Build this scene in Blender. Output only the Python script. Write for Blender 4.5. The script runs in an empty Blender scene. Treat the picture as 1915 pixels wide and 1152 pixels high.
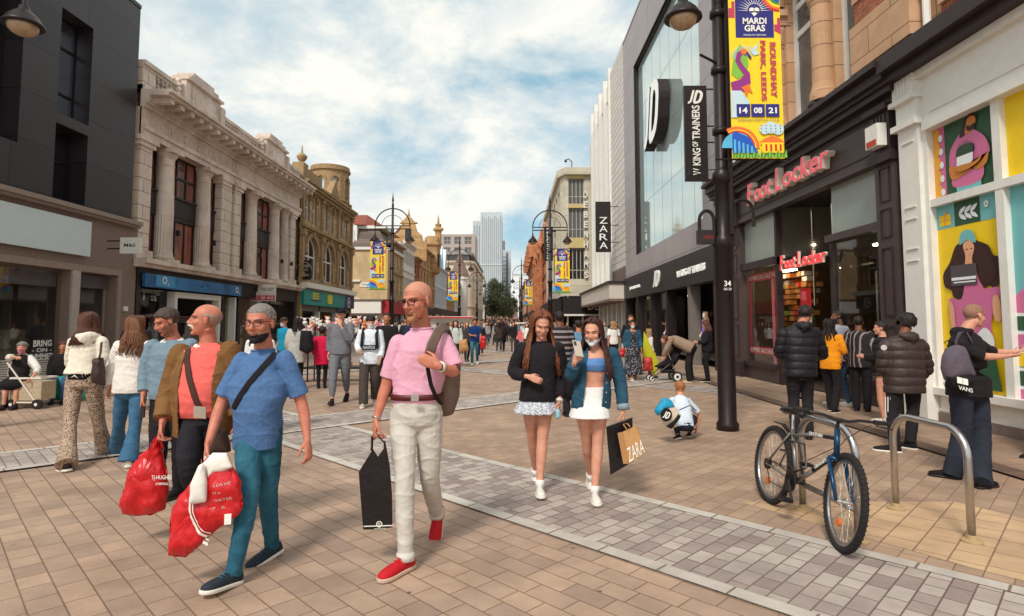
import bpy, math, random
import numpy as np
from mathutils import Vector, Matrix, noise
from mathutils.bvhtree import BVHTree
random.seed(7)
R = math.radians
SC = bpy.context.scene
COL = SC.collection
# ---------------- camera ----------------
FX, CX, CY, EYE, PIT = 1100.0, 957.5, 528.0, 1.57, R(4)
cam = bpy.data.objects.new('camera', bpy.data.cameras.new('camera')); COL.objects.link(cam)
cam.location = (0, 0, EYE); cam.rotation_euler = (R(90) + PIT, 0, 0)
cam.data.sensor_width = 36; cam.data.lens = 36 * FX / 1915
cam.data.shift_y = -48 / 1915
cam.data.clip_end = 3000; cam.data.clip_start = .05
SC.camera = cam
# ---------------- world, sun, exposure ----------------
SUN_EL, SUN_AZ = R(47), R(202)          # azimuth clockwise from +Y
w = bpy.data.worlds.new('World'); SC.world = w; w.use_nodes = True
nt = w.node_tree; N = nt.nodes; L = nt.links; N.clear()
def nd(t, **k):
 n = N.new(t)
 for a, b in k.items(): setattr(n, a, b)
 return n
out = nd('ShaderNodeOutputWorld'); bg = nd('ShaderNodeBackground'); bg.inputs['Strength'].default_value = .11
sky = nd('ShaderNodeTexSky', sky_type='NISHITA', sun_disc=False); sky.sun_elevation = SUN_EL; sky.sun_rotation = SUN_AZ
sky.air_density = 1.0; sky.dust_density = 2.2; sky.ozone_density = 1.6
tc = nd('ShaderNodeTexCoord'); mp = nd('ShaderNodeMapping'); mp.inputs['Scale'].default_value = (1.0, 1.0, 1.9)
mp.inputs['Location'].default_value = (3.1, .7, .4)
n1 = nd('ShaderNodeTexNoise'); n1.inputs['Scale'].default_value = 2.6; n1.inputs['Detail'].default_value = 12; n1.inputs['Roughness'].default_value = .6; n1.inputs['Distortion'].default_value = .25
r1 = nd('ShaderNodeValToRGB'); r1.color_ramp.elements[0].position = .36; r1.color_ramp.elements[1].position = .54
n2 = nd('ShaderNodeTexNoise'); n2.inputs['Scale'].default_value = 3.2; n2.inputs['Detail'].default_value = 12; n2.inputs['Roughness'].default_value = .66; n2.inputs['Distortion'].default_value = .4
r2 = nd('ShaderNodeValToRGB'); r2.color_ramp.elements[0].position = .36; r2.color_ramp.elements[1].position = .66
r2.color_ramp.elements[0].color = (5.4, 5.9, 6.0, 1); r2.color_ramp.elements[1].color = (8.4, 7.9, 7.0, 1)
tint = nd('ShaderNodeMix', data_type='RGBA', blend_type='MIX'); tint.inputs[0].default_value = .62
tint.inputs[7].default_value = (2.9, 4.9, 5.6, 1)
mx = nd('ShaderNodeMix', data_type='RGBA')
L.new(tc.outputs['Generated'], mp.inputs['Vector']); L.new(mp.outputs[0], n1.inputs['Vector']); L.new(mp.outputs[0], n2.inputs['Vector'])
L.new(n1.outputs[0], r1.inputs[0]); L.new(n2.outputs[0], r2.inputs[0])
L.new(sky.outputs[0], tint.inputs[6])
L.new(r1.outputs[0], mx.inputs[0]); L.new(tint.outputs[2], mx.inputs[6]); L.new(r2.outputs[0], mx.inputs[7])
L.new(mx.outputs[2], bg.inputs[0]); L.new(bg.outputs[0], out.inputs[0])
sl = bpy.data.lights.new('sun', 'SUN'); sl.energy = 2.1; sl.angle = R(12); sl.color = (1, .95, .87)
so = bpy.data.objects.new('sun', sl); COL.objects.link(so)
so.rotation_euler = Vector((-math.sin(SUN_AZ) * math.cos(SUN_EL), -math.cos(SUN_AZ) * math.cos(SUN_EL), -math.sin(SUN_EL))).to_track_quat('-Z', 'Y').to_euler()
SC.view_settings.view_transform = 'Standard'; SC.view_settings.look = 'None'
SC.view_settings.exposure = .36; SC.view_settings.gamma = 1
SC.render.engine = 'CYCLES'
SC.cycles.max_bounces = 6; SC.cycles.diffuse_bounces = 3; SC.cycles.glossy_bounces = 3; SC.cycles.transmission_bounces = 4; SC.cycles.transparent_max_bounces = 12
# ---------------- pixel -> world helpers (1915 px wide photograph) ----------------
cp, sp = math.cos(PIT), math.sin(PIT)
def ray(x, y):
 a = (x - CX) / FX; b = -(y - CY) / FX
 return Vector((a, cp - b * sp, sp + b * cp))
def G(x, y, z=0.0):
 r = ray(x, y); t = (z - EYE) / r.z
 return Vector((r.x * t, r.y * t, z))
def PY(x, y, Y):
 r = ray(x, y); t = Y / r.y
 return Vector((r.x * t, Y, EYE + r.z * t))
def PX(x, y, X):
 r = ray(x, y); t = X / r.x
 return Vector((X, r.y * t, EYE + r.z * t))
# ---------------- colours and materials ----------------
def S(r, g, b, k=1.0):
 def f(c):
  c /= 255.0
  return c / 12.92 if c <= .04045 else ((c + .055) / 1.055) ** 2.4
 return (f(r) * k, f(g) * k, f(b) * k, 1)
MATS = {}
def M(name, col, rough=.8, var=.12, scale=4.0, bump=0.0, bscale=60.0, metal=0.0, spec=.4, emit=0.0, kind=None, p=None, sss=0.0, coat=0.0):
 if name in MATS: return MATS[name]
 m = bpy.data.materials.new(name); m.use_nodes = True; nt = m.node_tree; N = nt.nodes; L = nt.links
 b = N['Principled BSDF']; MATS[name] = m
 b.inputs['Roughness'].default_value = rough; b.inputs['Metallic'].default_value = metal
 b.inputs['Specular IOR Level'].default_value = spec
 if sss: b.inputs['Subsurface Weight'].default_value = sss; b.inputs['Subsurface Radius'].default_value = (.02, .008, .004); b.inputs['Subsurface Scale'].default_value = .5
 if coat: b.inputs['Coat Weight'].default_value = coat
 if emit: b.inputs['Emission Color'].default_value = col; b.inputs['Emission Strength'].default_value = emit
 tc = N.new('ShaderNodeTexCoord'); vec = tc.outputs['Object']
 base = None
 if kind == 'brick' or kind == 'slab':
  # p = dict(w,h,mortar,col2,mcol,axis)
  sep = N.new('ShaderNodeSeparateXYZ'); L.new(vec, sep.inputs[0]); cb = N.new('ShaderNodeCombineXYZ')
  ax = p.get('axis', 'yz')
  if ax == 'xy': L.new(sep.outputs[0], cb.inputs[0]); L.new(sep.outputs[1], cb.inputs[1])
  elif ax == 'xz': L.new(sep.outputs[0], cb.inputs[0]); L.new(sep.outputs[2], cb.inputs[1])
  else: L.new(sep.outputs[1], cb.inputs[0]); L.new(sep.outputs[2], cb.inputs[1])
  mpn = N.new('ShaderNodeMapping'); mpn.inputs['Rotation'].default_value = (0, 0, p.get('rot', 0)); L.new(cb.outputs[0], mpn.inputs[0])
  bt = N.new('ShaderNodeTexBrick'); L.new(mpn.outputs[0], bt.inputs['Vector'])
  bt.inputs['Scale'].default_value = 1; bt.inputs['Brick Width'].default_value = p['w']; bt.inputs['Row Height'].default_value = p['h']
  bt.inputs['Mortar Size'].default_value = p.get('mortar', .008); bt.inputs['Color1'].default_value = col; bt.inputs['Color2'].default_value = p.get('col2', col)
  bt.inputs['Mortar'].default_value = p.get('mcol', (col[0] * .4, col[1] * .4, col[2] * .4, 1)); bt.inputs['Bias'].default_value = p.get('bias', 0)
  bt.offset = p.get('off', .5); bt.inputs['Mortar Smooth'].default_value = .1
  bt.squash = p.get('squash', 1.0); bt.squash_frequency = 3
  base = bt.outputs['Color']
 nz = N.new('ShaderNodeTexNoise'); nz.inputs['Scale'].default_value = scale; nz.inputs['Detail'].default_value = 6; nz.inputs['Roughness'].default_value = .62
 L.new(vec, nz.inputs['Vector'])
 mr = N.new('ShaderNodeMapRange'); mr.inputs[1].default_value = .3; mr.inputs[2].default_value = .7; mr.inputs[3].default_value = 1 - var; mr.inputs[4].default_value = 1 + var
 L.new(nz.outputs[0], mr.inputs[0])
 mul = N.new('ShaderNodeVectorMath'); mul.operation = 'SCALE'
 if base is None: mul.inputs[0].default_value = col[:3]
 else: L.new(base, mul.inputs[0])
 L.new(mr.outputs[0], mul.inputs['Scale']); last = mul.outputs[0]
 if kind == 'spots':      # leopard / floral / flecks: p=dict(col2,scale,thr)
  vo = N.new('ShaderNodeTexVoronoi'); vo.inputs['Scale'].default_value = p['scale']; vo.feature = 'F1'
  nn = N.new('ShaderNodeTexNoise'); nn.inputs['Scale'].default_value = p['scale'] * 1.7; L.new(vec, nn.inputs['Vector'])
  ad = N.new('ShaderNodeVectorMath'); ad.operation = 'SCALE'; ad.inputs['Scale'].default_value = p.get('dist', .02); L.new(nn.outputs['Color'], ad.inputs[0])
  a2 = N.new('ShaderNodeVectorMath'); a2.operation = 'ADD'; L.new(vec, a2.inputs[0]); L.new(ad.outputs[0], a2.inputs[1]); L.new(a2.outputs[0], vo.inputs['Vector'])
  cr = N.new('ShaderNodeValToRGB'); cr.color_ramp.elements[0].position = p.get('a', .3); cr.color_ramp.elements[1].position = p.get('b', .36)
  L.new(vo.outputs['Distance'], cr.inputs[0])
  mm = N.new('ShaderNodeMix'); mm.data_type = 'RGBA'; L.new(cr.outputs[0], mm.inputs[0]); mm.inputs[6].default_value = p['col2']; L.new(last, mm.inputs[7]); last = mm.outputs[2]
 if kind == 'stripes':
  wv = N.new('ShaderNodeTexWave'); wv.inputs['Scale'].default_value = p['scale']; wv.bands_direction = p.get('dir', 'X'); L.new(vec, wv.inputs['Vector'])
  wv.inputs['Distortion'].default_value = p.get('dist', .5)
  cr = N.new('ShaderNodeValToRGB'); cr.color_ramp.elements[0].position = p.get('a', .55); cr.color_ramp.elements[1].position = p.get('b', .65)
  L.new(wv.outputs[0], cr.inputs[0])
  mm = N.new('ShaderNodeMix'); mm.data_type = 'RGBA'; L.new(cr.outputs[0], mm.inputs[0]); mm.inputs[7].default_value = p['col2']; L.new(last, mm.inputs[6]); last = mm.outputs[2]
 if kind == 'random':    # per-object clothing colour for crowd copies
  oi = N.new('ShaderNodeObjectInfo'); cr = N.new('ShaderNodeValToRGB'); cr.color_ramp.interpolation = 'CONSTANT'
  e = cr.color_ramp.elements
  cs = p['cols']; e[0].color = cs[0]; e[0].position = 0; e[1].color = cs[1]; e[1].position = 1 / len(cs)
  for i in range(2, len(cs)): q = e.new(i / len(cs)); q.color = cs[i]
  L.new(oi.outputs['Random'], cr.inputs[0]); last = cr.outputs[0]
 if p and p.get('gum'):    # chewing gum and drip spots
  vo = N.new('ShaderNodeTexVoronoi'); vo.inputs['Scale'].default_value = 2.6; L.new(vec, vo.inputs['Vector']); cr = N.new('ShaderNodeValToRGB'); cr.color_ramp.elements[0].position = .02; cr.color_ramp.elements[1].position = .05; L.new(vo.outputs['Distance'], cr.inputs[0])
  mm = N.new('ShaderNodeMix'); mm.data_type = 'RGBA'; L.new(cr.outputs[0], mm.inputs[0]); mm.inputs[6].default_value = p['gum']; L.new(last, mm.inputs[7]); last = mm.outputs[2]
 if kind == 'stain' or (p and 'scol' in p):     # weathering: second large noise mixes col2
  if 'scol' in p: p = dict(p, col2=p['scol'], scale=.9, st=(1, 1, 1), a=.45, b=.95)
  n3 = N.new('ShaderNodeTexNoise'); n3.inputs['Scale'].default_value = p.get('scale', .7); n3.inputs['Detail'].default_value = 8; n3.inputs['Roughness'].default_value = .7
  mp3 = N.new('ShaderNodeMapping'); mp3.inputs['Scale'].default_value = p.get('st', (1, 1, .35)); L.new(vec, mp3.inputs[0]); L.new(mp3.outputs[0], n3.inputs[0])
  cr = N.new('ShaderNodeValToRGB'); cr.color_ramp.elements[0].position = p.get('a', .42); cr.color_ramp.elements[1].position = p.get('b', .68); L.new(n3.outputs[0], cr.inputs[0])
  mm = N.new('ShaderNodeMix'); mm.data_type = 'RGBA'; L.new(cr.outputs[0], mm.inputs[0]); L.new(last, mm.inputs[6]); mm.inputs[7].default_value = p['col2']; last = mm.outputs[2]
 L.new(last, b.inputs['Base Color'])
 if bump:
  bz = N.new('ShaderNodeTexNoise'); bz.inputs['Scale'].default_value = bscale; bz.inputs['Detail'].default_value = 4; L.new(vec, bz.inputs['Vector'])
  bp = N.new('ShaderNodeBump'); bp.inputs['Strength'].default_value = bump; bp.inputs['Distance'].default_value = .02
  L.new(bz.outputs[0], bp.inputs['Height'])
  if base is not None:
   b2 = N.new('ShaderNodeBump'); b2.inputs['Strength'].default_value = .6; b2.inputs['Distance'].default_value = p.get('bd', .006); b2.invert = True
   L.new(bt.outputs['Fac'], b2.inputs['Height']); L.new(bp.outputs[0], b2.inputs['Normal']); L.new(b2.outputs[0], b.inputs['Normal'])
  else: L.new(bp.outputs[0], b.inputs['Normal'])
 return m
def glass(name, tintc=(.9, .95, .95, 1), ior=1.5, rough=.02, see=1.0, refl=.9):
 if name in MATS: return MATS[name]
 m = bpy.data.materials.new(name); m.use_nodes = True; N = m.node_tree.nodes; L = m.node_tree.links; N.clear(); MATS[name] = m
 o = N.new('ShaderNodeOutputMaterial'); mx = N.new('ShaderNodeMixShader'); t = N.new('ShaderNodeBsdfTransparent'); g = N.new('ShaderNodeBsdfGlossy'); lw = N.new('ShaderNodeLayerWeight'); lw.inputs[0].default_value = .5; pw = N.new('ShaderNodeMath'); pw.operation = 'POWER'; pw.inputs[1].default_value = 4; f = N.new('ShaderNodeMapRange'); f.inputs[3].default_value = .05; f.inputs[4].default_value = .85; L.new(lw.outputs['Facing'], pw.inputs[0]); L.new(pw.outputs[0], f.inputs[0])
 t.inputs[0].default_value = (tintc[0] * see, tintc[1] * see, tintc[2] * see, 1); g.inputs['Roughness'].default_value = rough; g.inputs[0].default_value = (refl, refl, refl, 1)
 L.new(f.outputs[0], mx.inputs[0]); L.new(t.outputs[0], mx.inputs[1]); L.new(g.outputs[0], mx.inputs[2]); L.new(mx.outputs[0], o.inputs[0])
 return m
# ---------------- mesh builder ----------------
class Fr:
 def __init__(s, o, u, n, z=(0, 0, 1)): s.o, s.u, s.n, s.z = Vector(o), Vector(u), Vector(n), Vector(z)
 def p(s, u, z, n=0): return s.o + s.u * u + s.z * z + s.n * n
class MB:
 def __init__(s): s.v = []; s.f = []; s.m = []
 def add(s, vs, fs, mat=None):
  b = len(s.v); s.v.extend([tuple(x) for x in vs]); s.f.extend([tuple(i + b for i in f) for f in fs]); s.m.extend([mat] * len(fs)); return s
 def hexa(s, q, mat=None): return s.add(q, [(0, 1, 2, 3), (7, 6, 5, 4), (0, 4, 5, 1), (1, 5, 6, 2), (2, 6, 7, 3), (3, 7, 4, 0)], mat)
 def box(s, x0, x1, y0, y1, z0, z1, mat=None):
  return s.hexa([(x0, y0, z0), (x0, y1, z0), (x1, y1, z0), (x1, y0, z0), (x0, y0, z1), (x0, y1, z1), (x1, y1, z1), (x1, y0, z1)], mat)
 def fb(s, fr, u0, u1, z0, z1, n0, n1, mat=None):
  q = [fr.p(u0, z0, n0), fr.p(u1, z0, n0), fr.p(u1, z0, n1), fr.p(u0, z0, n1), fr.p(u0, z1, n0), fr.p(u1, z1, n0), fr.p(u1, z1, n1), fr.p(u0, z1, n1)]
  return s.hexa(q, mat)
 def quad(s, fr, u0, u1, z0, z1, n=0, mat=None): return s.add([fr.p(u0, z0, n), fr.p(u1, z0, n), fr.p(u1, z1, n), fr.p(u0, z1, n)], [(0, 1, 2, 3)], mat)
 def poly(s, fr, pts, n=0, mat=None): return s.add([fr.p(a, b, n) for a, b in pts], [tuple(range(len(pts)))], mat)
 def prism(s, fr, pts, n0, n1, mat=None):
  k = len(pts); vs = [fr.p(a, b, n0) for a, b in pts] + [fr.p(a, b, n1) for a, b in pts]
  return s.add(vs, [tuple(range(k)), tuple(range(2 * k - 1, k - 1, -1))] + [(i, (i + 1) % k, k + (i + 1) % k, k + i) for i in range(k)], mat)
 def disc(s, fr, u, z, ru, rz, n=0, mat=None, k=20, a0=0, a1=360):
  pts = [(u + ru * math.cos(R(a0 + (a1 - a0) * i / k)), z + rz * math.sin(R(a0 + (a1 - a0) * i / k))) for i in range(k + (a1 - a0 < 360))]
  return s.poly(fr, pts, n, mat)
 def arc(s, fr, u, z, r0, r1, n=0, mat=None, k=16, a0=0, a1=180, n1=None):
  vs = []
  for i in range(k + 1):
   a = R(a0 + (a1 - a0) * i / k)
   for r in (r0, r1): vs.append(fr.p(u + r * math.cos(a), z + r * math.sin(a), n))
  fs = [(2 * i, 2 * i + 1, 2 * i + 3, 2 * i + 2) for i in range(k)]
  if n1 is None: return s.add(vs, fs, mat)
  K = len(vs)
  for i in range(k + 1):
   a = R(a0 + (a1 - a0) * i / k)
   for r in (r0, r1): vs.append(fr.p(u + r * math.cos(a), z + r * math.sin(a), n1))
  fs += [tuple(K + j for j in f) for f in fs]
  for i in range(k): fs += [(2 * i, 2 * i + 2, K + 2 * i + 2, K + 2 * i), (2 * i + 1, 2 * i + 3, K + 2 * i + 3, K + 2 * i + 1)]
  return s.add(vs, fs, mat)
 def loft(s, rings, mat=None, close=True, caps=True):
  k = len(rings[0]); b = len(s.v); nr = len(rings); vs = [p for r in rings for p in r]; fs = []
  for i in range(nr - 1):
   for j in range(k if close else k - 1):
    j2 = (j + 1) % k; fs.append((i * k + j, i * k + j2, (i + 1) * k + j2, (i + 1) * k + j))
  if caps and close: fs += [tuple(range(k - 1, -1, -1)), tuple((nr - 1) * k + j for j in range(k))]
  return s.add(vs, fs, mat)
 def tube(s, pts, rad, k=8, mat=None, ref=None, flat=1.0, round_=False, sup=2.0):
  pts = [Vector(p) for p in pts]; n = len(pts)
  rad = list(rad) if hasattr(rad, '__len__') else [rad] * n
  ts = []
  for i in range(n):
   a = pts[max(0, i - 1)]; b = pts[min(n - 1, i + 1)]; t = (b - a)
   ts.append(t.normalized() if t.length > 1e-9 else Vector((0, 0, 1)))
  if round_:
   def rr(r, q): return (r[0] * q, r[1] * q) if isinstance(r, tuple) else r * q
   def mxr(r): return max(r) if isinstance(r, tuple) else r
   e0, e1 = mxr(rad[0]), mxr(rad[-1]); P = [pts[0] - ts[0] * e0 * q for q in (.97, .7, .35)]; Q = [pts[-1] + ts[-1] * e1 * q for q in (.35, .7, .97)]
   pts = P + pts + Q; rad = [rr(rad[0], q) for q in (.25, .71, .94)] + rad + [rr(rad[-1], q) for q in (.94, .71, .25)]; ts = [ts[0]] * 3 + ts + [ts[-1]] * 3; n += 6
  rf = Vector(ref) if ref is not None else (Vector((0, 0, 1)) if abs(ts[0].z) < .9 else Vector((1, 0, 0)))
  rings = []
  for i in range(n):
   t = ts[i]; a = rf - t * rf.dot(t)
   if a.length < 1e-4: a = t.orthogonal()
   a.normalize(); b = t.cross(a)
   if ref is None: rf = a
   r = rad[i]; ra, rb = (r if isinstance(r, tuple) else (r, r * flat))
   ring = []
   for j in range(k):
    an = 2 * math.pi * (j + .5) / k; c, d = math.cos(an), math.sin(an)
    if sup != 2.0: c = math.copysign(abs(c) ** (2 / sup), c); d = math.copysign(abs(d) ** (2 / sup), d)
    ring.append(pts[i] + a * ra * c + b * rb * d)
   rings.append(ring)
  return s.loft(rings, mat)
 def ball(s, c, r, k=12, l=8, mat=None, ax=None):
  c = Vector(c); r = r if hasattr(r, '__len__') else (r, r, r)
  ax = ax or (Vector((1, 0, 0)), Vector((0, 1, 0)), Vector((0, 0, 1)))
  vs = [c - ax[2] * r[2]]
  for i in range(1, l):
   ph = -math.pi / 2 + math.pi * i / l
   for j in range(k):
    th = 2 * math.pi * j / k
    vs.append(c + ax[0] * r[0] * math.cos(ph) * math.cos(th) + ax[1] * r[1] * math.cos(ph) * math.sin(th) + ax[2] * r[2] * math.sin(ph))
  vs.append(c + ax[2] * r[2]); e = len(vs) - 1; fs = []
  for j in range(k): fs.append((0, 1 + (j + 1) % k, 1 + j)); fs.append((e, e - k + j, e - k + (j + 1) % k))
  for i in range(l - 2):
   for j in range(k): fs.append((1 + i * k + j, 1 + i * k + (j + 1) % k, 1 + (i + 1) * k + (j + 1) % k, 1 + (i + 1) * k + j))
  return s.add(vs, fs, mat)
 def lathe(s, c, prof, k=16, mat=None):     # prof [(r,z)]
  c = Vector(c); return s.loft([[c + Vector((r * math.cos(2 * math.pi * j / k), r * math.sin(2 * math.pi * j / k), z)) for j in range(k)] for r, z in prof], mat)
 def text(s, fr, body, u0, u1, z0, z1, n=0, ext=.004, mat=None, off=0.0, shear=0.0, keep=False):
  c = bpy.data.curves.new('t', 'FONT'); c.body = body; c.size = 1; c.extrude = .5; c.offset = off; c.shear = shear; c.align_x = 'LEFT'; c.resolution_u = 3; c.space_line = .8
  o = bpy.data.objects.new('t', c); me = o.to_mesh(); vs = [v.co.copy() for v in me.vertices]; fs = [tuple(p.vertices) for p in me.polygons]; o.to_mesh_clear()
  bpy.data.objects.remove(o); bpy.data.curves.remove(c)
  if not vs: return s
  x0 = min(v.x for v in vs); x1 = max(v.x for v in vs); y0 = min(v.y for v in vs); y1 = max(v.y for v in vs)
  sx = (u1 - u0) / max(x1 - x0, 1e-6); sy = (z1 - z0) / max(y1 - y0, 1e-6)
  return s.add([fr.p(u0 + (v.x - x0) * sx, z0 + (v.y - y0) * sy, n + ext * (v.z + .5)) for v in vs], fs, mat)
 def build(s, name, mat=None, parent=None, smooth=False, vis=True):
  me = bpy.data.meshes.new(name); me.from_pydata(s.v, [], s.f)
  ms = []
  for m in s.m:
   m = m or mat
   if m not in ms: ms.append(m)
  for m in ms: me.materials.append(m)
  if len(ms) > 1: me.polygons.foreach_set('material_index', [ms.index(m or mat) for m in s.m])
  if smooth: me.polygons.foreach_set('use_smooth', [True] * len(s.f))
  me.update(); return link(name, me, parent)
def link(name, me, parent=None):
 o = bpy.data.objects.new(name, me); COL.objects.link(o)
 if parent is not None:
  o.parent = parent
  if parent.type == 'EMPTY': o.location = -parent.location
 return o
def thing(name, label, cat, loc=(0, 0, 0), group=None):
 o = bpy.data.objects.new(name, None); COL.objects.link(o); o.location = loc; o.empty_display_size = .1
 return tag(o, label, cat, group)
def tag(o, label, cat, group=None):
 o['label'] = label; o['category'] = cat
 if group: o['group'] = group
 return o
def struct(o, kind='structure'): o['kind'] = kind; return o
def dup(root, loc=None, rz=None, label=None):
 def cp_(o, par):
  c = o.copy(); COL.objects.link(c)
  if par is not None: c.parent = par
  for ch in o.children: cp_(ch, c)
  return c
 c = cp_(root, None)
 if loc is not None: c.location = loc
 if rz is not None: c.rotation_euler = (0, 0, rz)
 if label: c['label'] = label
 return c
TMP = bpy.data.scenes.new('build_tmp')
def remesh(mb, voxel, it=2, fac=.5):
 me = bpy.data.meshes.new('r'); me.from_pydata(mb.v, [], mb.f); me.update()
 o = bpy.data.objects.new('r', me); TMP.collection.objects.link(o)
 r = o.modifiers.new('r', 'REMESH'); r.mode = 'VOXEL'; r.voxel_size = voxel
 if it: sm = o.modifiers.new('s', 'SMOOTH'); sm.iterations = it; sm.factor = fac
 vl = TMP.view_layers[0]; vl.update(); dg = vl.depsgraph
 ev = o.evaluated_get(dg); m2 = bpy.data.meshes.new_from_object(ev)
 bpy.data.objects.remove(o); bpy.data.meshes.remove(me)
 return m2
def verts(me):
 a = np.empty(len(me.vertices) * 3, dtype=np.float32); me.vertices.foreach_get('co', a); return a.reshape(-1, 3)
def normals(me):
 a = np.empty(len(me.vertices) * 3, dtype=np.float32); me.vertices.foreach_get('normal', a); return a.reshape(-1, 3)
def setv(me, a): me.vertices.foreach_set('co', a.astype(np.float32).ravel()); me.update()
def smooth(me): me.polygons.foreach_set('use_smooth', [True] * len(me.polygons))
def pillow(mb, outline, axes, thick, rings=6, seg=48, mat=None, nz=.0, flatb=False):
 """closed cushion: star-shaped outline (3D points), inflated along axes normal"""
 P = [Vector(p) for p in outline]; n = len(P); per = [(P[(i + 1) % n] - P[i]).length for i in range(n)]; tot = sum(per); pts = []
 for j in range(seg):
  d = tot * j / seg; i = 0
  while d > per[i] and i < n - 1: d -= per[i]; i += 1
  pts.append(P[i].lerp(P[(i + 1) % n], d / per[i]))
 c = sum(pts, Vector()) / seg; nn = Vector(axes).normalized(); R_ = []
 ss = [math.sin(math.pi / 2 * i / rings) for i in range(1, rings + 1)]
 def ring(q, side):
  h = thick * math.sqrt(max(0, 1 - q ** 3)) * side
  r = []
  for p in pts:
   v = c.lerp(p, q) + nn * h
   if nz: v = v + nn * nz * noise.noise(v * 9) * side
   r.append(v)
  return r
 R_ = [ring(q, 1) for q in ss] + [ring(q, 0 if flatb else -1) for q in reversed(ss[:-1])]
 return mb.loft(R_, mat)
# ================= materials of the setting =================
GRAN = M('granite', S(54, 47, 50), .3, .22, 30, bump=.03, bscale=200, kind='brick', p=dict(w=2.3, h=1.22, mortar=.012, mcol=S(16, 12, 14), off=0, col2=S(44, 38, 42), bd=.004))
BEIGE = M('beige_stone', S(136, 116, 106), .8, .16, 18, bump=.12, bscale=90)
BEIGE2 = M('beige_trim', S(150, 132, 120), .7, .1, 8, bump=.05)
CREAMT = M('terracotta_white', S(222, 204, 190), .55, .1, 5, bump=.06, bscale=40, kind='stain', p=dict(col2=S(164, 144, 130), a=.42, b=.75, scale=1.1))
CREAMD = M('terracotta_joint', S(212, 194, 180), .6, .14, 6, bump=.1, bscale=30, kind='brick', p=dict(w=.9, h=.45, mortar=.012, col2=S(216, 200, 186), mcol=S(130, 110, 98)))
SAND = M('sandstone', S(190, 160, 118), .85, .25, 3, bump=.2, bscale=35, kind='brick', p=dict(w=.8, h=.36, mortar=.01, col2=S(158, 130, 94), mcol=S(96, 76, 56)))
SANDT = M('sandstone_trim', S(158, 130, 96), .85, .25, 4, bump=.2, bscale=30)
SANDC = M('sandstone_clean', S(200, 160, 128), .85, .12, 3, bump=.15, bscale=50, kind='brick', p=dict(w=1.3, h=.5, mortar=.01, col2=S(192, 150, 112), mcol=S(130, 98, 72)))
REND = M('cream_render', S(208, 180, 140), .9, .08, 2.5, bump=.15, bscale=50, kind='stain', p=dict(col2=S(176, 148, 112)))
WHITE = M('white_paint', S(232, 228, 220), .55, .05, 6, kind='stain', p=dict(col2=S(200, 192, 180), a=.55, b=.85, scale=2))
WHITE2 = M('white_wall', S(228, 224, 216), .7, .06, 6)
GREYP = M('grey_panel', S(170, 160, 160), .5, .06, 2, kind='brick', p=dict(w=2.6, h=1.45, mortar=.014, off=0, col2=S(164, 154, 155), mcol=S(110, 102, 104)))
BLACKP = M('black_paint', S(38, 28, 28), .45, .2, 8, bump=.03)
SIGNB = M('black_sign', S(34, 25, 26), .5, .2, 5)
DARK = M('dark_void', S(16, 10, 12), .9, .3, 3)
FLB = M('shop_brown', S(72, 58, 56), .5, .12, 5, bump=.03)
FLD = M('dark_cornice', S(50, 36, 36), .55, .2, 5, bump=.05)
REDB = M('red_brick', S(168, 92, 62), .9, .25, 9, bump=.15, bscale=60, kind='brick', p=dict(w=.23, h=.077, mortar=.009, col2=S(140, 72, 50), mcol=S(150, 120, 98)))
TERRA = M('orange_terracotta', S(186, 128, 94), .85, .3, 1.6, bump=.2, bscale=12, kind='brick', p=dict(w=1.0, h=.4, mortar=.02, col2=S(170, 96, 58), mcol=S(120, 70, 45)))
PRIM = M('pale_stone', S(216, 202, 180), .8, .1, 1.5, kind='stain', p=dict(col2=S(190, 172, 150), scale=.3))
SLATE = M('slate_roof', S(124, 108, 98), .8, .3, 12, kind='brick', p=dict(w=.35, h=.22, mortar=.012, col2=S(100, 88, 82), mcol=S(70, 60, 58)))
TILE = M('red_tiles', S(158, 84, 62), .85, .25, 12, kind='brick', p=dict(w=.3, h=.2, mortar=.015, col2=S(134, 66, 52), mcol=S(90, 44, 36)))
GLD = M('dark_glass', S(28, 24, 28), .06, .2, 2, spec=.8)
GLG = M('grey_glass', S(90, 92, 94), .08, .15, 2, spec=.8)
GLR = M('red_streaked_glass', S(150, 84, 74), .12, .3, 1.2, spec=.6, kind='stain', p=dict(col2=S(60, 30, 30), scale=.5, st=(1, 1, .3), a=.45, b=.6))  # pane colour is red with darker upright streaks
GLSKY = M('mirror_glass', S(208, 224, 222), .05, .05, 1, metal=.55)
FILM = M('window_film', S(150, 158, 150), .25, .06, 2, spec=.6)
CLEAR = glass('shop_glass', see=.95, ior=1.22)
METAL = M('dark_metal', S(40, 30, 30), .4, .2, 10, metal=.3)
STEEL = M('brushed_steel', S(186, 184, 184), .3, .12, 12, metal=1, bump=.02, bscale=200)
CHROME = M('chrome', S(210, 205, 200), .15, .1, 12, metal=1)
LIT2 = M('lit_panel', (1, .84, .6, 1), .5, 0, emit=18.0)
LIT = M('lit_lamp', (1, .86, .64, 1), .5, 0, emit=14.0)
LAMPG = M('lamp_glass', S(170, 140, 110), .2, .3, 8, spec=.7)
WTXT = M('white_lettering', S(240, 238, 230), .5, .02)
BTXT = M('black_lettering', S(20, 16, 20), .5, .02)
INTW = M('shop_inside_wall', S(96, 72, 50), .8, .4, 2.5)
INTF = M('shop_inside_floor', S(70, 58, 50), .5, .2, 2)
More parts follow.
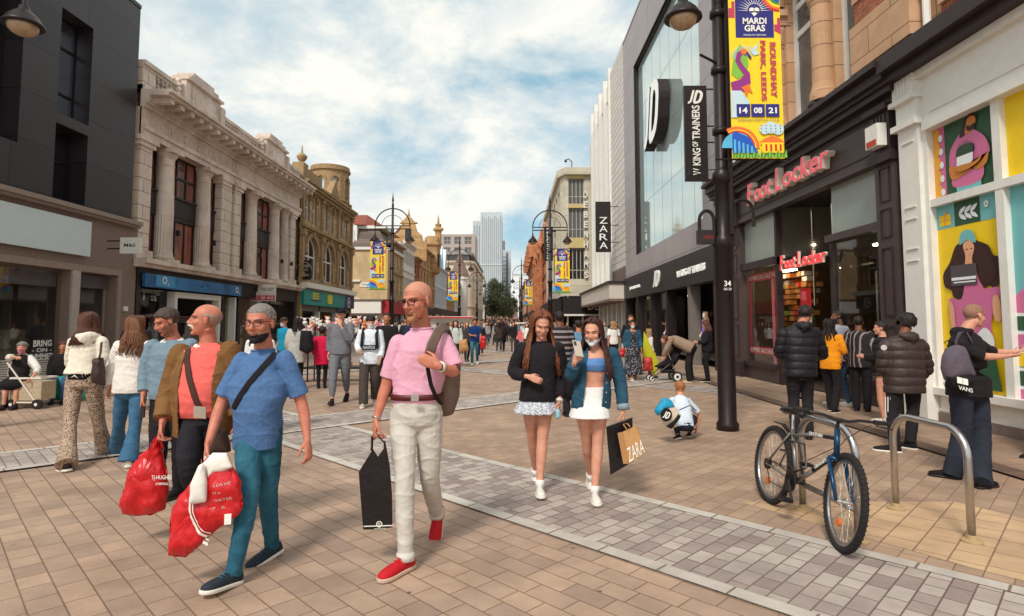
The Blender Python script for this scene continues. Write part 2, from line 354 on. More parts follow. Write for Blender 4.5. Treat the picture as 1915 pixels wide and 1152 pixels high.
# ================= ground =================
def rampz(y): return 0 if y < 62 else (y - 62) * .014
def sheet(name, xs, ys, mat, z=0.0, top=True):
 vs = [(x, y, z + rampz(y)) for y in ys for x in xs]; k = len(xs)
 return struct(MB().add(vs, [(j * k + i, j * k + i + 1, (j + 1) * k + i + 1, (j + 1) * k + i) for j in range(len(ys) - 1) for i in range(k - 1)]).build(name, mat))
PAVEA = M('buff_paving', S(178, 149, 126), .72, .22, 2.2, bump=.25, bscale=90, spec=.5, kind='brick', p=dict(gum=S(90, 74, 64), scol=S(136, 110, 92), w=.29, h=.16, mortar=.0045, col2=S(154, 130, 114), mcol=S(124, 96, 76), axis='xy', rot=R(45), squash=.72, bias=-.1, bd=.01))
PAVEB = M('buff_paving_cross', S(176, 147, 123), .72, .18, 2.2, bump=.25, bscale=90, spec=.5, kind='brick', p=dict(gum=S(90, 74, 64), scol=S(138, 112, 94), w=.27, h=.15, mortar=.004, col2=S(156, 130, 108), mcol=S(128, 100, 80), axis='xy', rot=R(-45), squash=.7, bd=.01))
BANDM = M('grey_setts', S(186, 174, 164), .7, .16, 3, bump=.25, bscale=90, spec=.5, kind='brick', p=dict(gum=S(96, 84, 80), scol=S(128, 112, 106), w=.21, h=.12, mortar=.005, col2=S(144, 126, 120), mcol=S(110, 88, 76), axis='xy', rot=R(-45), squash=.7, bias=0, bd=.01))
BANDN = M('grey_setts_cross', S(186, 174, 164), .7, .16, 3, bump=.25, bscale=90, spec=.5, kind='brick', p=dict(scol=S(128, 112, 106), w=.21, h=.12, mortar=.005, col2=S(144, 126, 120), mcol=S(110, 88, 76), axis='xy', rot=R(45), squash=.7, bias=-.2, bd=.01))
EDGE = M('pale_edge_stone', S(200, 192, 180), .7, .14, 5, bump=.2, bscale=70, kind='brick', p=dict(w=.46, h=.5, mortar=.008, col2=S(180, 170, 160), mcol=S(120, 104, 92), axis='xy', rot=R(45), bd=.008))
EDGEN = M('pale_edge_stone_cross', S(200, 192, 180), .7, .14, 5, bump=.2, bscale=70, kind='brick', p=dict(w=.46, h=.5, mortar=.008, col2=S(180, 170, 160), mcol=S(120, 104, 92), axis='xy', rot=R(-45), bd=.008))
PAVS = M('pavement_slabs', S(160, 134, 112), .78, .18, 2.0, bump=.25, bscale=80, kind='brick', p=dict(gum=S(80, 64, 56), scol=S(112, 90, 76), w=.6, h=.4, mortar=.006, col2=S(146, 120, 100), mcol=S(110, 86, 70), axis='xy', rot=R(90), bd=.006))
KERBM = M('channel_stone', S(112, 88, 74), .85, .2, 6, bump=.25, bscale=60, kind='brick', p=dict(w=.7, h=.3, mortar=.01, col2=S(98, 78, 66), mcol=S(70, 52, 44), axis='xy', rot=R(90)))
YS = [-6, 62, 110, 160, 220, 300, 420, 600, 1500]
sheet('ground', [-900, -12.0, 6.8, 900], YS, PAVEA, 0)
def strip(name, pts, mat, z): return struct(MB().add([(x, y, z + rampz(y)) for x, y in pts], [tuple(range(len(pts)))]).build(name, mat))
# cross-laid field on the street side of the near band
A1 = 6.62; A0 = 4.76            # near diagonal band, Y = c - X
strip('cross_paving', [(-3.0, A1 + 3.0), (.05, 12.62), (5.1, 17.6), (5.1, A1 - 5.1 - .0)], PAVEB, .004)
strip('cross_paving', [(-.9, 12.62 + .2 - 1.0), (-3.0, 9.7), (.05, 12.6)], PAVEB, .004)
def band(c0, c1, sg, xa, xb, zz):   # strip between Y=c0+sg*X and Y=c1+sg*X
 e = .17
 m1, m2 = (BANDM, EDGE) if sg < 0 else (BANDN, EDGEN)
 strip('paving_band', [(xa, c0 + sg * xa), (xb, c0 + sg * xb), (xb, c1 + sg * xb), (xa, c1 + sg * xa)], m1, zz)
 for a, b in ((c0, c0 + e), (c1 - e, c1)):
  strip('band_edging', [(xa, a + sg * xa), (xb, a + sg * xb), (xb, b + sg * xb), (xa, b + sg * xa)], m2, zz + .004)
band(A0, A1, -1, -11.9, 5.1, .008)
band(11.7, 13.4, 1, -11.9, 5.1, .016)
band(17.9, 19.6, -1, -11.9, 5.1, .008)
band(24.6, 26.3, 1, -11.9, 5.1, .016)
for i, c in enumerate((31, 44, 57)): band(c, c + 1.7, -1, -11.9, 5.1, .008)
for i, c in enumerate((37.5, 50.5)): band(c, c + 1.7, 1, -11.9, 5.1, .016)
strip('pavement', [(5.38, -6), (6.8, -6), (6.8, 62), (5.38, 62)], PAVS, .02)
strip('drain_channel', [(5.1, -6), (5.385, -6), (5.385, 62), (5.1, 62)], KERBM, .024)
strip('cycle_stand_paving', [(2.0, 5.3), (3.9, 5.3), (4.7, 3.6), (4.7, 1.9), (2.95, 3.9)], M('ochre_paving', S(194, 162, 126), .75, .2, 2.5, bump=.25, bscale=90, kind='brick', p=dict(w=.32, h=.2, mortar=.0055, col2=S(186, 154, 122), mcol=S(138, 110, 86), axis='xy', rot=R(-45), squash=.7)), .006)
# ================= facade helpers =================
LF = Fr((-12, 0, 0), (0, 1, 0), (1, 0, 0)); RF = Fr((6.8, 0, 0), (0, 1, 0), (-1, 0, 0)); RT = Fr((6.8, 0, 0), (0, -1, 0), (-1, 0, 0))
def wall(mb, fr, u0, u1, z0, z1, holes, depth, mat, rmat=None):
 us = sorted({u0, u1} | {h[0] for h in holes} | {h[1] for h in holes}); zs = sorted({z0, z1} | {h[2] for h in holes} | {h[3] for h in holes})
 us = [u for u in us if u0 <= u <= u1]; zs = [z for z in zs if z0 <= z <= z1]
 for a, b in zip(us, us[1:]):
  run = None
  for c, d in zip(zs, zs[1:]):
   inside = any(h[0] <= (a + b) / 2 <= h[1] and h[2] <= (c + d) / 2 <= h[3] for h in holes)
   if not inside: mb.quad(fr, a, b, c, d, 0, mat)
 rm = rmat or mat
 for h in holes:
  a, b, c, d = h[:4]; arch = len(h) > 4 and h[4]
  r = (b - a) / 2; top = d - r if arch else d
  for q in ([(a, c), (a, top)], [(b, c), (b, top)], [(a, c), (b, c)]) + (() if arch else ([(a, d), (b, d)],)):
   (ua, za), (ub, zb) = q
   mb.add([fr.p(ua, za, 0), fr.p(ub, zb, 0), fr.p(ub, zb, -depth), fr.p(ua, za, -depth)], [(0, 1, 2, 3)], rm)
  if arch:
   k = 10; A = [(a + r - r * math.cos(math.pi * i / k), top + r * math.sin(math.pi * i / k)) for i in range(k + 1)]
   for i in range(k):
    (x0, y0), (x1, y1) = A[i], A[i + 1]
    mb.add([fr.p(x0, y0, 0), fr.p(x1, y1, 0), fr.p(x1, y1, -depth), fr.p(x0, y0, -depth)], [(0, 1, 2, 3)], rm)
    mb.add([fr.p(x0, y0, 0), fr.p(x1, y1, 0), fr.p(x1, d, 0), fr.p(x0, d, 0)], [(0, 1, 2, 3)], mat)
 return mb
def window(par, fr, a, b, c, d, n, gm=GLD, fm=WHITE, nx=1, zs=(), arch=False, fw=.06, pane_name='pane', xs=None):
 m = MB(); r = (b - a) / 2; top = d - r if arch else d
 m.fb(fr, a, a + fw, c, top, n, n + .07, fm).fb(fr, b - fw, b, c, top, n, n + .07, fm).fb(fr, a + fw, b - fw, c, c + fw, n, n + .07, fm)
 if arch: m.arc(fr, a + r, top, r - fw, r, n, fm, 12, n1=n + .07)
 else: m.fb(fr, a + fw, b - fw, d - fw, d, n, n + .07, fm)
 for i in range(1, nx) if xs is None else []: u = a + (b - a) * i / nx; m.fb(fr, u - fw / 2, u + fw / 2, c + fw, (top if not arch else top + r * .8 if abs(u - a - r) < .01 else top), n + .002, n + .06, fm)
 for u in xs or []: m.fb(fr, u - fw / 2, u + fw / 2, c + fw, top - fw, n + .002, n + .06, fm)
 for z in zs: m.fb(fr, a + fw, b - fw, z - fw / 2, z + fw / 2, n + .004, n + .064, fm)
 w_ = m.build('window', fm, par)
 g = MB()
 if arch: g.poly(fr, [(a, c), (b, c)] + [(a + r + r * math.cos(math.pi * i / 10), top + r * math.sin(math.pi * i / 10)) for i in range(11)], n + .02, gm)
 else: g.quad(fr, a, b, c, d, n + .02, gm)
 g.build(pane_name, gm, w_); return w_
def cornice(mb, fr, u0, u1, prof, mat):    # prof: list of (z0,z1,proj) steps
 for z0, z1, p in prof: mb.fb(fr, u0, u1, z0, z1, -.05, p, mat)
 return mb
def massbox(name, fr, u0, u1, z0, z1, n0, n1, mat, par): return MB().fb(fr, u0, u1, z0, z1, n0, n1, mat).build(name, mat, par)
# ================= granite building with the beige shop =================
B = thing('granite_building', 'dark polished granite building over a beige stone shopfront with a blank pale sign', 'building', (-12, 13, 0))
H = [(15.15, 16.32, 7.15, 10.0), (15.15, 16.32, 4.86, 6.86), (12.6, 14.0, 5.95, 11.0), (9.3, 10.6, 5.95, 11)]
m = MB(); wall(m, LF, 7, 18.35, 4.78, 11.7, H, .55, GRAN); m.build('wall', GRAN, B)
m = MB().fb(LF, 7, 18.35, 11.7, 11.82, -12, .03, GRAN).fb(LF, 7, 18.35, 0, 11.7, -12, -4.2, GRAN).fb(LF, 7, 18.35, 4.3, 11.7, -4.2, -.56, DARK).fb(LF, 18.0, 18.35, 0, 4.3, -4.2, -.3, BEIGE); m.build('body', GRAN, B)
MB().add([LF.p(18.352, 4.8, -.0), LF.p(18.352, 11.7, 0), LF.p(18.352, 11.7, -12), LF.p(18.352, 4.8, -12)], [(0, 1, 2, 3)], M('ochre_flank', S(150, 116, 74), .9, .2, 4)).build('flank', None, B)
for (a, b, c, d, z) in ((15.15, 16.32, 7.15, 10.0, (7.9, 9.2)), (15.15, 16.32, 4.86, 6.86, (6.0,)), (12.6, 14, 5.95, 11, (7, 9)), (9.3, 10.6, 5.95, 11, (7, 9))):
 window(B, LF, a, b, c, d, -.55, M('sky_pane', S(214, 222, 236), .03, .04, 1, metal=.95) if z[0] == 7.9 else GLD, BLACKP, 2, z, fw=.05)
m = MB(); cornice(m, LF, 7, 18.6, [(4.58, 4.66, .16), (4.66, 4.78, .24)], BEIGE2); m.build('ledge', BEIGE2, B)
m = MB(); wall(m, LF, 7, 18.7, 0, 4.58, [(7.4, 15.92, .55, 3.02), (16.27, 17.8, 0, 3.0)], .35, BEIGE); m.build('shop_wall', BEIGE, B)
m = MB()
m.fb(LF, 7.2, 17.98, 3.02, 3.2, .002, .05, BEIGE2).fb(LF, 15.95, 16.24, 0, 3.02, .003, .06, M('pale_column', S(176, 166, 156), .6, .1, 5)).fb(LF, 17.82, 17.98, 0, 3.02, .003, .05, BEIGE2).fb(LF, 7.4, 15.92, .35, .55, -.3, .06, BEIGE2)
m.build('trim', BEIGE2, B)
W = window(B, LF, 7.4, 15.92, .55, 3.02, -.3, CLEAR, M('bronze_frame', S(112, 94, 84), .5, .1, 8), 2, (), fw=.06, xs=[9.2, 11.4, 13.75])
m = MB().quad(LF, 7.4, 15.92, 2.55, 3.0, -.32, M('grey_blind', S(112, 100, 98), .8, .15, 6))
m.build('blind', None, B)
DR = MB().fb(LF, 16.3, 17.76, 2.6, 2.98, -.32, -.26, M('door_head', S(92, 86, 90), .6, .1, 3)).fb(LF, 16.3, 16.36, 0, 2.6, -.34, -.28, BEIGE2).fb(LF, 17.7, 17.76, 0, 2.6, -.34, -.28, BEIGE2).build('door', None, B)
MB().quad(LF, 16.36, 17.7, 0, 2.6, -.31, CLEAR).build('pane', CLEAR, DR)
m = MB().text(LF, 'BRING', 15.15, 15.76, .97, 1.14, -.272, .004, WTXT, .03).text(LF, '- ON -', 15.12, 15.76, .83, .93, -.272, .004, WTXT, .02).text(LF, 'SUMMER', 15.0, 15.85, .63, .79, -.272, .004, WTXT, .03)
m.build('window_lettering', WTXT, B)
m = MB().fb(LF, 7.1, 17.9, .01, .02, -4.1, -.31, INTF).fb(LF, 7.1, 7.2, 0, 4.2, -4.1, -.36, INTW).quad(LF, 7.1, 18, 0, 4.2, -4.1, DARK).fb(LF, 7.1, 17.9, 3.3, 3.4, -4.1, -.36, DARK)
for i in range(9):
 u = 8.0 + i * 1.05; m.fb(LF, u, u + .7, .02, .9 + (i % 3) * .25, -2.6, -2.1, [M('goods_a', S(120, 60, 50), .8, .4, 9), M('goods_b', S(70, 90, 80), .8, .4, 9), M('goods_c', S(150, 130, 110), .8, .4, 9)][i % 3])
m.fb(LF, 12.3, 13.9, 2.1, 2.5, -1.3, -1.25, M('green_poster', S(110, 170, 90), .6, .1)).ball(LF.p(13.0, 2.3, -1.0), .07, mat=LIT)
m.build('shop_interior', DARK, B)
MB().fb(LF, 7.0, 16.45, 3.44, 4.42, .05, .14, M('pale_blue_panel', S(204, 216, 218), .5, .03, 2)).build('fascia_sign', None, B)
MB().fb(LF, 18.15, 18.32, 1.95, 2.1, 0, .05, WHITE2).build('alarm_box', WHITE2, B)
# ================= white terracotta colonnade =================
B = thing('colonnade_building', 'white terracotta building with giant half columns and stepped parapet over dark shopfronts', 'building', (-12, 26, 0))
U0, U1 = 18.62, 32.75
m = MB().fb(LF, U0, U1, 3.4, 10, -12, -.38, CREAMD).fb(LF, U0, U1, 0, 3.4, -12, -4, DARK).fb(LF, U0, U1, 7.66, 8.6, -.38, 0, CREAMT)
m.build('body', CREAMD, B)
m = MB()
for u in (18.98, 24.35, 25.45, 32.0):
 m = MB().fb(LF, u - .31, u + .31, 3.95, 7.35, -.6, .0 if u < 30 else 0, CREAMD); m.fb(LF, u - .43, u + .43, 3.66, 3.95, -.6, .08, CREAMT); m.fb(LF, u - .42, u + .42, 7.35, 7.5, -.6, .06, CREAMT); m.fb(LF, u - .5, u + .5, 7.5, 7.655, -.6, .12, CREAMT)
 m.build('pilaster', CREAMD, B)
MB().fb(LF, 24.75, 25.0, 3.66, 7.655, -.36, -.05, CREAMD).build('pier', CREAMD, B)
for u in (20.35, 22.85, 27.1, 29.75, 31.05):
 r = .30 if u < 31 else .26; c0 = LF.p(u, 0, -.16)
 k = 40
 ring = lambda rr, z, fl=0: [c0 + Vector(((rr - (fl if (j % 2) else 0)) * math.cos(2 * math.pi * j / k), (rr - (fl if (j % 2) else 0)) * math.sin(2 * math.pi * j / k), z)) for j in range(k)]
 m = MB().loft([ring(r * 1.05, 3.95), ring(r, 4.1, .02), ring(r * .98, 5.3, .02), ring(r * .99, 5.32), ring(r * .86, 6.95, .0), ring(r * .86, 7.05), ring(r * .95, 7.08), ring(r * .87, 7.12), ring(r * .88, 7.3), ring(r * 1.2, 7.45), ring(r * 1.2, 7.5)], CREAMT)
 m.fb(LF, u - .5 * r / .4, u + .5 * r / .4, 7.5, 7.655, -.6, .27, CREAMT).fb(LF, u - .47 * r / .4, u + .47 * r / .4, 3.66, 3.78, -.6, .26, CREAMT)
 m.loft([ring(r * 1.18, 3.78), ring(r * 1.22, 3.84), ring(r * 1.08, 3.9), ring(r * 1.05, 3.96)], CREAMT)
 c = m.build('column', CREAMT, B)
 MB().fb(LF, u + .22, u + .34, 4.65, 4.85, .14, .26, METAL).build('floodlight', METAL, c)
for a, b in ((19.32, 20.02), (20.66, 22.54), (23.16, 24.02), (25.78, 26.78), (27.42, 29.43), (30.07, 30.8)):
 window(B, LF, a, b, 3.66, 7.65, -.36, GLR, M('iron_frame', S(34, 22, 22), .5, .2, 8), 2 if b - a < 1 else 3, (5.3, 6.1, 6.9), fw=.07)
 MB().fb(LF, a, b, 5.3, 6.1, -.34, -.26, M('iron_panel', S(40, 26, 26), .5, .3, 14, bump=.4, bscale=25)).fb(LF, a + .1, b - .1, 5.45, 5.95, -.26, -.24, M('iron_frame', S(34, 22, 22))).fb(LF, a, b, 6.1, 6.17, -.3, -.2, MATS['iron_panel']).build('spandrel_panel', None, B)
m = MB(); cornice(m, LF, U0 - .05, U1 + .1, [(3.38, 3.5, .3), (3.5, 3.655, .42)], CREAMT); m.build('lower_ledge', CREAMT, B)
m = MB(); cornice(m, LF, U0, U1 + .05, [(7.66, 7.86, .1), (7.86, 8.0, .16), (8.0, 8.6, .02), (8.6, 8.72, .12), (8.72, 8.8, .2), (8.98, 9.08, .85), (9.08, 9.18, .95)], CREAMT)
m.fb(LF, U0, U1, 8.8, 8.98, -.05, .24, CREAMT)
u = U0 + .25
while u < U1: m.fb(LF, u, u + .22, 8.8, 8.975, .24, .78, CREAMT); u += .62
m.build('cornice', CREAMT, B)
MB().fb(LF, 18.37, 18.615, 0, 10.1, -12, -.3, CREAMD).build('party_wall', CREAMD, B)
m = MB().text(LF, 'VERA MODES FOUR SEASONS', 19.6, 25.3, 8.12, 8.45, .0205, .02, CREAMD); m.build('frieze_lettering', CREAMT, B)
m = MB().fb(LF, U0, U1, 9.18, 10.02, -.35, 0, CREAMD).fb(LF, U0, U1, 10.02, 10.16, -.4, .07, CREAMT).fb(LF, U0, U1, 9.18, 9.34, -.3, .08, CREAMT)
LAT = M('pierced_lattice', S(120, 96, 84), .9, .2, 8)
def lattice(u0, u1):
 m.fb(LF, u0, u1, 9.42, 9.92, .0, .006, LAT)
 k = int((u1 - u0) / .24)
 for i in range(k):
  for j in range(2):
   uu = u0 + (i + .5) * (u1 - u0) / k; zz = 9.42 + (j + .5) * .25
   for a in (0, 45, 90, 135): dx, dz = .12 * math.cos(R(a)), .12 * math.sin(R(a)); m.tube([LF.p(uu - dx, zz - dz, .012), LF.p(uu + dx, zz + dz, .012)], .016, 4, CREAMT)
for a, b in ((19.3, 20.3), (24.1, 25.2), (26.6, 27.3), (31.4, 32.4)): lattice(a, b)
m.build('parapet', CREAMD, B)
for c_ in (22.1, 29.1):
 m = MB().fb(LF, c_ - 1.25, c_ + 1.25, 9.18, 10.45, -.5, .16, CREAMT).fb(LF, c_ - 1.45, c_ - 1.15, 9.18, 10.3, -.4, .26, CREAMT).fb(LF, c_ + 1.15, c_ + 1.45, 9.18, 10.3, -.4, .26, CREAMT)
 m.fb(LF, c_ - 1.3, c_ + 1.3, 10.452, 10.55, -.5, .28, CREAMT).fb(LF, c_ - 1.0, c_ + 1.0, 10.55, 10.72, -.5, .2, CREAMT).fb(LF, c_ - .75, c_ + .75, 10.72, 10.9, -.5, .14, CREAMT)
 m.fb(LF, c_ - .9, c_ + .9, 9.5, 10.2, .16, .2, CREAMD).fb(LF, c_ - .7, c_ + .7, 9.62, 10.1, .2, .235, CREAMT)
 for s_ in (-1, 1):
  for q in range(6): m.ball(LF.p(c_ + s_ * 1.62, 9.4 + q * .17, .08), (.12, .1, .1), 6, 5, CREAMT)
 m.build('pediment', CREAMT, B)
# shopfronts
m = MB().fb(LF, 18.72, 32.7, 3.2, 3.38, -.3, .05, SIGNB).fb(LF, 25.75, 32.7, 2.75, 3.2, -.3, .02, SIGNB).fb(LF, 18.72, 18.95, 0, 3.2, -.3, .03, SIGNB).fb(LF, 25.75, 26.0, 0, 2.75, -.3, .02, SIGNB).fb(LF, 32.4, 32.7, 0, 2.75, -.3, .02, SIGNB).fb(LF, 20.95, 21.1, 0, 2.7, -.3, 0, WHITE2).fb(LF, 21.1, 24.1, 2.5, 2.7, -.3, 0, WHITE2).fb(LF, 24.1, 24.25, 0, 2.7, -.3, 0, WHITE2).fb(LF, 25.5, 25.6, 0, 2.7, -.3, 0, WHITE2).fb(LF, 27.6, 28.0, 0, 2.75, -.3, .02, M('stone_pier', S(150, 140, 130), .7, .1, 4))
m.build('shopfront', SIGNB, B)
MB().quad(LF, 18.95, 32.4, 0, 3.2, -.28, CLEAR).build('shop_glass', CLEAR, B)
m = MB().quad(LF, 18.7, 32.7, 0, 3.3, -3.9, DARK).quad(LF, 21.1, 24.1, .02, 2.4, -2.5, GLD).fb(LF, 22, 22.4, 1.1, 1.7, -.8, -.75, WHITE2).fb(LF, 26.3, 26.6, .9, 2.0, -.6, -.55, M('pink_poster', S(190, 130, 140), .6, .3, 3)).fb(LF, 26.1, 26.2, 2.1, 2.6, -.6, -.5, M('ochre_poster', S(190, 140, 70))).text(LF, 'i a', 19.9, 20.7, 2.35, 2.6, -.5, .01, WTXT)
m.build('shop_interior', DARK, B)
O2 = MB().fb(LF, 18.95, 25.7, 2.76, 3.2, .06, .16, M('blue_fascia', S(40, 120, 180), .4, .35, 1.2, kind='stain', p=dict(col2=S(20, 50, 100), scale=.6)))
O2.fb(LF, 19.5, 20.6, 2.8, 3.2, .16, .175, M('blue_light', S(60, 150, 205), .4, .1)).arc(LF, 19.98, 3.03, .085, .13, .18, WTXT, 24, 0, 360).text(LF, '2', 20.15, 20.24, 2.86, 2.95, .178, .004, WTXT).arc(LF, 25.3, 3.0, .085, .13, .165, WTXT, 24, 0, 360).text(LF, '2', 25.46, 25.55, 2.84, 2.92, .163, .004, WTXT)
for q in range(26):
 a = random.random() * 6.28; rr = random.random(); O2.disc(LF, 22.6 + .55 * rr * math.cos(a), 2.98 + .17 * rr * math.sin(a), random.uniform(.015, .05), random.uniform(.01, .04), .163 + q * .0003, [MATS['blue_light'], M('blue_deep', S(16, 36, 84)), M('blue_mid', S(44, 96, 160))][q % 3], 8)
O2.build('fascia_sign', None, B)
# ================= sandstone arcade building =================
B = thing('sandstone_building', 'ornate soot stained sandstone building with round headed windows and a round corner turret', 'building', (-12, 38, 0))
U0, U1 = 33.0, 43.6
AR = [(33.9 + i * 3.35, 36.0 + i * 3.35, 4.2, 6.7, True) for i in range(3)]
SM = []
for i in range(3):
 for k in (0, 1): a = 33.75 + i * 3.35 + k * 1.25; SM.append((a, a + .78, 7.55, 9.25, True))
m = MB(); wall(m, LF, U0, U1, 3.9, 9.7, AR + SM, .22, SAND, SANDT); m.build('wall', SAND, B)
massbox('body', LF, U0, U1, 3.0, 10.3, -11, -.24, SAND, B); massbox('side_wall', LF, 43.3, U1, 0, 10.4, -11, -.0, SANDT, B)
for h in AR: window(B, LF, *h[:4], -.22, GLD, WHITE, 2, (5.55,), True, .09)
for h in SM: window(B, LF, *h[:4], -.2, GLG, WHITE, 1, (8.4,), True, .07)
m = MB()
cornice(m, LF, U0, U1 + .1, [(6.95, 7.08, .1), (7.08, 7.2, .28), (7.2, 7.28, .18), (9.45, 9.55, .12), (9.55, 9.7, .35), (9.7, 9.82, .45), (3.86, 4.2, .12)], SANDT)
u = U0 + .1
while u < U1: m.fb(LF, u, u + .12, 9.3, 9.45, 0, .3, SANDT); u += .34
for i in range(4):
 u = 33.25 + i * 3.38; m.fb(LF, u - .17, u + .17, 4.2, 6.9, 0, .16, SANDT).fb(LF, u - .25, u + .25, 6.6, 6.95, 0, .26, SANDT).fb(LF, u - .22, u + .22, 4.2, 4.5, 0, .24, SANDT).fb(LF, u - .14, u + .14, 7.28, 9.4, 0, .14, SANDT).fb(LF, u - .2, u + .2, 9.1, 9.42, 0, .22, SANDT)
for h in AR: m.arc(LF, (h[0] + h[1]) / 2, h[3] - 1.05, 1.05, 1.3, .003, SANDT, 14, n1=.12); m.fb(LF, (h[0] + h[1]) / 2 - .12, (h[0] + h[1]) / 2 + .12, h[3] - .02, h[3] + .36, .0, .2, SANDT)
for h in SM: m.arc(LF, (h[0] + h[1]) / 2, h[3] - .39, .39, .52, .003, SANDT, 12, n1=.1)
m.build('stone_trim', SANDT, B)
m = MB().fb(LF, U0, 36.5, 9.82, 10.6, -.4, .05, SANDT).fb(LF, 36.5, U1, 9.82, 10.1, -.4, .05, SANDT).fb(LF, U0 - .1, U0 + .7, 9.82, 10.75, -.5, .15, SANDT)
m.prism(LF, [(38.2, 10.1), (40.2, 10.1), (39.2, 11.2)], -.3, .1, SANDT); m.build('parapet', SANDT, B)
m = MB().lathe(LF.p(33.3, 10.75, -.1), [(.12, 0), (.1, .1), (.2, .18), (.3, .36), (.3, .44), (.16, .56), (.08, .62), (.05, .75), (.02, 1.05), (0.005, 1.1)], 12, SANDT); m.build('urn_finial', SANDT, B, True)
TC = Vector((-13.25, 42.2, 0)); tr = 1.33; k = 40; m = MB()
def tr_(r, z): return [TC + Vector((r * math.cos(2 * math.pi * j / k), r * math.sin(2 * math.pi * j / k), z)) for j in range(k)]
for (r, z0, z1) in ((tr, 9.0, 10.3), (tr + .08, 10.3, 10.42), (tr, 12.1, 12.5), (tr + .12, 12.5, 12.62), (tr + .05, 12.62, 12.85)): m.loft([tr_(r, z0), tr_(r, z1)], SANDT)
for i in range(8):
 a = i * 2 * math.pi / 8 + .2; c_ = TC + Vector((math.cos(a), math.sin(a), 0)) * tr; tg = Vector((-math.sin(a), math.cos(a), 0)); nn = Vector((math.cos(a), math.sin(a), 0))
 f = Fr(c_ - Vector((0, 0, 0)), tg, nn); m.fb(f, -.24, .24, 10.42, 12.1, -.35, .05, SANDT); a2 = a + math.pi / 8; c2 = TC + Vector((math.cos(a2), math.sin(a2), 0)) * tr; f2 = Fr(c2, Vector((-math.sin(a2), math.cos(a2), 0)), Vector((math.cos(a2), math.sin(a2), 0)))
 m.arc(f2, 0, 11.75, .26, .42, -.2, SANDT, 8, n1=.03); m.fb(f2, -.3, .3, 12.02, 12.1, -.3, .0, SANDT)
tur = m.build('turret', SANDT, B)
for i in range(8):
 a2 = i * 2 * math.pi / 8 + .2 + math.pi / 8; f2 = Fr(TC + Vector((math.cos(a2), math.sin(a2), 0)) * (tr - .3), Vector((-math.sin(a2), math.cos(a2), 0)), Vector((math.cos(a2), math.sin(a2), 0)))
 window(tur, f2, -.3, .3, 10.45, 12.02, 0, GLSKY, WHITE, 1, (11.3,), True, .06)
for o in [x for x in tur.children]:
 pass
m = MB().fb(LF, U0 + .1, U1, 3.6, 3.9, 0, .5, WHITE2); m.build('ledge', WHITE2, B)
m = MB().fb(LF, U0 + .1, 40.4, 2.65, 3.5, .1, .3, M('teal_fascia', S(28, 148, 140), .45, .05)).fb(LF, 40.4, U1, 2.65, 3.5, .1, .3, M('navy_fascia', S(30, 44, 92), .45, .05)).fb(LF, U0 + .1, U1, 3.5, 3.6, 0, .3, M('grey_fascia', S(120, 112, 116)))
YEL = M('yellow_sign', S(226, 214, 60), .5, .03)
m.text(LF, 'EE', 34.5, 35.6, 3.0, 3.38, .3, .03, YEL, .02).fb(LF, 34.1, 36.0, 2.9, 2.96, .3, .32, MATS['navy_fascia']).text(LF, '8', 37.2, 38.2, 2.78, 3.42, .3, .05, YEL, .06).arc(LF, 42.2, 3.06, .3, .38, .305, WTXT, 20, 0, 360).text(LF, 'BT', 41.98, 42.42, 2.95, 3.18, .3, .01, WTXT)
m.add([LF.p(40.0, 2.65, .31), LF.p(40.9, 2.65, .31), LF.p(41.3, 3.5, .31), LF.p(40.4, 3.5, .31)], [(0, 1, 2, 3)], MATS['teal_fascia'])
m.build('fascia_sign', None, B)
m = MB().fb(LF, U0, U0 + .4, 0, 3.6, -.3, .1, SANDT).fb(LF, 36.6, 36.8, 0, 2.65, -.3, 0, WHITE2).fb(LF, 40.2, 40.4, 0, 2.65, -.3, 0, WHITE2).fb(LF, U1 - .3, U1, 0, 3.6, -.3, .1, SANDT).fb(LF, 33.4, 43.3, 2.3, 2.66, -.3, 0, M('shop_blind', S(120, 120, 116)))
m.quad(LF, 33.2, 43.4, 0, 3.6, -2.4, M('dim_shop', S(84, 74, 64), .8, .4, 1.5)); m.build('shopfront', None, B)
MB().quad(LF, 33.4, 43.3, 0, 2.6, -.2, CLEAR).build('shop_glass', CLEAR, B)
# ================= cream rendered corner building beyond the side street =================
B = thing('rendered_building', 'cream rendered corner building with slate mansard and red tiled roof', 'building', (-15, 57, 0))
CF = Fr((0, 57, 0), (1, 0, 0), (0, -1, 0))
WS = [(-19.0, -18.1, 4.2, 5.9), (-15.75, -14.95, 4.0, 5.6), (-15.75, -15.15, 6.6, 8.0)]
m = MB(); wall(m, CF, -24, -12.9, 3.9, 8.75, WS, .15, REND)
arcp = [(-12.9 + .9 * math.sin(R(a)), 57.9 - .9 * math.cos(R(a))) for a in range(0, 91, 15)]
for (x0, y0), (x1, y1) in zip(arcp, arcp[1:]): m.add([(x0, y0, 3.9), (x1, y1, 3.9), (x1, y1, 8.75), (x0, y0, 8.75)], [(0, 1, 2, 3)], REND)
m.build('wall', REND, B)
for h in WS: window(B, CF, *h, -.13, GLD, WHITE, 2, (), False, .1)
m = MB().fb(CF, -16.0, -14.7, 5.62, 5.8, 0, .2, WHITE2).fb(CF, -16.0, -14.7, 3.85, 4.0, 0, .15, WHITE2); m.box(-24, -12.1, 57.02, 66, 3.9, 8.75, REND); m.build('body', REND, B)
m = MB(); ep = [(-24, 56.8)] + [(-12.9 + 1.1 * math.sin(R(a)), 57.9 - 1.1 * math.cos(R(a))) for a in range(0, 91, 15)] + [(-11.8, 64.5), (-24, 64.5)]
PL = Fr((0, 0, 0), (1, 0, 0), (0, 0, 1), (0, 1, 0)); m.prism(PL, ep, 8.75, 9.0, WHITE2); m.build('eaves', WHITE2, B)
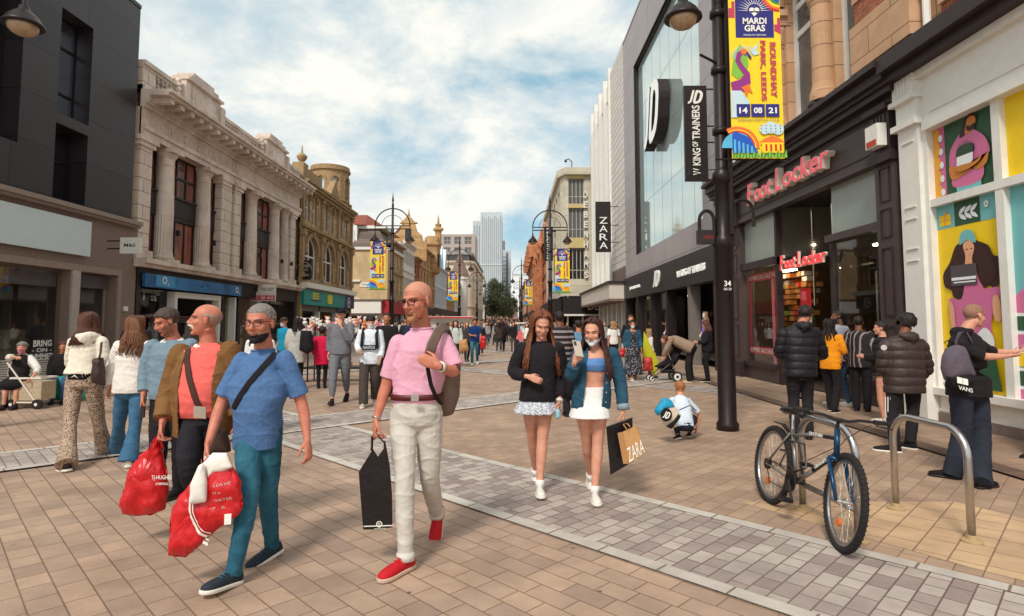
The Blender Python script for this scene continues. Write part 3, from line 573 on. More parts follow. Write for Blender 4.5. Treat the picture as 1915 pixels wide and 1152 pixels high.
m = MB(); base = [Vector((-16.3, 57.2, 9)), Vector((-12.3, 57.2, 9)), Vector((-12.3, 64, 9)), Vector((-16.3, 64, 9))]; top_ = [Vector((-15.8, 58.3, 11.0)), Vector((-13.3, 58.3, 11.0)), Vector((-13.3, 63.5, 11)), Vector((-15.8, 63.5, 11.0))]
m.loft([base, top_], SLATE); m.build('mansard_roof', SLATE, B)
m = MB().prism(CF, [(-19.5, 9.0), (-15.3, 9.0), (-15.3, 11.2), (-17.2, 12.1), (-19.5, 11.5)], -6, -.6, WHITE2).add([(-21.5, 57.4, 11.5), (-14.6, 57.6, 11.3), (-15.4, 62, 13.1), (-20.5, 62, 13.1)], [(0, 1, 2, 3)], TILE).add([(-14.6, 57.6, 11.3), (-12.6, 62, 11.2), (-15.4, 62, 13.1)], [(0, 1, 2)], TILE).add([(-15.4, 62, 13.1), (-20.5, 62, 13.1), (-21.5, 66, 11.2), (-12.6, 66, 11.2)], [(0, 1, 2, 3)], TILE)
m.fb(CF, -15.3, -12.6, 11.0, 11.3, -5.6, -1.0, WHITE2)
m.build('tiled_roof', TILE, B)
window(B, CF, -18.4, -15.6, 9.4, 10.8, -.58, GLG, WHITE, 3, (), False, .12)
m = MB().fb(CF, -24, -12.6, 2.55, 3.7, 0, .5, WHITE2).fb(CF, -24, -12.4, 3.7, 3.9, 0, .55, M('lead_flashing', S(110, 96, 84))).box(-12.6, -11.8, 57, 66, 2.55, 3.8, M('red_fascia', S(170, 40, 50), .5)).box(-24, -12.6, 57.4, 66, 0, 3.9, M('pale_shop', S(190, 182, 172)))
m.fb(CF, -18.8, -14.0, .1, 2.3, -.38, -.36, GLD); m.build('shopfront', WHITE2, B)
MB().fb(CF, -14.75, -13.1, 5.1, 5.55, .01, .05, WHITE).text(CF, 'COMMERCIAL STREET', -14.6, -13.25, 5.25, 5.42, .05, .004, BTXT).build('street_name_plate', WHITE, B)
m = MB(); wall(m, LF, 57.9, 64.4, 3.8, 9.6, [(58.6 + i * 2, 59.5 + i * 2, z, z + 1.8) for i in range(3) for z in (4.6, 7.2)], .3, SAND)
m.fb(LF, 57.9, 64.4, 9.6, 9.8, -.3, .4, SANDT).fb(LF, 57.9, 64.4, 6.6, 6.8, 0, .15, SANDT); m.build('street_wall', SAND, B)
massbox('shop_side', LF, 58.2, 64.4, 0, 9.5, -4, -.31, GLD, B)
# ================= generic facades down the street =================
def facade(name, label, fr, u0, u1, h, mat, cols, rows, zs0=3.6, wm=GLD, wf=WHITE, ww=.55, wh=.62, shop=SIGNB, fascia=None, arch=False, deep=11, cor=None, trimm=None, strip_=False, base=0.0, thin=.3):
 B = thing(name, label, 'building', fr.p((u0 + u1) / 2, 0, 0)); holes = []; cw = (u1 - u0) / cols; rh = (h - zs0 - .4) / rows
 for i in range(cols):
  for j in range(rows):
   a = u0 + cw * (i + .5 - ww / 2); c = zs0 + .3 + rh * (j + .5 - wh / 2); holes.append((a, a + cw * ww, c, c + rh * wh, arch and j == rows - 1))
 m = MB(); wall(m, fr, u0, u1, zs0, h, holes, thin, mat); m.build('wall', mat, B)
 massbox('body', fr, u0, u1, 0, h - .02, -deep, -thin - .02, mat, B)
 for q in holes: window(B, fr, *q[:4], -thin, wm, wf, 2 if ww * cw > .8 else 1, (q[2] + (q[3] - q[2]) * .5,), q[4], .08)
 t = trimm or mat; m = MB(); cornice(m, fr, u0, u1, cor or [(h - .2, h, .2), (h, h + .2, .45)], t)
 for j in range(1, rows): m.fb(fr, u0, u1, zs0 + .3 + rh * j - .08, zs0 + .3 + rh * j + .08, 0, .12, t)
 m.build('cornice', t, B)
 m = MB().fb(fr, u0, u1, zs0 - .9, zs0, 0, .25, fascia or shop)
 for i in range(3): u = u0 + (u1 - u0) * i / 2; m.fb(fr, max(u0, u - .2), min(u1, u + .2), 0, zs0 - .9, -.2, .1, t)
 m.fb(fr, u0 + .2, u1 - .2, .4, zs0 - .9, -.15, -.1, GLD); m.build('shopfront', shop, B); return B
Bm = facade('office_building', 'plain white 1960s building with two long strips of windows behind the street lamp', LF, 64.5, 72, 10.6, WHITE2, 7, 2, 4.2, GLD, M('bronze_frame', S(112, 94, 84)), .8, .5)
facade('brick_building', 'low red brick building squeezed beside the gabled sandstone building', LF, 72, 76, 9.6, REDB, 2, 2, 3.8, GLD, WHITE, .4, .6, trimm=SANDT)
OCH = M('golden_sandstone', S(190, 154, 108), .85, .22, 1.5, bump=.2, bscale=14, kind='brick', p=dict(w=.8, h=.36, mortar=.012, col2=S(168, 130, 88), mcol=S(140, 108, 74)))
B = facade('gabled_building', 'golden sandstone building with a shaped gable, spiky finials and an octagonal corner turret', LF, 76, 91, 11.6, OCH, 5, 3, 3.8, GLD, WHITE, .4, .62, trimm=OCH)
GF = Fr((-13.5, 76, 0), (1, 0, 0), (0, -1, 0))
m = MB().prism(GF, [(-2.4, 9.6), (2.4, 9.6), (2.4, 12.1), (1.9, 12.3), (1.7, 13.1), (1.1, 13.6), (.8, 14.6), (-.8, 14.6), (-1.1, 13.6), (-1.7, 13.1), (-1.9, 12.3), (-2.4, 12.1)], -.5, .1, OCH).fb(GF, -1.1, 1.1, 14.6, 14.75, -.6, .2, OCH).prism(GF, [(-.9, 14.75), (.9, 14.75), (0, 15.7)], -.5, .1, OCH)
m.lathe(GF.p(0, 15.6, -.2), [(.1, 0), (.22, .15), (.1, .3), (.03, .9), (.0, 1.3)], 8, OCH).fb(GF, -.4, .4, 12.2, 13.8, .1, .14, GLD); m.build('gable', OCH, B)
m = MB().prism(Fr((-13.2, 0, 0), (1, 0, 0), (0, 1, 0)), [(-3.6, 11.7), (.9, 11.7), (-1.3, 14.4)], 76.2, 90, M('brown_tiles', S(112, 82, 66), .9, .2, 6)); m.build('roof', None, B)
m = MB().lathe((-12.1, 88.5, 9.2), [(.3, -.6), (1.25, 0), (1.25, 4.0), (1.5, 4.1), (1.5, 4.4), (1.2, 4.5), (1.1, 5.3), (.9, 5.4), (.9, 5.5), (.0, 5.6)], 8, OCH).lathe((-11.3, 89.4, 13), [(.45, 0), (.5, 2.6), (.8, 2.8), (.8, 3.1), (.4, 3.3), (.5, 3.7), (.2, 3.9), (.06, 5.0), (0, 5.3)], 8, OCH); m.build('turret', OCH, B)
for u in (87.9, 89.1): MB().fb(LF, u - .3, u + .3, 10, 12, 1.0, 1.2, GLD).build('turret_window', GLD, B)
WB = M('blue_white_paint', S(206, 214, 218), .7, .08, 1.5)
B = facade('white_gabled_building', 'pale blue and white ornate building with three steep gables', LF, 91.2, 108, 10.6, WB, 9, 2, 4.0, GLG, WHITE2, .5, .75, arch=True, trimm=WB)
for i in range(3):
 c_ = 94 + i * 5.6; MB().prism(LF, [(c_ - 2.2, 10.8), (c_ + 2.2, 10.8), (c_ + .3, 13.9), (c_, 14.9), (c_ - .3, 13.9)], -.6, .15, WB).fb(LF, c_ - .5, c_ + .5, 11.2, 12.6, .15, .2, GLG).build('gable', WB, B)
facade('sandstone_bank', 'narrow ochre stone building between the white gabled building and the turreted white one', LF, 108.2, 122, 11, OCH, 5, 3, 4, GLD, WHITE, .4, .6, arch=True)
B = facade('turreted_building', 'white building with a dark conical corner turret', LF, 122.2, 150, 10.4, WB, 8, 3, 4, GLG, WHITE2, .5, .6)
MB().lathe((-12, 134, 2), [(1.9, 0), (1.9, 9.5), (2.2, 9.6), (2.2, 10.2)], 12, WHITE2).build('turret', None, B); MB().lathe((-12, 134, 12.2), [(2.3, 0), (1.3, 2.6), (.0, 5.6)], 12, M('brown_slate', S(130, 104, 92), .8, .2, 3)).build('turret_roof', None, B)
MB().prism(Fr((-14.5, 0, 0), (1, 0, 0), (0, 1, 0)), [(-4, 10.5), (2.4, 10.5), (-.5, 13.6)], 122.2, 128, MATS['brown_slate']).build('roof', None, B)
# big pale stone store
B = thing('department_store', 'large pale stone store with rounded corner and glazed roof storey closing the left side', 'building', (-18, 165, 0))
SF = Fr((0, 165, 0), (1, 0, 0), (0, -1, 0)); SL = Fr((-11.2, 0, 0), (0, 1, 0), (1, 0, 0))
hs = [(-23 + i * 2.6, -22 + i * 2.6, z, z + 2.2) for i in range(4) for z in (7.5, 11.5)]
m = MB(); wall(m, SF, -30, -13.2, 0, 18.5, hs, .4, PRIM); hh = [(168 + i * 8, 172 + i * 8, 8.5, 15.5) for i in range(7)] + [(168 + i * 8, 172.5 + i * 8, .5, 5.6) for i in range(7)]
wall(m, SL, 167, 226, 0, 18.5, hh, .4, PRIM)
cps = [(-13.2 + 2.0 * math.sin(R(a)), 167 - 2.0 * math.cos(R(a))) for a in range(0, 91, 15)]
for (x0, y0), (x1, y1) in zip(cps, cps[1:]): m.add([(x0, y0, 0), (x1, y1, 0), (x1, y1, 18.5), (x0, y0, 18.5)], [(0, 1, 2, 3)], PRIM)
m.build('wall', PRIM, B)
for h in hs: window(B, SF, *h, -.38, GLD, PRIM, 1, (), False, .1)
for h in hh: window(B, SL, *h, -.38, M('rust_glass', S(130, 90, 70), .3, .3, 1) if h[2] > 5 else GLD, PRIM, 2, (), False, .2)
BR = M('brick_band', S(176, 128, 108), .8, .2, 1, kind='brick', p=dict(w=3, h=3, mortar=.5, off=0, col2=S(186, 134, 112), mcol=S(214, 198, 176)))
def slab(z0, z1, e, mat, nm):
 pp = [(-30, 165 - e)] + [(-13.2 + (2.0 + e) * math.sin(R(a)), 167 - (2.0 + e) * math.cos(R(a))) for a in range(0, 91, 15)] + [(-11.2 + e, 226), (-30, 226)]
 return MB().prism(PL, pp, z0, z1, mat).build(nm, mat, B)
slab(6.2, 6.8, .35, PRIM, 'string_course'); slab(16.4, 17.9, .12, BR, 'brick_band'); slab(18.5, 19.2, .7, PRIM, 'cornice'); slab(19.2, 21.0, -1.2, GLG, 'glazed_storey'); slab(21.0, 21.6, .2, M('roof_edge', S(150, 146, 146)), 'roof')
B = thing('rooftop_block', 'boxy grey brown block with square windows rising above the pale store', 'building', (-22, 185, 0))
BF = Fr((0, 185, 0), (1, 0, 0), (0, -1, 0)); GB = M('taupe_panel', S(172, 158, 150), .8, .08, 1); hs = [(-21.6 + i * 3.3, -19.4 + i * 3.3, z, z + 2.4) for i in range(3) for z in (23.2, 26.6)]
m = MB(); wall(m, BF, -23, -11.7, 21, 29.8, hs, .3, GB); m.box(-23, -11.7, 185.35, 200, 21, 29.8, GB).box(-25.5, -23, 187, 200, 21, 26, GB); m.build('wall', GB, B)
for h in hs: window(B, BF, *h, -.28, GLG, GB, 2, (h[2] + 1.2,), False, .12)
# towers
TW = M('white_cladding', S(186, 194, 198), .5, .05, .2); TD = M('tower_glass', S(150, 160, 168), .2, .1, .3)
B = thing('tower_block', 'tall white residential tower with thin vertical window strips', 'building', (-21, 400, 0))
m = MB().box(-27.0, -14.5, 402, 425, 0, 72, TW).box(-21.5, -7.0, 398, 425, 0, 77.5, TW).box(-15.2, -15.0, 410, 410.2, 77, 81, TW); m.build('wall', TW, B)
for i in range(10):
 x = -20.4 + i * 1.36; MB().box(x, x + .55, 397.8, 398, 3, 74.8 - (i % 3), TD).build('window_strip', TD, B)
for i in range(3): MB().box(-26.3 + i * 1.7, -25.5 + i * 1.7, 401.8, 402, 3, 69, TD).build('window_strip', TD, B)
for i in range(8): MB().box(-6.99, -6.85, 400 + i * 3, 401.2 + i * 3, 3, 74, TD).build('window_strip', TD, B)
MB().box(-27.1, -6.9, 397.6, 402.4, 41, 41.9, TW).build('floor_band', TW, B)
B = thing('tower_block', 'slim blue grey tower standing right of the tall white tower', 'building', (-4, 450, 0))
m = MB().box(-8, -5.5, 455, 470, 0, 66, M('tower_grey', S(120, 124, 130))).box(-7.0, -.8, 450, 470, 0, 58, M('tower_pale', S(186, 194, 198))).box(-4.6, -2.9, 449.8, 450, 0, 56, M('tower_slate', S(96, 108, 122))); m.build('wall', None, B)
for i in range(16): MB().box(-6.8, -4.8, 449.75, 449.9, 4 + i * 3.2, 5.4 + i * 3.2, TD).build('window_strip', TD, B)
# ================= right: brick and sandstone building over the shoe shop =================
B = thing('brick_stone_building', 'brick and clean sandstone building with stone columns above the dark brown shoe shop', 'building', (6.8, 14, 0))
UH = [(11.02, 12.0, 6.3, 12), (12.8, 13.75, 6.3, 9.7), (15.3, 16.5, 6.3, 9.4, True), (17.0, 18.2, 6.3, 9.4, True)]
m = MB(); wall(m, RF, 9.0, 19.2, 6.05, 15.5, [(11.0, 12.02, 6.32, 12), (12.66, 14.12, 6.32, 10.2, True), (15.6, 16.6, 6.32, 9.4, True), (17.3, 18.3, 6.32, 9.4, True)], .25, SANDC, SANDC)
m.build('wall', SANDC, B)
massbox('body', RF, 2.5, 19.2, 4.63, 15.4, -12, -.27, SANDC, B); MB().fb(RF, 19.0, 19.2, 0, 15.4, -12, -.0, REDB).build('party_wall', REDB, B)
window(B, RF, 11.0, 12.02, 6.32, 12, -.25, GLG, WHITE, 1, (8.8,), False, .12); window(B, RF, 12.66, 14.12, 6.32, 10.2, -.25, GLG, WHITE, 1, (8.6, 9.3), True, .14)
for a in (15.6, 17.3): window(B, RF, a, a + 1, 6.32, 9.4, -.25, GLG, WHITE, 1, (8.2,), True, .09)
m = MB()
for u in (12.3, 14.45):
 m = MB(); c_ = RF.p(u, 0, .12); m.lathe(c_, [(.28, 6.32), (.28, 6.48), (.24, 6.56), (.215, 6.7), (.205, 8.4), (.225, 8.44), (.26, 8.55), (.3, 8.75), (.33, 8.85), (.33, 8.95)], 18, SANDC)
 m.fb(RF, u - .36, u + .38, 8.95, 9.15, -.1, .46, SANDC).build('column', SANDC, B)
m = MB().arc(RF, 13.39, 9.45, .75, 1.12, .01, SANDC, 20, n1=.3).arc(RF, 13.39, 9.45, 1.12, 1.22, .01, SANDT, 20, n1=.42).fb(RF, 14.0, 15.2, 9.15, 9.3, 0, .4, SANDC).arc(RF, 16.1, 8.9, .5, .75, .01, SANDC, 12, n1=.2).arc(RF, 17.8, 8.9, .5, .75, .01, SANDC, 12, n1=.2)
m.build('arch_moulding', SANDC, B)
m = MB()
for i in range(12):
 z0 = 7.2 + i * .75
 m.fb(RF, 9.35, 10.95, z0 + .48, z0 + .75, 0, .25, SANDC).fb(RF, 9.38, 10.92, z0, z0 + .48, 0, .22, REDB)
m.fb(RF, 9.3, 10.98, 6.3, 7.2, 0, .3, SANDC).fb(RF, 2.5, 9.0, 6.05, 15.4, -.47, 0, REDB)
for i in range(7): m.fb(RF, 8.2, 8.98, 6.6 + i * 1.2, 7.3 + i * 1.2, 0, .06, SANDC); m.fb(RF, 14.98, 15.25, 6.4 + i * .7, 6.7 + i * .7, 0, .06, REDB); m.fb(RF, 18.5, 19.0, 6.4 + i * .7, 6.75 + i * .7, 0, .06, REDB)
m.build('brick_pier', REDB, B)
m = MB().tube([RF.p(9.15, 6.3, .12), RF.p(9.15, 15, .12)], .06, 10, WHITE).fb(RF, 9.05, 9.25, 7.0, 7.1, 0, .2, WHITE).fb(RF, 9.05, 9.25, 9.0, 9.1, 0, .2, WHITE); m.build('drainpipe', WHITE, B)
# brown shopfront
m = MB(); cornice(m, RF, 9.9, 19.2, [(5.42, 5.6, .15), (5.6, 5.72, .28), (5.72, 5.8, .34), (5.8, 6.0, .42), (6.0, 6.1, .55)], FLD)
m.fb(RF, 2.5, 9.9, 5.86, 6.12, -.05, .5, FLD).fb(RF, 2.5, 9.9, 5.72, 5.86, -.05, .35, FLD)
m.build('shop_cornice', FLD, B)
FS = MB().fb(RF, 10.2, 18.3, 4.62, 5.42, -.3, .06, FLB).fb(RF, 10.8, 17.5, 4.5, 4.6, -.1, .12, FLB).fb(RF, 10.9, 17.4, 4.72, 4.75, .06, .075, FLD).fb(RF, 10.9, 17.4, 5.34, 5.37, .06, .075, FLD).build('fascia', FLB, B)
m = MB()
for a, b in ((10.15, 10.7), (17.3, 18.15)):
 m = MB().fb(RF, a, b, 0, 4.6, -.35, .1, FLB).fb(RF, a - .05, b + .05, 4.45, 4.62, -.3, .2, FLD).fb(RF, a - .03, b + .03, 0, .45, -.3, .15, FLD).fb(RF, a, b, 4.62, 5.42, -.3, .16, FLD).fb(RF, a - .06, b + .06, 5.36, 5.46, -.3, .26, FLD)
 for z0, z1 in ((.6, 1.5), (1.7, 2.9), (3.1, 3.6), (3.75, 4.35)): m.fb(RF, a + .13, b - .13, z0, z0 + .02, .1, .12, FLD).fb(RF, a + .13, b - .13, z1, z1 + .02, .1, .12, FLD).fb(RF, a + .13, a + .15, z0 + .02, z1, .1, .12, FLD).fb(RF, b - .15, b - .13, z0 + .02, z1, .1, .12, FLD)
 for i in range(4): m.fb(RF, a + .1 + i * .1, a + .14 + i * .1, 4.7, 5.3, .16, .18, FLB)
 m.build('pilaster', FLB, B)
MB().fb(RF, 18.3, 19.2, 0, 5.42, -.3, .0, SANDT).build('brick_strip', None, B)
# shop windows: left bay 15.3..17.3 (returning), doorway 12.55..15.3 recessed, right window 10.7..12.55
m = MB().fb(RF, 15.2, 17.3, .38, .5, -.5, .04, FLD).fb(RF, 15.2, 17.3, 0, .38, -.45, -.02, FLB).fb(RF, 10.7, 12.55, .38, .5, -.5, .04, FLD).fb(RF, 10.7, 12.55, 0, .38, -.45, -.02, FLB)
m.fb(RF, 15.15, 17.3, 3.1, 3.3, -.15, .05, FLD).fb(RF, 10.7, 12.6, 3.3, 3.45, -.15, .06, FLB).fb(RF, 12.5, 12.62, 0, 3.3, -.2, -.05, FLD).fb(RF, 15.15, 15.25, 0, 4.55, -.2, -.05, FLD)
m.fb(RF, 15.17, 15.25, 3.1, 3.3, -2.4, -.2, FLD)
for u in (13.2, 14.1): m.fb(RF, u, u + .04, 2.0, 4.5, -.5, -.46, CHROME)
m.build('window_frame', FLB, B)
MB().quad(RF, 15.25, 17.3, 3.3, 4.58, -.1, FILM).build('frosted_pane', FILM, B); MB().quad(RF, 10.7, 12.55, 3.45, 4.6, -.1, FILM).build('frosted_pane', FILM, B)
MB().add([RF.p(15.2, 3.3, -.1), RF.p(15.2, 4.58, -.1), RF.p(15.0, 4.58, -2.4), RF.p(15.0, 3.3, -2.4)], [(0, 1, 2, 3)], M('brown_film', S(92, 84, 76), .3, .1)).quad(RF, 12.6, 15.1, 3.2, 4.58, -2.4, MATS['brown_film']).build('brown_pane', FILM, B)
MB().quad(RF, 15.25, 17.3, .5, 3.1, -.1, CLEAR).build('pane', CLEAR, B); MB().quad(RF, 10.7, 12.5, .5, 3.3, -.1, CLEAR).build('pane', CLEAR, B)
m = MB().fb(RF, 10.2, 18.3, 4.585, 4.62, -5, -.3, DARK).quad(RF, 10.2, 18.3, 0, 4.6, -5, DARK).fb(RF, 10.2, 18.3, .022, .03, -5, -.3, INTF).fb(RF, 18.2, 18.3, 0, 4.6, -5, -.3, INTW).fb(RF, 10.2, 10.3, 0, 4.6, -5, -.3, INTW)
BX = [M('box_tan', S(170, 116, 56), .8, .3, 6), M('box_orange', S(196, 110, 44), .7, .3, 6), M('box_green', S(110, 130, 60), .8, .3), M('box_white', S(200, 190, 170), .7, .2), M('box_red', S(180, 40, 40), .6, .2)]
for i in range(150):
 u = random.uniform(15.4, 17.2); z = .6 + int(random.random() * 16) * .15; n_ = -random.uniform(.9, 1.3)
 m.fb(RF, u, u + random.uniform(.15, .32), z, z + .12, n_ - .2, n_, BX[int(random.random() ** 2.2 * 5)])
for i in range(70):
 u = random.uniform(10.5, 14.8); z = .4 + int(random.random() * 7) * .36; n_ = -random.uniform(2.6, 4.6)
 m.fb(RF, u, u + .28, z, z + .02, n_ - .3, n_, M('shelf', S(90, 84, 78)))
 m.ball(RF.p(u + .14, z + .07, n_ - .1), (.06, .13, .05), 8, 5, [BX[3], BX[0], FLD, BX[1]][i % 4])
for i in range(14): m.ball(RF.p(10.9 + (i % 7) * 1.05, 3.6 - .4 * (i // 7), -1.0 - 1.8 * (i // 7)), (.05, .05, .03), 8, 5, LIT)
for u in (15.5, 16.4): m.fb(RF, u, u + .6, 2.98, 3.02, -.75, -.62, LIT2)
for u in (10.9, 11.8): m.fb(RF, u, u + .5, 3.2, 3.24, -.9, -.8, LIT2)
for u in (12.9,): m.fb(RF, u, u + .4, 3.1, 3.14, -3.4, -3.3, LIT2)
m.build('shop_interior', DARK, B)
REDS = M('sale_red', S(206, 36, 48), .5, .05); PINKS = M('sale_pink', S(226, 110, 116), .5, .05)
m = MB()
for a, b, c, d in ((15.3, 17.25, 2.76, 2.98), (15.3, 17.25, .72, .92), (17.08, 17.2, .9, 2.76), (15.55, 15.72, .5, 2.76), (15.35, 15.5, .9, 2.76)): m.fb(RF, a, b, c, d, -.15, -.145, REDS if a != 15.55 else PINKS)
for i in range(2): m.text(RT, 'SUMMER SALE SALE SALE', -17.2, -15.35, 2.81 - i * 2.04, 2.93 - i * 2.04, -.144, .002, WTXT)
m.fb(RF, 14.55, 15.05, 1.3, 2.45, -.6, -.58, REDS).fb(RF, 14.75, 14.98, 2.15, 2.38, -.58, -.575, PINKS).text(RT, '50%', -15.02, -14.5, 1.55, 1.85, -.578, .004, WTXT, .02)
m.build('sale_sticker', REDS, B)
m = MB().fb(RF, 10.75, 11.35, .9, 2.55, -.35, -.32, M('pale_blue_poster', S(170, 196, 190), .6, .1)).tube([RF.p(11.0, 1.0, -.31), RF.p(11.05, 1.8, -.31)], .015, 5, M('leaf_dark', S(50, 70, 50)))
for i in range(7): a = R(30 + i * 20); m.ball(RF.p(11.05 + .16 * math.cos(a), 1.75 + .2 * math.sin(a), -.315), (.01, .07, .09), 8, 5, MATS['leaf_dark'])
m.fb(RF, 11.5, 11.56, .6, 2.6, -.4, -.36, CHROME).fb(RF, 11.6, 12.4, 2.75, 2.79, -.4, -.36, CHROME); m.build('poster', None, B)
def shoplogo(name, u0, u1, z0, z1, n, par, face, side, d=.09):
 m = MB();
 for tx, a, b, up in (('F', 0, .09, 1), ('oot', .11, .36, .74), ('L', .41, .49, 1.0), ('ocker', .51, 1.0, .86)):
  x0 = u0 + (u1 - u0) * a; x1 = u0 + (u1 - u0) * b; zz = z0 + (z1 - z0) * up
  m.text(RT, tx, x0, x1, z0 + .02, zz, n, d, side, .03, .12); m.text(RT, tx, x0 + .012, x1 - .012, z0 + .032, zz - .012, n + d, .01, face, .012, .12)
 return m.build(name, face, par)
PNK = M('sign_pink', S(232, 92, 104), .45, .04, emit=.22); CRM = M('sign_cream', S(226, 216, 200), .5, .05); LRED = M('neon_red', S(235, 50, 60), .4, .02, emit=.6)
shoplogo('shop_name_sign', -16.25, -12.0, 4.82, 5.42, .07, B, PNK, CRM, .16)
shoplogo('hanging_name_sign', -14.6, -12.45, 2.86, 3.25, .07, B, LRED, CRM, .05)
m = MB().fb(RF, 10.2, 10.55, 4.72, 5.12, .17, .34, WHITE).fb(RF, 10.24, 10.51, 4.74, 4.84, .34, .35, M('alarm_red', S(190, 70, 50))); tag(m.build('alarm_box', WHITE), 'white burglar alarm box with red base on the dark shop pilaster', 'alarm box')
# ================= white mural shopfront =================
B = thing('mural_shopfront', 'white painted shopfront boarded with bright illustrated panels at the right edge', 'building', (6.8, 7, 0))
m = MB().fb(RF, 2.5, 9.95, 4.86, 5.72, -.3, .05, WHITE).fb(RF, 2.5, 9.4, 4.7, 4.86, -.2, .12, WHITE).fb(RF, 2.5, 9.95, 5.6, 5.718, -.2, .16, WHITE).fb(RF, 2.5, 9.3, 4.98, 5.0, .05, .07, WHITE)
m.fb(RF, 2.5, 9.45, 0.17, .45, -.2, .0, WHITE).fb(RF, 2.5, 9.45, .45, .56, -.2, .1, WHITE).fb(RF, 2.5, 9.45, 0, .17, -.2, .04, M('grey_plinth', S(120, 104, 96), .8, .2, 4)).fb(RF, 9.0, 9.45, .2, .23, .0, .02, WHITE)
m.build('frame', WHITE, B)
m = MB().fb(RF, 9.5, 9.98, 0, 4.86, -.3, .12, WHITE).fb(RF, 9.44, 10.06, 4.86, 4.96, -.3, .2, WHITE).fb(RF, 9.44, 10.06, 5.3, 5.38, -.3, .22, WHITE).fb(RF, 9.44, 10.08, 5.75, 5.86, -.3, .3, WHITE).fb(RF, 9.5, 9.98, 4.96, 5.3, -.3, .14, WHITE).fb(RF, 9.48, 10.0, 5.38, 5.75, -.3, .18, WHITE).fb(RF, 9.46, 10.02, 0, 1.0, -.3, .2, WHITE)
for i in range(5): m.fb(RF, 9.56 + i * .08, 9.6 + i * .08, 5.4, 5.7, .18, .2, WHITE)
for z0, z1 in ((1.2, 2.6), (2.8, 3.3), (3.5, 4.6)): m.fb(RF, 9.6, 9.88, z0, z0 + .02, .12, .14, WHITE).fb(RF, 9.6, 9.88, z1, z1 + .02, .12, .14, WHITE)
m.build('pilaster', WHITE, B)
m = MB().fb(RF, 2.5, 9.45, 3.44, 3.56, -.12, .04, WHITE)
for u in (8.0, 6.6, 5.2, 3.8): m.fb(RF, u, u + .14, .56, 4.7, -.12, .03, WHITE)
m.fb(RF, 9.4, 9.5, .56, 4.86, -.12, .05, WHITE); m.build('glazing_bar', WHITE, B)
PN = dict(pink=S(212, 112, 156), green=S(44, 84, 54), yel=S(246, 206, 24), teal=S(118, 186, 188), skin=S(204, 128, 52), hair=S(58, 30, 26), white=S(236, 238, 238), pskin=S(230, 168, 130), plant=S(50, 70, 50), grey=S(84, 74, 80), ora=S(240, 170, 60), pb=S(190, 220, 232))
PM = {k: M('mural_' + k, v, .55, .04, 12) for k, v in PN.items()}
def panel(nm, a, b, c, d, base, draw):     # text-frame coords: a<b are -Y
 m = MB().fb(RT, a, b, c, d, -.1, -.06, PM[base]); st = [-.058]
 X = lambda x: a + (b - a) * x; Z = lambda z: c + (d - c) * z
 def P(col, pts): m.poly(RT, [(X(x), Z(z)) for x, z in pts], st[0], PM[col]); st[0] += .0012
 def D(col, x, z, r, r2=None): m.disc(RT, X(x), Z(z), r * (b - a), (r2 or r) * (b - a), st[0], PM[col]); st[0] += .0012
 def blob(col, pts, k=4):   # smoothed closed outline
  n = len(pts); q = []
  for i in range(n):
   p0, p1, p2, p3 = [pts[(i + j - 1) % n] for j in range(4)]
   for s in range(k):
    t = s / k; f = lambda A, B_, C, D_: .5 * ((2 * B_) + (-A + C) * t + (2 * A - 5 * B_ + 4 * C - D_) * t * t + (-A + 3 * B_ - 3 * C + D_) * t ** 3)
    q.append((f(p0[0], p1[0], p2[0], p3[0]), f(p0[1], p1[1], p2[1], p3[1])))
  P(col, q)
 draw(P, D, blob, m, X, Z, st); m.build(nm, PM[base], B)
def d1(P, D, blob, m, X, Z, st):
 P('ora', [(0, 0), (.1, 0), (.1, 1), (0, 1)]); P('pink', [(.08, 0), (.2, 0), (.2, 1), (.08, 1)])
 for i in range(5): D('ora', .07, .1 + i * .2, .055, .09)
 for i in range(5): D('white', .145, .08 + i * .19, .035, .045)
 P('teal', [(.38, 0), (.75, 0), (.75, .14), (.36, .14)]); blob('pink', [(.33, .1), (.33, .35), (.28, .4), (.3, .6), (.42, .75), (.56, .82), (.7, .76), (.84, .62), (.9, .42), (.8, .38), (.76, .1)])
 blob('hair', [(.46, .74), (.5, .84), (.56, .97), (.68, 1.0), (.74, .93), (.7, .86), (.6, .8), (.54, .74)]); blob('skin', [(.55, .76), (.57, .86), (.6, .95), (.68, .96), (.72, .9), (.7, .82), (.66, .76)]); blob('hair', [(.58, .86), (.64, .84), (.7, .86), (.7, .8), (.64, .77), (.58, .8)])
 blob('skin', [(.28, .4), (.3, .22), (.42, .2), (.7, .3), (.78, .34), (.88, .42), (.84, .28), (.7, .24), (.56, .33), (.42, .34)])
 for i in range(9): a = R(30 + i * 15); P('plant', [(.53, .45), (.57, .45), (.55 + .17 * math.cos(a), .5 + .2 * math.sin(a))]); blob('plant', [(.42, .48), (.45, .6), (.55, .62), (.66, .6), (.68, .5), (.55, .46)])
 P('white', [(.42, .35), (.43, .48), (.68, .48), (.67, .37), (.55, .31)]); blob('skin', [(.4, .33), (.44, .36), (.7, .35), (.8, .4), (.76, .33), (.6, .28), (.46, .28)])
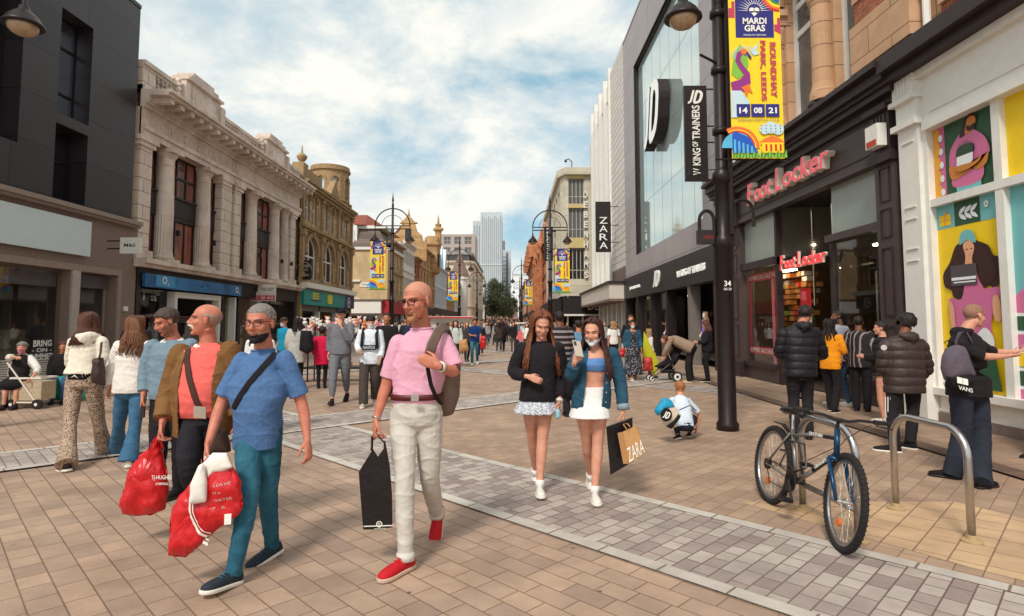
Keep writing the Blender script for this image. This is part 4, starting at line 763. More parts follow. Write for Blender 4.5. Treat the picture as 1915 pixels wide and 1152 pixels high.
def d2(P, D, blob, m, X, Z, st):
 P('teal', [(0, .87), (.3, .87), (.3, 1), (0, 1)]); P('green', [(.3, .87), (.7, .87), (.7, 1), (.3, 1)]); P('teal', [(.7, .87), (1, .87), (1, 1), (.7, 1)])
 P('yel', [(.05, .885), (.24, .885), (.24, .945), (.05, .945)]); P('ora', [(.13, .885), (.16, .885), (.16, .965), (.13, .965)]); P('ora', [(.05, .91), (.24, .91), (.24, .918), (.05, .918)])
 for i in range(6):
  x, z, a = .38 + (i // 2) * .09, .93, (1 if i % 2 else -1); blob('white', [(x, z), (x + .03, z + .025 * a), (x + .11, z + .035 * a), (x + .07, z + .008 * a)])
 D('white', .8, .95, .035, .04); D('grey', .8, .95, .01)
 blob('hair', [(.42, .78), (.3, .76), (.2, .68), (.08, .62), (.1, .55), (.2, .53), (.24, .49), (.38, .48), (.42, .55), (.48, .66), (.52, .6), (.62, .52), (.78, .54), (.86, .52), (.96, .58), (.94, .67), (.86, .69), (.8, .74), (.66, .77), (.56, .79)])
 blob('pink', [(.15, .48), (.2, .3), (.22, .2), (.78, .2), (.78, .36), (.92, .48), (.9, .53), (.7, .53), (.62, .64), (.52, .66), (.44, .6), (.36, .48)])
 blob('hair', [(.42, .76), (.3, .74), (.16, .62), (.2, .55), (.32, .5), (.4, .54), (.46, .64)]); blob('hair', [(.58, .76), (.72, .74), (.86, .66), (.9, .6), (.8, .55), (.66, .56), (.6, .66)])
 blob('pskin', [(.44, .64), (.46, .7), (.43, .76), (.48, .78), (.56, .78), (.6, .74), (.56, .69), (.56, .64), (.5, .61)]); m.fb(RT, X(.47), X(.505), Z(.735), Z(.739), st[0], st[0] + .001, PM['hair']); m.fb(RT, X(.54), X(.575), Z(.735), Z(.739), st[0], st[0] + .001, PM['hair']); m.fb(RT, X(.51), X(.54), Z(.705), Z(.709), st[0], st[0] + .001, PM['pink']); st[0] += .002; blob('teal', [(.38, .765), (.4, .82), (.5, .84), (.6, .82), (.63, .765), (.5, .785)])
 m.fb(RT, X(.22), X(.62), Z(.55), Z(.66), st[0], st[0] + .003, PM['grey']); m.fb(RT, X(.26), X(.6), Z(.565), Z(.572), st[0] + .003, st[0] + .004, PM['white']); m.fb(RT, X(.23), X(.61), Z(.58), Z(.595), st[0] + .003, st[0] + .004, PM['white']); st[0] += .006
 blob('pskin', [(.16, .46), (.24, .44), (.26, .3), (.3, .18), (.22, .16), (.2, .26)]); blob('pskin', [(.84, .48), (.92, .48), (.94, .38), (.88, .36), (.83, .4)])
 blob('white', [(.4, .22), (.55, .28), (.7, .33), (.82, .28), (.8, .2), (.66, .12), (.5, .14)]); P('green', [(.55, .02), (.6, .16), (.82, .22), (.9, .02)]); blob('white', [(.0, .12), (.1, .16), (.22, .1), (.2, .05), (0, .03)])
def d3(P, D, blob, m, X, Z, st):
 blob('teal', [(.35, .45), (.6, .62), (.9, .66), (1, .5), (.8, .4), (.5, .4)])
def d4(P, D, blob, m, X, Z, st):
 blob('pink', [(0, .48), (.3, .55), (.5, .52), (.5, .4), (0, .38)])
 for i, c in enumerate(('green', 'pink', 'yel', 'green', 'pink')): P('white', [(0, .4 - i * .085), (1, .4 - i * .085), (1, .385 - i * .085), (0, .385 - i * .085)]); P(c, [(0, .385 - i * .085), (1, .385 - i * .085), (1, .32 - i * .085), (0, .32 - i * .085)])
 D('pb', .5, .7, .2, .4)
panel('mural_panel', -9.4, -8.14, 3.56, 4.7, 'green', d1); panel('mural_panel', -9.4, -8.14, .56, 3.44, 'yel', d2)
panel('mural_panel', -8.0, -6.74, 3.56, 4.7, 'yel', d3); panel('mural_panel', -8.0, -6.74, .56, 3.44, 'teal', d4)
panel('mural_panel', -6.6, -3.94, .56, 4.7, 'pink', d3)
# ================= grey sports store =================
B = thing('sports_store', 'grey panelled sports store with a huge glass wall above a black fascia', 'building', (6.8, 27, 0))
m = MB(); wall(m, RF, 19.2, 35.0, 4.22, 18.6, [(20.75, 32.0, 5.3, 15.9)], .35, GREYP, BLACKP)
m.add([RF.p(35, 4.2, 0), RF.p(35, 18.6, 0), RF.p(35, 18.6, -12), RF.p(35, 4.2, -12)], [(0, 1, 2, 3)], GREYP).fb(RF, 19.2, 35.0, 18.6, 18.7, -12, .03, GREYP)
m.build('wall', GREYP, B); massbox('body', RF, 19.2, 34.99, 4.2, 18.58, -12, -.37, DARK, B); massbox('back', RF, 19.2, 34.99, 0, 4.3, -12, -4, DARK, B)
Wn = MB()
for a, b, c, d in ((20.75, 20.8, 5.3, 15.9), (31.9, 32.0, 5.3, 15.9), (20.8, 31.9, 5.3, 5.36), (20.8, 31.9, 15.8, 15.9)): Wn.fb(RF, a, b, c, d, -.34, -.1, BLACKP)
LN = M('glass_joint', S(120, 132, 134), .4, .05)
for i in range(1, 7): Wn.fb(RF, 20.8 + i * 1.6, 20.815 + i * 1.6, 5.36, 15.8, -.26, -.245, LN)
for i in range(1, 4): Wn.fb(RF, 20.8, 31.9, 5.3 + i * 2.65, 5.315 + i * 2.65, -.262, -.246, LN)
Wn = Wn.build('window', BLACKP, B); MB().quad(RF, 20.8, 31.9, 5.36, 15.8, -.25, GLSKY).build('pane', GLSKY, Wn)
m = MB().fb(RF, 19.3, 35.0, 3.0, 4.2, -.3, .12, SIGNB).build('fascia_sign', SIGNB, B)
JDW = M('logo_white', S(245, 244, 238), .4, .01, emit=.12)
JDA = [[(-.02, .0), (.05, .02), (.17, .12), (.24, .35), (.42, .98), (.30, 1.0), (.12, .42), (.06, .16), (-.03, .1)]]
def JD(mb, fr, u, z, w, h, n, e, mat, side):
 def sc(p): return [(u + x * w, z + y * h) for x, y in p]
 j = [(0, 0), (.12, .03), (.24, .14), (.30, .3), (.47, 1.0), (.33, 1.0), (.17, .34), (.12, .2), (.0, .13)]
 o = [(.30, .0), (.60, .0), (.80, .08), (.93, .26), (1.02, .62), (1.02, .8), (.94, .94), (.78, 1.0), (.55, 1.0)]
 i_ = [(.50, .18), (.62, .18), (.70, .24), (.78, .4), (.84, .66), (.83, .78), (.76, .84), (.68, .84)]
 for (p, r) in ((j, None),):
  mb.prism(fr, sc(p), n, n + e, side); mb.poly(fr, sc(p), n + e + .004, mat)
 O = sc(o); I = sc(i_); k = 24
 def rs(P, k):
  per = [math.dist(P[i], P[(i + 1) % len(P)]) for i in range(len(P))]; T = sum(per); q = []
  for s in range(k):
   d = T * s / k; i = 0
   while d > per[i] and i < len(P) - 1: d -= per[i]; i += 1
   t = d / per[i]; a, b = P[i], P[(i + 1) % len(P)]; q.append((a[0] + (b[0] - a[0]) * t, a[1] + (b[1] - a[1]) * t))
  return q
 ci = (sum(p[0] for p in I) / len(I), sum(p[1] for p in I) / len(I))
 def polar(P): # resample by angle around inner centre
  q = []
  for s in range(k):
   an = 2 * math.pi * s / k; dx, dy = math.cos(an) * w, math.sin(an) * h; best = None
   for i in range(len(P)):
    a, b = P[i], P[(i + 1) % len(P)]; ex, ey = b[0] - a[0], b[1] - a[1]; den = dx * ey - dy * ex
    if abs(den) < 1e-9: continue
    t = ((a[0] - ci[0]) * ey - (a[1] - ci[1]) * ex) / den; s2 = ((a[0] - ci[0]) * dy - (a[1] - ci[1]) * dx) / den
    if t > 0 and -1e-6 <= s2 <= 1 + 1e-6: best = t if best is None else max(best, t)
   best = best or 0; q.append((ci[0] + dx * best, ci[1] + dy * best))
  return q
 OO, II = polar(O), polar(I)
 for nn, mt in ((n + e + .004, mat),):
  vs = [fr.p(*p, nn) for p in OO] + [fr.p(*p, nn) for p in II]; mb.add(vs, [(i, (i + 1) % k, k + (i + 1) % k, k + i) for i in range(k)], mt)
 for PP in (OO, II):
  vs = [fr.p(*p, n) for p in PP] + [fr.p(*p, n + e) for p in PP]; mb.add(vs, [(i, (i + 1) % k, k + (i + 1) % k, k + i) for i in range(k)], side)
 return mb
m = JD(MB(), RT, -28.4, 10.0, 2.9, 2.7, -.2, .5, JDW, BLACKP); m.build('logo_sign', JDW, B)
m = JD(MB(), RT, -27.6, 3.25, 1.15, .75, .12, .06, JDW, WTXT); m.text(RT, 'KING OF TRAINERS', -23.1, -20.2, 3.42, 3.68, .125, .04, JDW, .03).text(RT, 'JDSPORTS.CO.UK', -33.2, -30.5, 3.42, 3.62, .125, .04, JDW, .02).text(RT, 'WW', -23.65, -23.25, 3.42, 3.66, .125, .04, JDW, .02); m.build('fascia_lettering', JDW, B)
m = MB()
for u in (19.4, 22.3, 25.6, 28.6, 31.6, 34.7): m.fb(RF, u, u + .3, 0, 3.0, -.35, .05, BLACKP if u != 22.3 else M('steel_post', S(120, 112, 106), .5))
m.fb(RF, 19.4, 35, .25, .3, -1.8, -.35, INTF); m.build('shopfront', BLACKP, B)
MB().quad(RF, 25.9, 28.6, 0, 3.0, -.2, CLEAR).build('shop_glass', CLEAR, B); MB().quad(RF, 28.9, 31.6, 0, 3, -.2, CLEAR).build('shop_glass', CLEAR, B)
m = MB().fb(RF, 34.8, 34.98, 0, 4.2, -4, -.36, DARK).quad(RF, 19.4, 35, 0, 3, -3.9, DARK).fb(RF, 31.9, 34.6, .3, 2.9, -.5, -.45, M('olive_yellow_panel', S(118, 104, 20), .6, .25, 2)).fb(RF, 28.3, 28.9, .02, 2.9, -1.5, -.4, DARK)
for i in range(26): u = random.uniform(20, 31); m.fb(RF, u, u + .4, .4 + (i % 5) * .5, .7 + (i % 5) * .5, -3.8, -3.5, [BX[3], BX[4], BX[2], FLB][i % 4])
for u in (26.2, 29.2): m.fb(RF, u, u + 1.6, 2.86, 2.9, -1.6, -1.5, LIT2)
m.build('shop_interior', DARK, B)
# ================= white fashion store with canopy =================
B = thing('fashion_store', 'white fashion store with ribbed tall windows and a long pale canopy', 'building', (6.8, 42, 0))
STRP = M('white_tile_strips', S(214, 204, 196), .6, .06, 3, kind='brick', p=dict(w=2.4, h=.42, mortar=.03, off=.5, col2=S(222, 214, 206), mcol=S(150, 140, 132)))
m = MB().fb(RF, 35.01, 39.8, 5.0, 18.9, -12, -.02, STRP).fb(RF, 35.01, 39.8, 4.2, 5.0, -12, -.01, M('brown_band', S(120, 98, 92), .7)).fb(RF, 39.8, 49, 4.2, 18.6, -12, -.5, GLG)
for u in (39.8, 42.0, 44.3, 46.6, 48.8): m.fb(RF, u, u + .35, 4.2, 19.3, -.5, .12, WHITE2)
for i in range(4):
 u = 40.15 + i * 2.28; m.fb(RF, u, u + 1.95, 4.2, 6.2, -.5, -.2, WHITE2).fb(RF, u, u + 1.95, 17.6, 18.7, -.5, -.1, WHITE2)
 for j in range(1, 3): m.fb(RF, u + j * .65 - .04, u + j * .65 + .04, 6.2, 17.6, -.5, -.3, WHITE2)
 for z in (8.5, 11, 13.5, 16): m.fb(RF, u, u + 1.95, z, z + .1, -.49, -.32, WHITE2)
m.build('wall', STRP, B)
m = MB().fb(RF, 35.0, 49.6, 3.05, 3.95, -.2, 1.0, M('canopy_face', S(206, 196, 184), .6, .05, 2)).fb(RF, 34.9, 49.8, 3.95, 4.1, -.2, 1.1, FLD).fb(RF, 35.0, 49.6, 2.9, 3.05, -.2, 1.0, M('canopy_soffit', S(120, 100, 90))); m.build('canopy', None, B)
m = MB().quad(RF, 35, 49, 0, 3, -.6, GLG)
for u in (35.2, 36.9, 38.8, 40.6, 42.5, 44.4, 46.5): m.fb(RF, u, u + .3, 0, 3, -.6, -.1, WHITE2)
m.build('shopfront', WHITE2, B)
# ================= corner department store =================
B = thing('corner_store', 'stone and yellow panelled corner department store projecting into the street', 'building', (6, 52, 0))
ST = M('grey_cream_stone', S(206, 196, 176), .8, .1, 1.2, bump=.1, bscale=20, kind='brick', p=dict(w=1.2, h=.6, mortar=.012, col2=S(196, 184, 164), mcol=S(150, 138, 120))); YP = M('yellow_panel', S(200, 178, 124), .7, .06, 2)
DF = Fr((0, 49.9, 0), (1, 0, 0), (0, -1, 0))
m = MB(); wall(m, DF, 4.6, 8.8, 3.9, 14.3, [(4.85, 6.2, z, z + h) for z, h in ((5.3, 2.7), (8.85, 2.6), (11.8, 2.2))], .25, ST)
DS = Fr((4.25, 0, 0), (0, 1, 0), (-1, 0, 0)); wall(m, DS, 50.9, 73, 3.9, 14.3, [(52 + i * 2.6, 53.6 + i * 2.6, 5, 13.4) for i in range(8)], .35, ST)
m.add([(4.6, 49.9, 3.9), (4.25, 50.9, 3.9), (4.25, 50.9, 14.3), (4.6, 49.9, 14.3)], [(0, 1, 2, 3)], ST).box(4.65, 14, 50.3, 73, 3.9, 14.25, GLG)
m.build('wall', ST, B)
m = MB()
for z, h in ((8.0, .85), (11.45, .35), (14.0, .3)): m.fb(DF, 4.8, 6.25, z, z + h, -.1, .12, YP)
m.build('bay_panel', YP, B)
for z, h in ((5.3, 2.7), (8.85, 2.6), (11.8, 2.2)): window(B, DF, 4.85, 6.2, z, z + h, -.2, GLD if z < 6 else GLG, M('pale_frame', S(180, 172, 156)), 4, (z + h * .3,), False, .06)
pp = [(9, 49.5), (4.5, 49.5), (3.95, 50.8), (3.95, 73.2), (9, 73.2)]
MB().prism(PL, pp, 14.3, 14.9, ST).prism(PL, [(9, 50.5), (7.2, 50.5), (7.0, 52), (9, 60)], 14.9, 17.4, M('roof_room', S(190, 196, 192))).build('parapet', ST, B)
m = MB()
for i, ch in enumerate('DEBENHAMS'): m.text(DF, ch, 6.12, 6.46, 12.3 - i * .86, 12.85 - i * .86, .1, .12, WHITE, .02)
m.build('vertical_lettering', WHITE, B)
m = MB().fb(DF, 4.3, 8.4, 2.35, 3.75, 0, .7, SIGNB).fb(DF, 4.2, 8.5, 2.2, 2.35, -.3, .75, WHITE2).text(DF, 'DEBENHAMS', 6.35, 10.8, 2.7, 3.3, .7, .05, WTXT).box(3.55, 4.25, 50.5, 73, 2.4, 3.7, SIGNB); m.build('fascia_sign', SIGNB, B)
m = MB().box(4.4, 4.65, 50, 73, 0, 3.9, DARK).fb(DF, 4.4, 14, 0, 2.2, -1.2, -1.0, GLD).fb(DF, 4.5, 4.8, 0, 3.9, -.4, -.1, WHITE2).fb(DF, 6.0, 6.15, 0, 2.2, -.9, -.7, WHITE2).box(4.7, 14, 50.4, 70, 2.2, 3.9, DARK); m.build('shopfront', None, B)
m = MB().tube([(5.2, 50.3, 14.9), (5.2, 50.3, 15.6), (4.95, 50.2, 15.8), (4.7, 50.1, 15.75)], .04, 6, METAL).ball((4.65, 50.1, 15.6), .12, mat=METAL); tag(m.build('security_camera', METAL), 'small dome security camera on a bent arm above the corner store parapet', 'camera')
m = MB().box(3.1, 3.95, 56.3, 56.5, 7.6, 10.9, SIGNB).box(3.95, 4.25, 56.35, 56.45, 8, 8.1, METAL).box(3.95, 4.25, 56.35, 56.45, 10.4, 10.5, METAL)
for i, ch in enumerate('DEBENHAMS'): m.text(Fr((0, 56.3, 0), (0, 0, -1), (0, -1, 0), (1, 0, 0)), ch, -10.75 + i * .345, -10.48 + i * .345, 3.35, 3.75, 0, .02, WTXT, .01)
tag(m.build('projecting_sign', SIGNB), 'narrow black vertical department store sign reading DEBENHAMS beside the right street lamp', 'sign')
# far right terracotta
B = facade('terracotta_building', 'ornate orange terracotta Victorian building beyond the corner department store', Fr((4.3, 0, 0), (0, 1, 0), (-1, 0, 0)), 73.2, 104, 11.6, TERRA, 13, 4, 3.8, GLD, WHITE2, .5, .62, arch=True, trimm=TERRA)
for i in range(4):
 c_ = 76 + i * 8; MB().prism(Fr((4.3, 0, 0), (0, 1, 0), (-1, 0, 0)), [(c_ - 2, 11.8), (c_ + 2, 11.8), (c_ + 1.6, 13), (c_ + .8, 13.4), (c_, 14.8), (c_ - .8, 13.4), (c_ - 1.6, 13)], -.5, .3, TERRA).build('gable', TERRA, B)
 MB().lathe((4.0, c_ + 3.8, 3.8), [(.28, 0), (.28, 8.0), (.4, 8.2), (.4, 8.5), (.3, 8.8), (.2, 10), (.0, 10.8)], 10, TERRA).build('pinnacle', TERRA, B)
B = facade('terracotta_building', 'second orange stone building, further up the right side and partly hidden', Fr((4.0, 0, 0), (0, 1, 0), (-1, 0, 0)), 104.2, 145, 13.5, M('brown_terracotta', S(176, 112, 76), .85, .25, 1), 14, 4, 4, GLD, WHITE2, .5, .6, arch=True)
for i in range(5): MB().lathe((3.9, 107 + i * 8, 13.5), [(1.2, 0), (1.3, 2), (.0, 4.5)], 8, MATS['brown_terracotta']).build('pinnacle', None, B)
facade('pink_building', 'pinkish stone building far up the right side of the street', Fr((3.6, 0, 0), (0, 1, 0), (-1, 0, 0)), 146, 190, 12.5, M('pinkish_stone', S(190, 140, 120), .85, .15, .8), 10, 3, 4)
facade('pale_building', 'small pale building at the far end of the street on the right', Fr((3.2, 0, 0), (0, 1, 0), (-1, 0, 0)), 192, 260, 13, M('far_stone', S(196, 176, 150), .85, .1, .5), 12, 3, 4)
facade('end_building', 'low brown building closing the far end of the street below the trees', Fr((0, 300, 0), (1, 0, 0), (0, -1, 0)), -14, 3, 13.0, M('far_brown', S(150, 124, 106), .85, .1, .5), 8, 3, 4)
# ================= street furniture =================
def lamp_head(par, c, s=1.0, ax=(1, 0, 0)):
 m = MB().lathe(c, [(.02, .50), (.035, .48), (.035, .32), (.07, .30), (.08, .24), (.13, .2), (.2, .13), (.235, .06), (.265, .03), (.27, 0), (.24, -.005), (.2, .0)], 20, METAL)
 h = m.build('lantern', METAL, par, True)
 MB().ball(c + Vector((0, 0, .0)), (.2, .2, .15), 16, 8, LAMPG).build('lamp_glass', LAMPG, h, True)
def street_lamp(x, y, label, ang=0, ban=None, near=False, glabel='hooped street lamps along the street', z0=0):
 t = thing('street_lamp', label, 'street lamp', (x, y, z0), glabel); o = Vector((x, y, z0)); d = Vector((math.cos(ang), math.sin(ang), 0)); rw = .93
 m = MB().lathe(o, [(.16, 0), (.16, .1), (.13, .14), (.13, 2.7), (.15, 2.72), (.15, 2.85), (.105, 2.9), (.105, 3.7), (.14, 3.72), (.14, 3.84), (.09, 3.9), (.085, 6.6), (.06, 6.62), (.06, 7.9), (.03, 8.0), (.055, 8.12), (.02, 8.4), (0, 8.6)], 16, METAL)
 for z in (4.45, 5.4, 6.3): m.lathe(o + Vector((0, 0, z)), [(.12, 0), (.12, .09)], 12, METAL)
 m.build('post', METAL, t, True)
 m = MB(); hz = 6.75
 m.tube([o + d * (rw * math.cos(R(a))) + Vector((0, 0, hz + rw * math.sin(R(a)))) for a in range(0, 181, 10)], .032, 8, METAL)
 m.tube([o + d * (rw * .62 * math.cos(R(a))) + Vector((0, 0, hz + rw * .62 * math.sin(R(a)))) for a in range(0, 181, 15)], .014, 6, METAL)
 for z, r in ((hz, .03), (hz - .16, .03)): m.tube([o - d * (rw + .02) + Vector((0, 0, z)), o + d * (rw + .02) + Vector((0, 0, z))], r, 6, METAL)
 for s in (-1, 1): m.tube([o + d * rw * s + Vector((0, 0, hz)), o + d * rw * s + Vector((0, 0, 6.35))], .022, 6, METAL); m.tube([o + d * .5 * s + Vector((0, 0, 5.55)), o + Vector((0, 0, 5.55))], .02, 6, METAL)
 m.build('hoop', METAL, t)
 for s in (-1, 1): lamp_head(t, o + d * rw * s + Vector((0, 0, 5.95)))
 return t
BL = {k: M('banner_' + k, v, .6, .05, 8) for k, v in dict(yellow=S(248, 214, 40), navy=S(44, 44, 122), purple=S(150, 50, 130), crimson=S(196, 60, 96), lgreen=S(130, 190, 70), cyan=S(90, 180, 220), pale=S(196, 220, 226), orange=S(238, 120, 50), blue=S(30, 90, 190), red=S(210, 50, 40), green=S(60, 140, 60)).items()}
def banner(x, y, z0, z1, w_, label, side=1, full=True, tilt=0, group=None):
 t = thing('street_banner', label, 'banner', (x, y, z0), group)
 fr = Fr((x, y, z0), (1, tilt, 0), (0, -1, 0)); h = z1 - z0; q = [0.012]
 m = MB()
 nx, nz = 4, 16; vs = []
 m.fb(fr, 0, w_, 0, h, 0, .01, BL['yellow'])
 def P(c, pts): m.poly(fr, [(a * w_, b * h) for a, b in pts], q[0], BL[c]); q[0] += .0006
 def D(c, a, b, r, r2=None): m.disc(fr, a * w_, b * h, r * w_, (r2 or r) * w_, q[0], BL[c], 14); q[0] += .0006
 def A(c, a, b, r0, r1, a0=0, a1=180): m.arc(fr, a * w_, b * h, r0 * w_, r1 * w_, q[0], BL[c], 16, a0, a1); q[0] += .0006
 P('crimson', [(0, .84), (.12, .84), (.12, .94), (.06, .94), (.06, .9), (0, .9)]); P('crimson', [(.88, .76), (1, .74), (1, .84), (.94, .84), (.94, .8), (.88, .8)])
 P('navy', [(.13, .72), (.87, .72), (.87, 1.0), (.13, 1.0)])
 for c, r in (('red', .36), ('orange', .31), ('yellow', .27), ('green', .22), ('blue', .17)): m.arc(fr, w_ * .99, h * .985, .02, r * w_, q[0], BL[c], 12, 180, 270); q[0] += .0006
 for i in range(15): a = R(i * 180 / 14); m.add([fr.p(w_ * .5 + .13 * w_ * math.cos(a) - .006 * math.sin(a), h * .885 + .13 * w_ * math.sin(a) + .006 * math.cos(a), q[0]), fr.p(w_ * .5 + .34 * w_ * math.cos(a), h * .885 + .3 * w_ * math.sin(a), q[0]), fr.p(w_ * .5 + .13 * w_ * math.cos(a) + .006 * math.sin(a), h * .885 + .13 * w_ * math.sin(a) - .006 * math.cos(a), q[0])], [(0, 1, 2)], WTXT)
 q[0] += .0006
 for s in (-1, 1): m.disc(fr, w_ * (.5 + s * .045), h * .886, .055 * w_, .055 * w_, q[0], WTXT, 12)
 m.poly(fr, [(w_ * .405, h * .88), (w_ * .595, h * .88), (w_ * .5, h * .848)], q[0], WTXT); q[0] += .0006
 m.text(fr, 'MARDI', .27 * w_, .73 * w_, .802 * h, .84 * h, q[0], .002, WTXT, .03).text(fr, 'GRAS', .3 * w_, .7 * w_, .757 * h, .796 * h, q[0], .002, WTXT, .03).text(fr, 'PROUD IN THE PARK', .28 * w_, .72 * w_, .73 * h, .74 * h, q[0], .002, WTXT)
 P('lgreen', [(.02, .5), (.08, .62), (.2, .68), (.32, .64), (.36, .56), (.3, .5), (.14, .47)])
 for i in range(7): A('pale', .3, .58, .14 + i * .025, .148 + i * .025, 40, 170)
 P('pale', [(.4, .64), (.56, .69), (.52, .64), (.58, .62), (.46, .61)])
 pts = [(.02, .42), (.2, .43), (.3, .46), (.32, .5), (.22, .54), (.15, .58), (.18, .62), (.26, .635), (.33, .62)]; rr = [.1, .12, .1, .06, .05, .05, .05, .05, .05]
 vs = []
 for i, (a, b) in enumerate(pts):
  a0, b0 = pts[max(0, i - 1)]; a1, b1 = pts[min(len(pts) - 1, i + 1)]; dx, dz = (a1 - a0) * w_, (b1 - b0) * h; l = math.hypot(dx, dz) or 1
  for s in (-1, 1): vs.append(fr.p(a * w_ - s * dz / l * rr[i] * w_, b * h + s * dx / l * rr[i] * w_, q[0]))
 m.add(vs, [(2 * i, 2 * i + 1, 2 * i + 3, 2 * i + 2) for i in range(len(pts) - 1)], BL['purple']); q[0] += .0006
 D('orange', .27, .635, .06); P('navy', [(.32, .64), (.42, .6), (.4, .585), (.34, .61)]); P('orange', [(.2, .42), (.36, .44), (.42, .38), (.34, .4), (.3, .36), (.26, .4)])
 tf = Fr(fr.p(0, 0), (0, 0, -1), (0, -1, 0), (1, 0, 0))
 m.text(tf, 'ROUNDHAY', -.69 * h, -.36 * h, .77 * w_, .89 * w_, q[0], .002, BL['crimson'], .03); m.text(tf, 'PARK, LEEDS', -.7 * h, -.34 * h, .57 * w_, .69 * w_, q[0], .002, BL['crimson'], .03)
 P('pale', [(0, .4), (.2, .4), (.36, .33), (.3, .27), (.1, .24), (0, .24)])
 for i, s in enumerate(('14', '08', '21')): P('navy', [(.1 + i * .28, .245), (.36 + i * .28, .245), (.36 + i * .28, .32), (.1 + i * .28, .32)]); m.text(fr, s, (.15 + i * .28) * w_, (.31 + i * .28) * w_, .265 * h, .3 * h, q[0], .002, WTXT, .03)
 m.text(fr, 'MARDIGRASFESTIVAL.CO.UK', .12 * w_, .92 * w_, .22 * h, .23 * h, q[0], .001, BL['navy'])
 for c, r in (('orange', .42), ('yellow', .36), ('red', .34), ('cyan', .3)): A(c, .1, .06, .02, r, 0, 120 if r > .3 else 180)
 P('blue', [(.0, .03), (.5, .03), (.34, .12), (.05, .16), (0, .14)]);
 for i in range(5): P('cyan', [(.03 + i * .08, .03), (.07 + i * .08, .03), (.07 + i * .08, .11 - i * .01), (.03 + i * .08, .11 - i * .01)])
 for a, b, r in ((.62, .17, .1), (.74, .18, .12), (.88, .17, .11)): D('pale', a, b, r)
 for i in range(5):
  for j in range(3): D('navy', .56 + i * .09, .155 + j * .018, .01)
 P('orange', [(.5, .09), (1, .09), (.9, .115), (.76, .13), (.62, .115)]); P('yellow', [(.56, .03), (.96, .03), (.96, .09), (.56, .09)])
 for i in range(4): P('red', [(.62 + i * .09, .04), (.66 + i * .09, .04), (.66 + i * .09, .08), (.62 + i * .09, .08)])
 for i in range(34): a = i / 34; P('lgreen' if i % 2 else 'green', [(a - .01, 0), (a + .05, 0), (a + .02 + .01 * math.sin(i * 9), .035 + .015 * math.sin(i * 5))])
 m.build('cloth', BL['yellow'], t)
 m = MB()
 for z in (-.01, h + .01): m.tube([fr.p(-.25 if side > 0 else -.08, z), fr.p(w_ + .08 if side > 0 else w_ + .25, z)], .016, 6, METAL)
 m.build('banner_arm', METAL, t); return t
street_lamp(3.18, 8.8, 'tall dark street lamp post in the right foreground, numbered 34', R(40))
MB()
L1 = [o for o in bpy.data.objects if o.name.startswith('street_lamp')][0]
m = MB()
o_ = Vector((3.18, 8.8, 0))
for s, zc in ((1, 3.25), (-1, 3.12)):
 m.tube([o_ + Vector((.13 * s, 0, zc - 1.0)), o_ + Vector((.13 * s, 0, zc))] + [o_ + Vector((s * (.13 + (.17 if s > 0 else .11) * (1 - math.cos(R(a)))), 0, zc + (.19 if s > 0 else .15) * math.sin(R(a)))) for a in range(15, 181, 15)] + [o_ + Vector((s * (.47 if s > 0 else .35), 0, zc - (.22 if s > 0 else .16)))], .026, 8, METAL)
m.tube([o_ + Vector((-.08, -.02, 3.9)), o_ + Vector((-.48, -.02, 3.88)), o_ + Vector((-.5, -.02, 3.82))], .008, 5, METAL).tube([o_ + Vector((-.4, -.02, 3.86)), o_ + Vector((-.1, -.02, 3.68))], .008, 5, METAL)
m.tube([o_ + Vector((.11, -.06, 2.9)), o_ + Vector((.11, -.06, 8))], .04, 8, METAL)
m.build('hook_bracket', METAL, L1)
nf = Fr((3.18, 8.668, 0), (1, 0, 0), (0, -1, 0)); MB().text(nf, '34', -.045, .055, 2.12, 2.2, 0, .003, WTXT, .02).text(nf, 'B6120', -.05, .06, 2.06, 2.095, 0, .003, WTXT).build('number_plate', WTXT, L1)
banner(3.16 + .12, 8.62, 4.02, 6.6, .78, 'yellow festival banner with flamingo hanging on the near right lamp post')
t = thing('sign_box', 'small dark sign box with red lettering hanging on the left of the near lamp post', 'sign', (2.86, 8.8, 2.8))
MB().box(2.79, 3.03, 8.74, 8.84, 2.76, 2.97, BLACKP).text(Fr((0, 8.74, 0), (1, 0, 0), (0, -1, 0)), 'metro', 2.87, 3.02, 2.83, 2.89, 0, .004, M('red_led', S(140, 40, 34), .5, emit=.1)).build('casing', None, t)
MB().box(3.32, 3.44, 8.8, 8.9, 2.74, 2.96, BLACKP).build('casing_back', BLACKP, t)
street_lamp(-8.15, 8.4, 'street lamp whose lantern hangs in at the top left corner', R(0))
street_lamp(-6.35, 31, 'hooped street lamp in front of the cream rendered building, carrying a yellow banner', 0)
street_lamp(2.05, 31.5, 'hooped street lamp in front of the corner department store', 0)
banner(-6.9 + -.55, 30.8, 3.35, 5.9, .8, 'yellow festival banner on the far left street lamp', side=-1)
banner(2.3, 31.3, 3.2, 5.55, .78, 'yellow festival banner on the far right street lamp beside the corner store')
k = 0
for x, y, lab in ((-4.3, 48, 'street lamp further up the left side, right of the pink shirted man'), (-4.3, 72, 'distant street lamp on the left before the white gabled building'), (-4.5, 100, 'far street lamp on the left before the pale store'), (1.0, 62, 'distant street lamp on the right before the terracotta buildings'), (1.2, 92, 'far street lamp on the right under the trees')):
 street_lamp(x, y, lab, 0, z0=rampz(y))
banner(1.35, 61.8, 3.5, 6.2, .8, 'small yellow festival banner beside the terracotta building'); banner(-5.2, 47.9, 3.4, 5.8, .8, 'yellow festival banner seen behind the pink shirted man', side=-1)
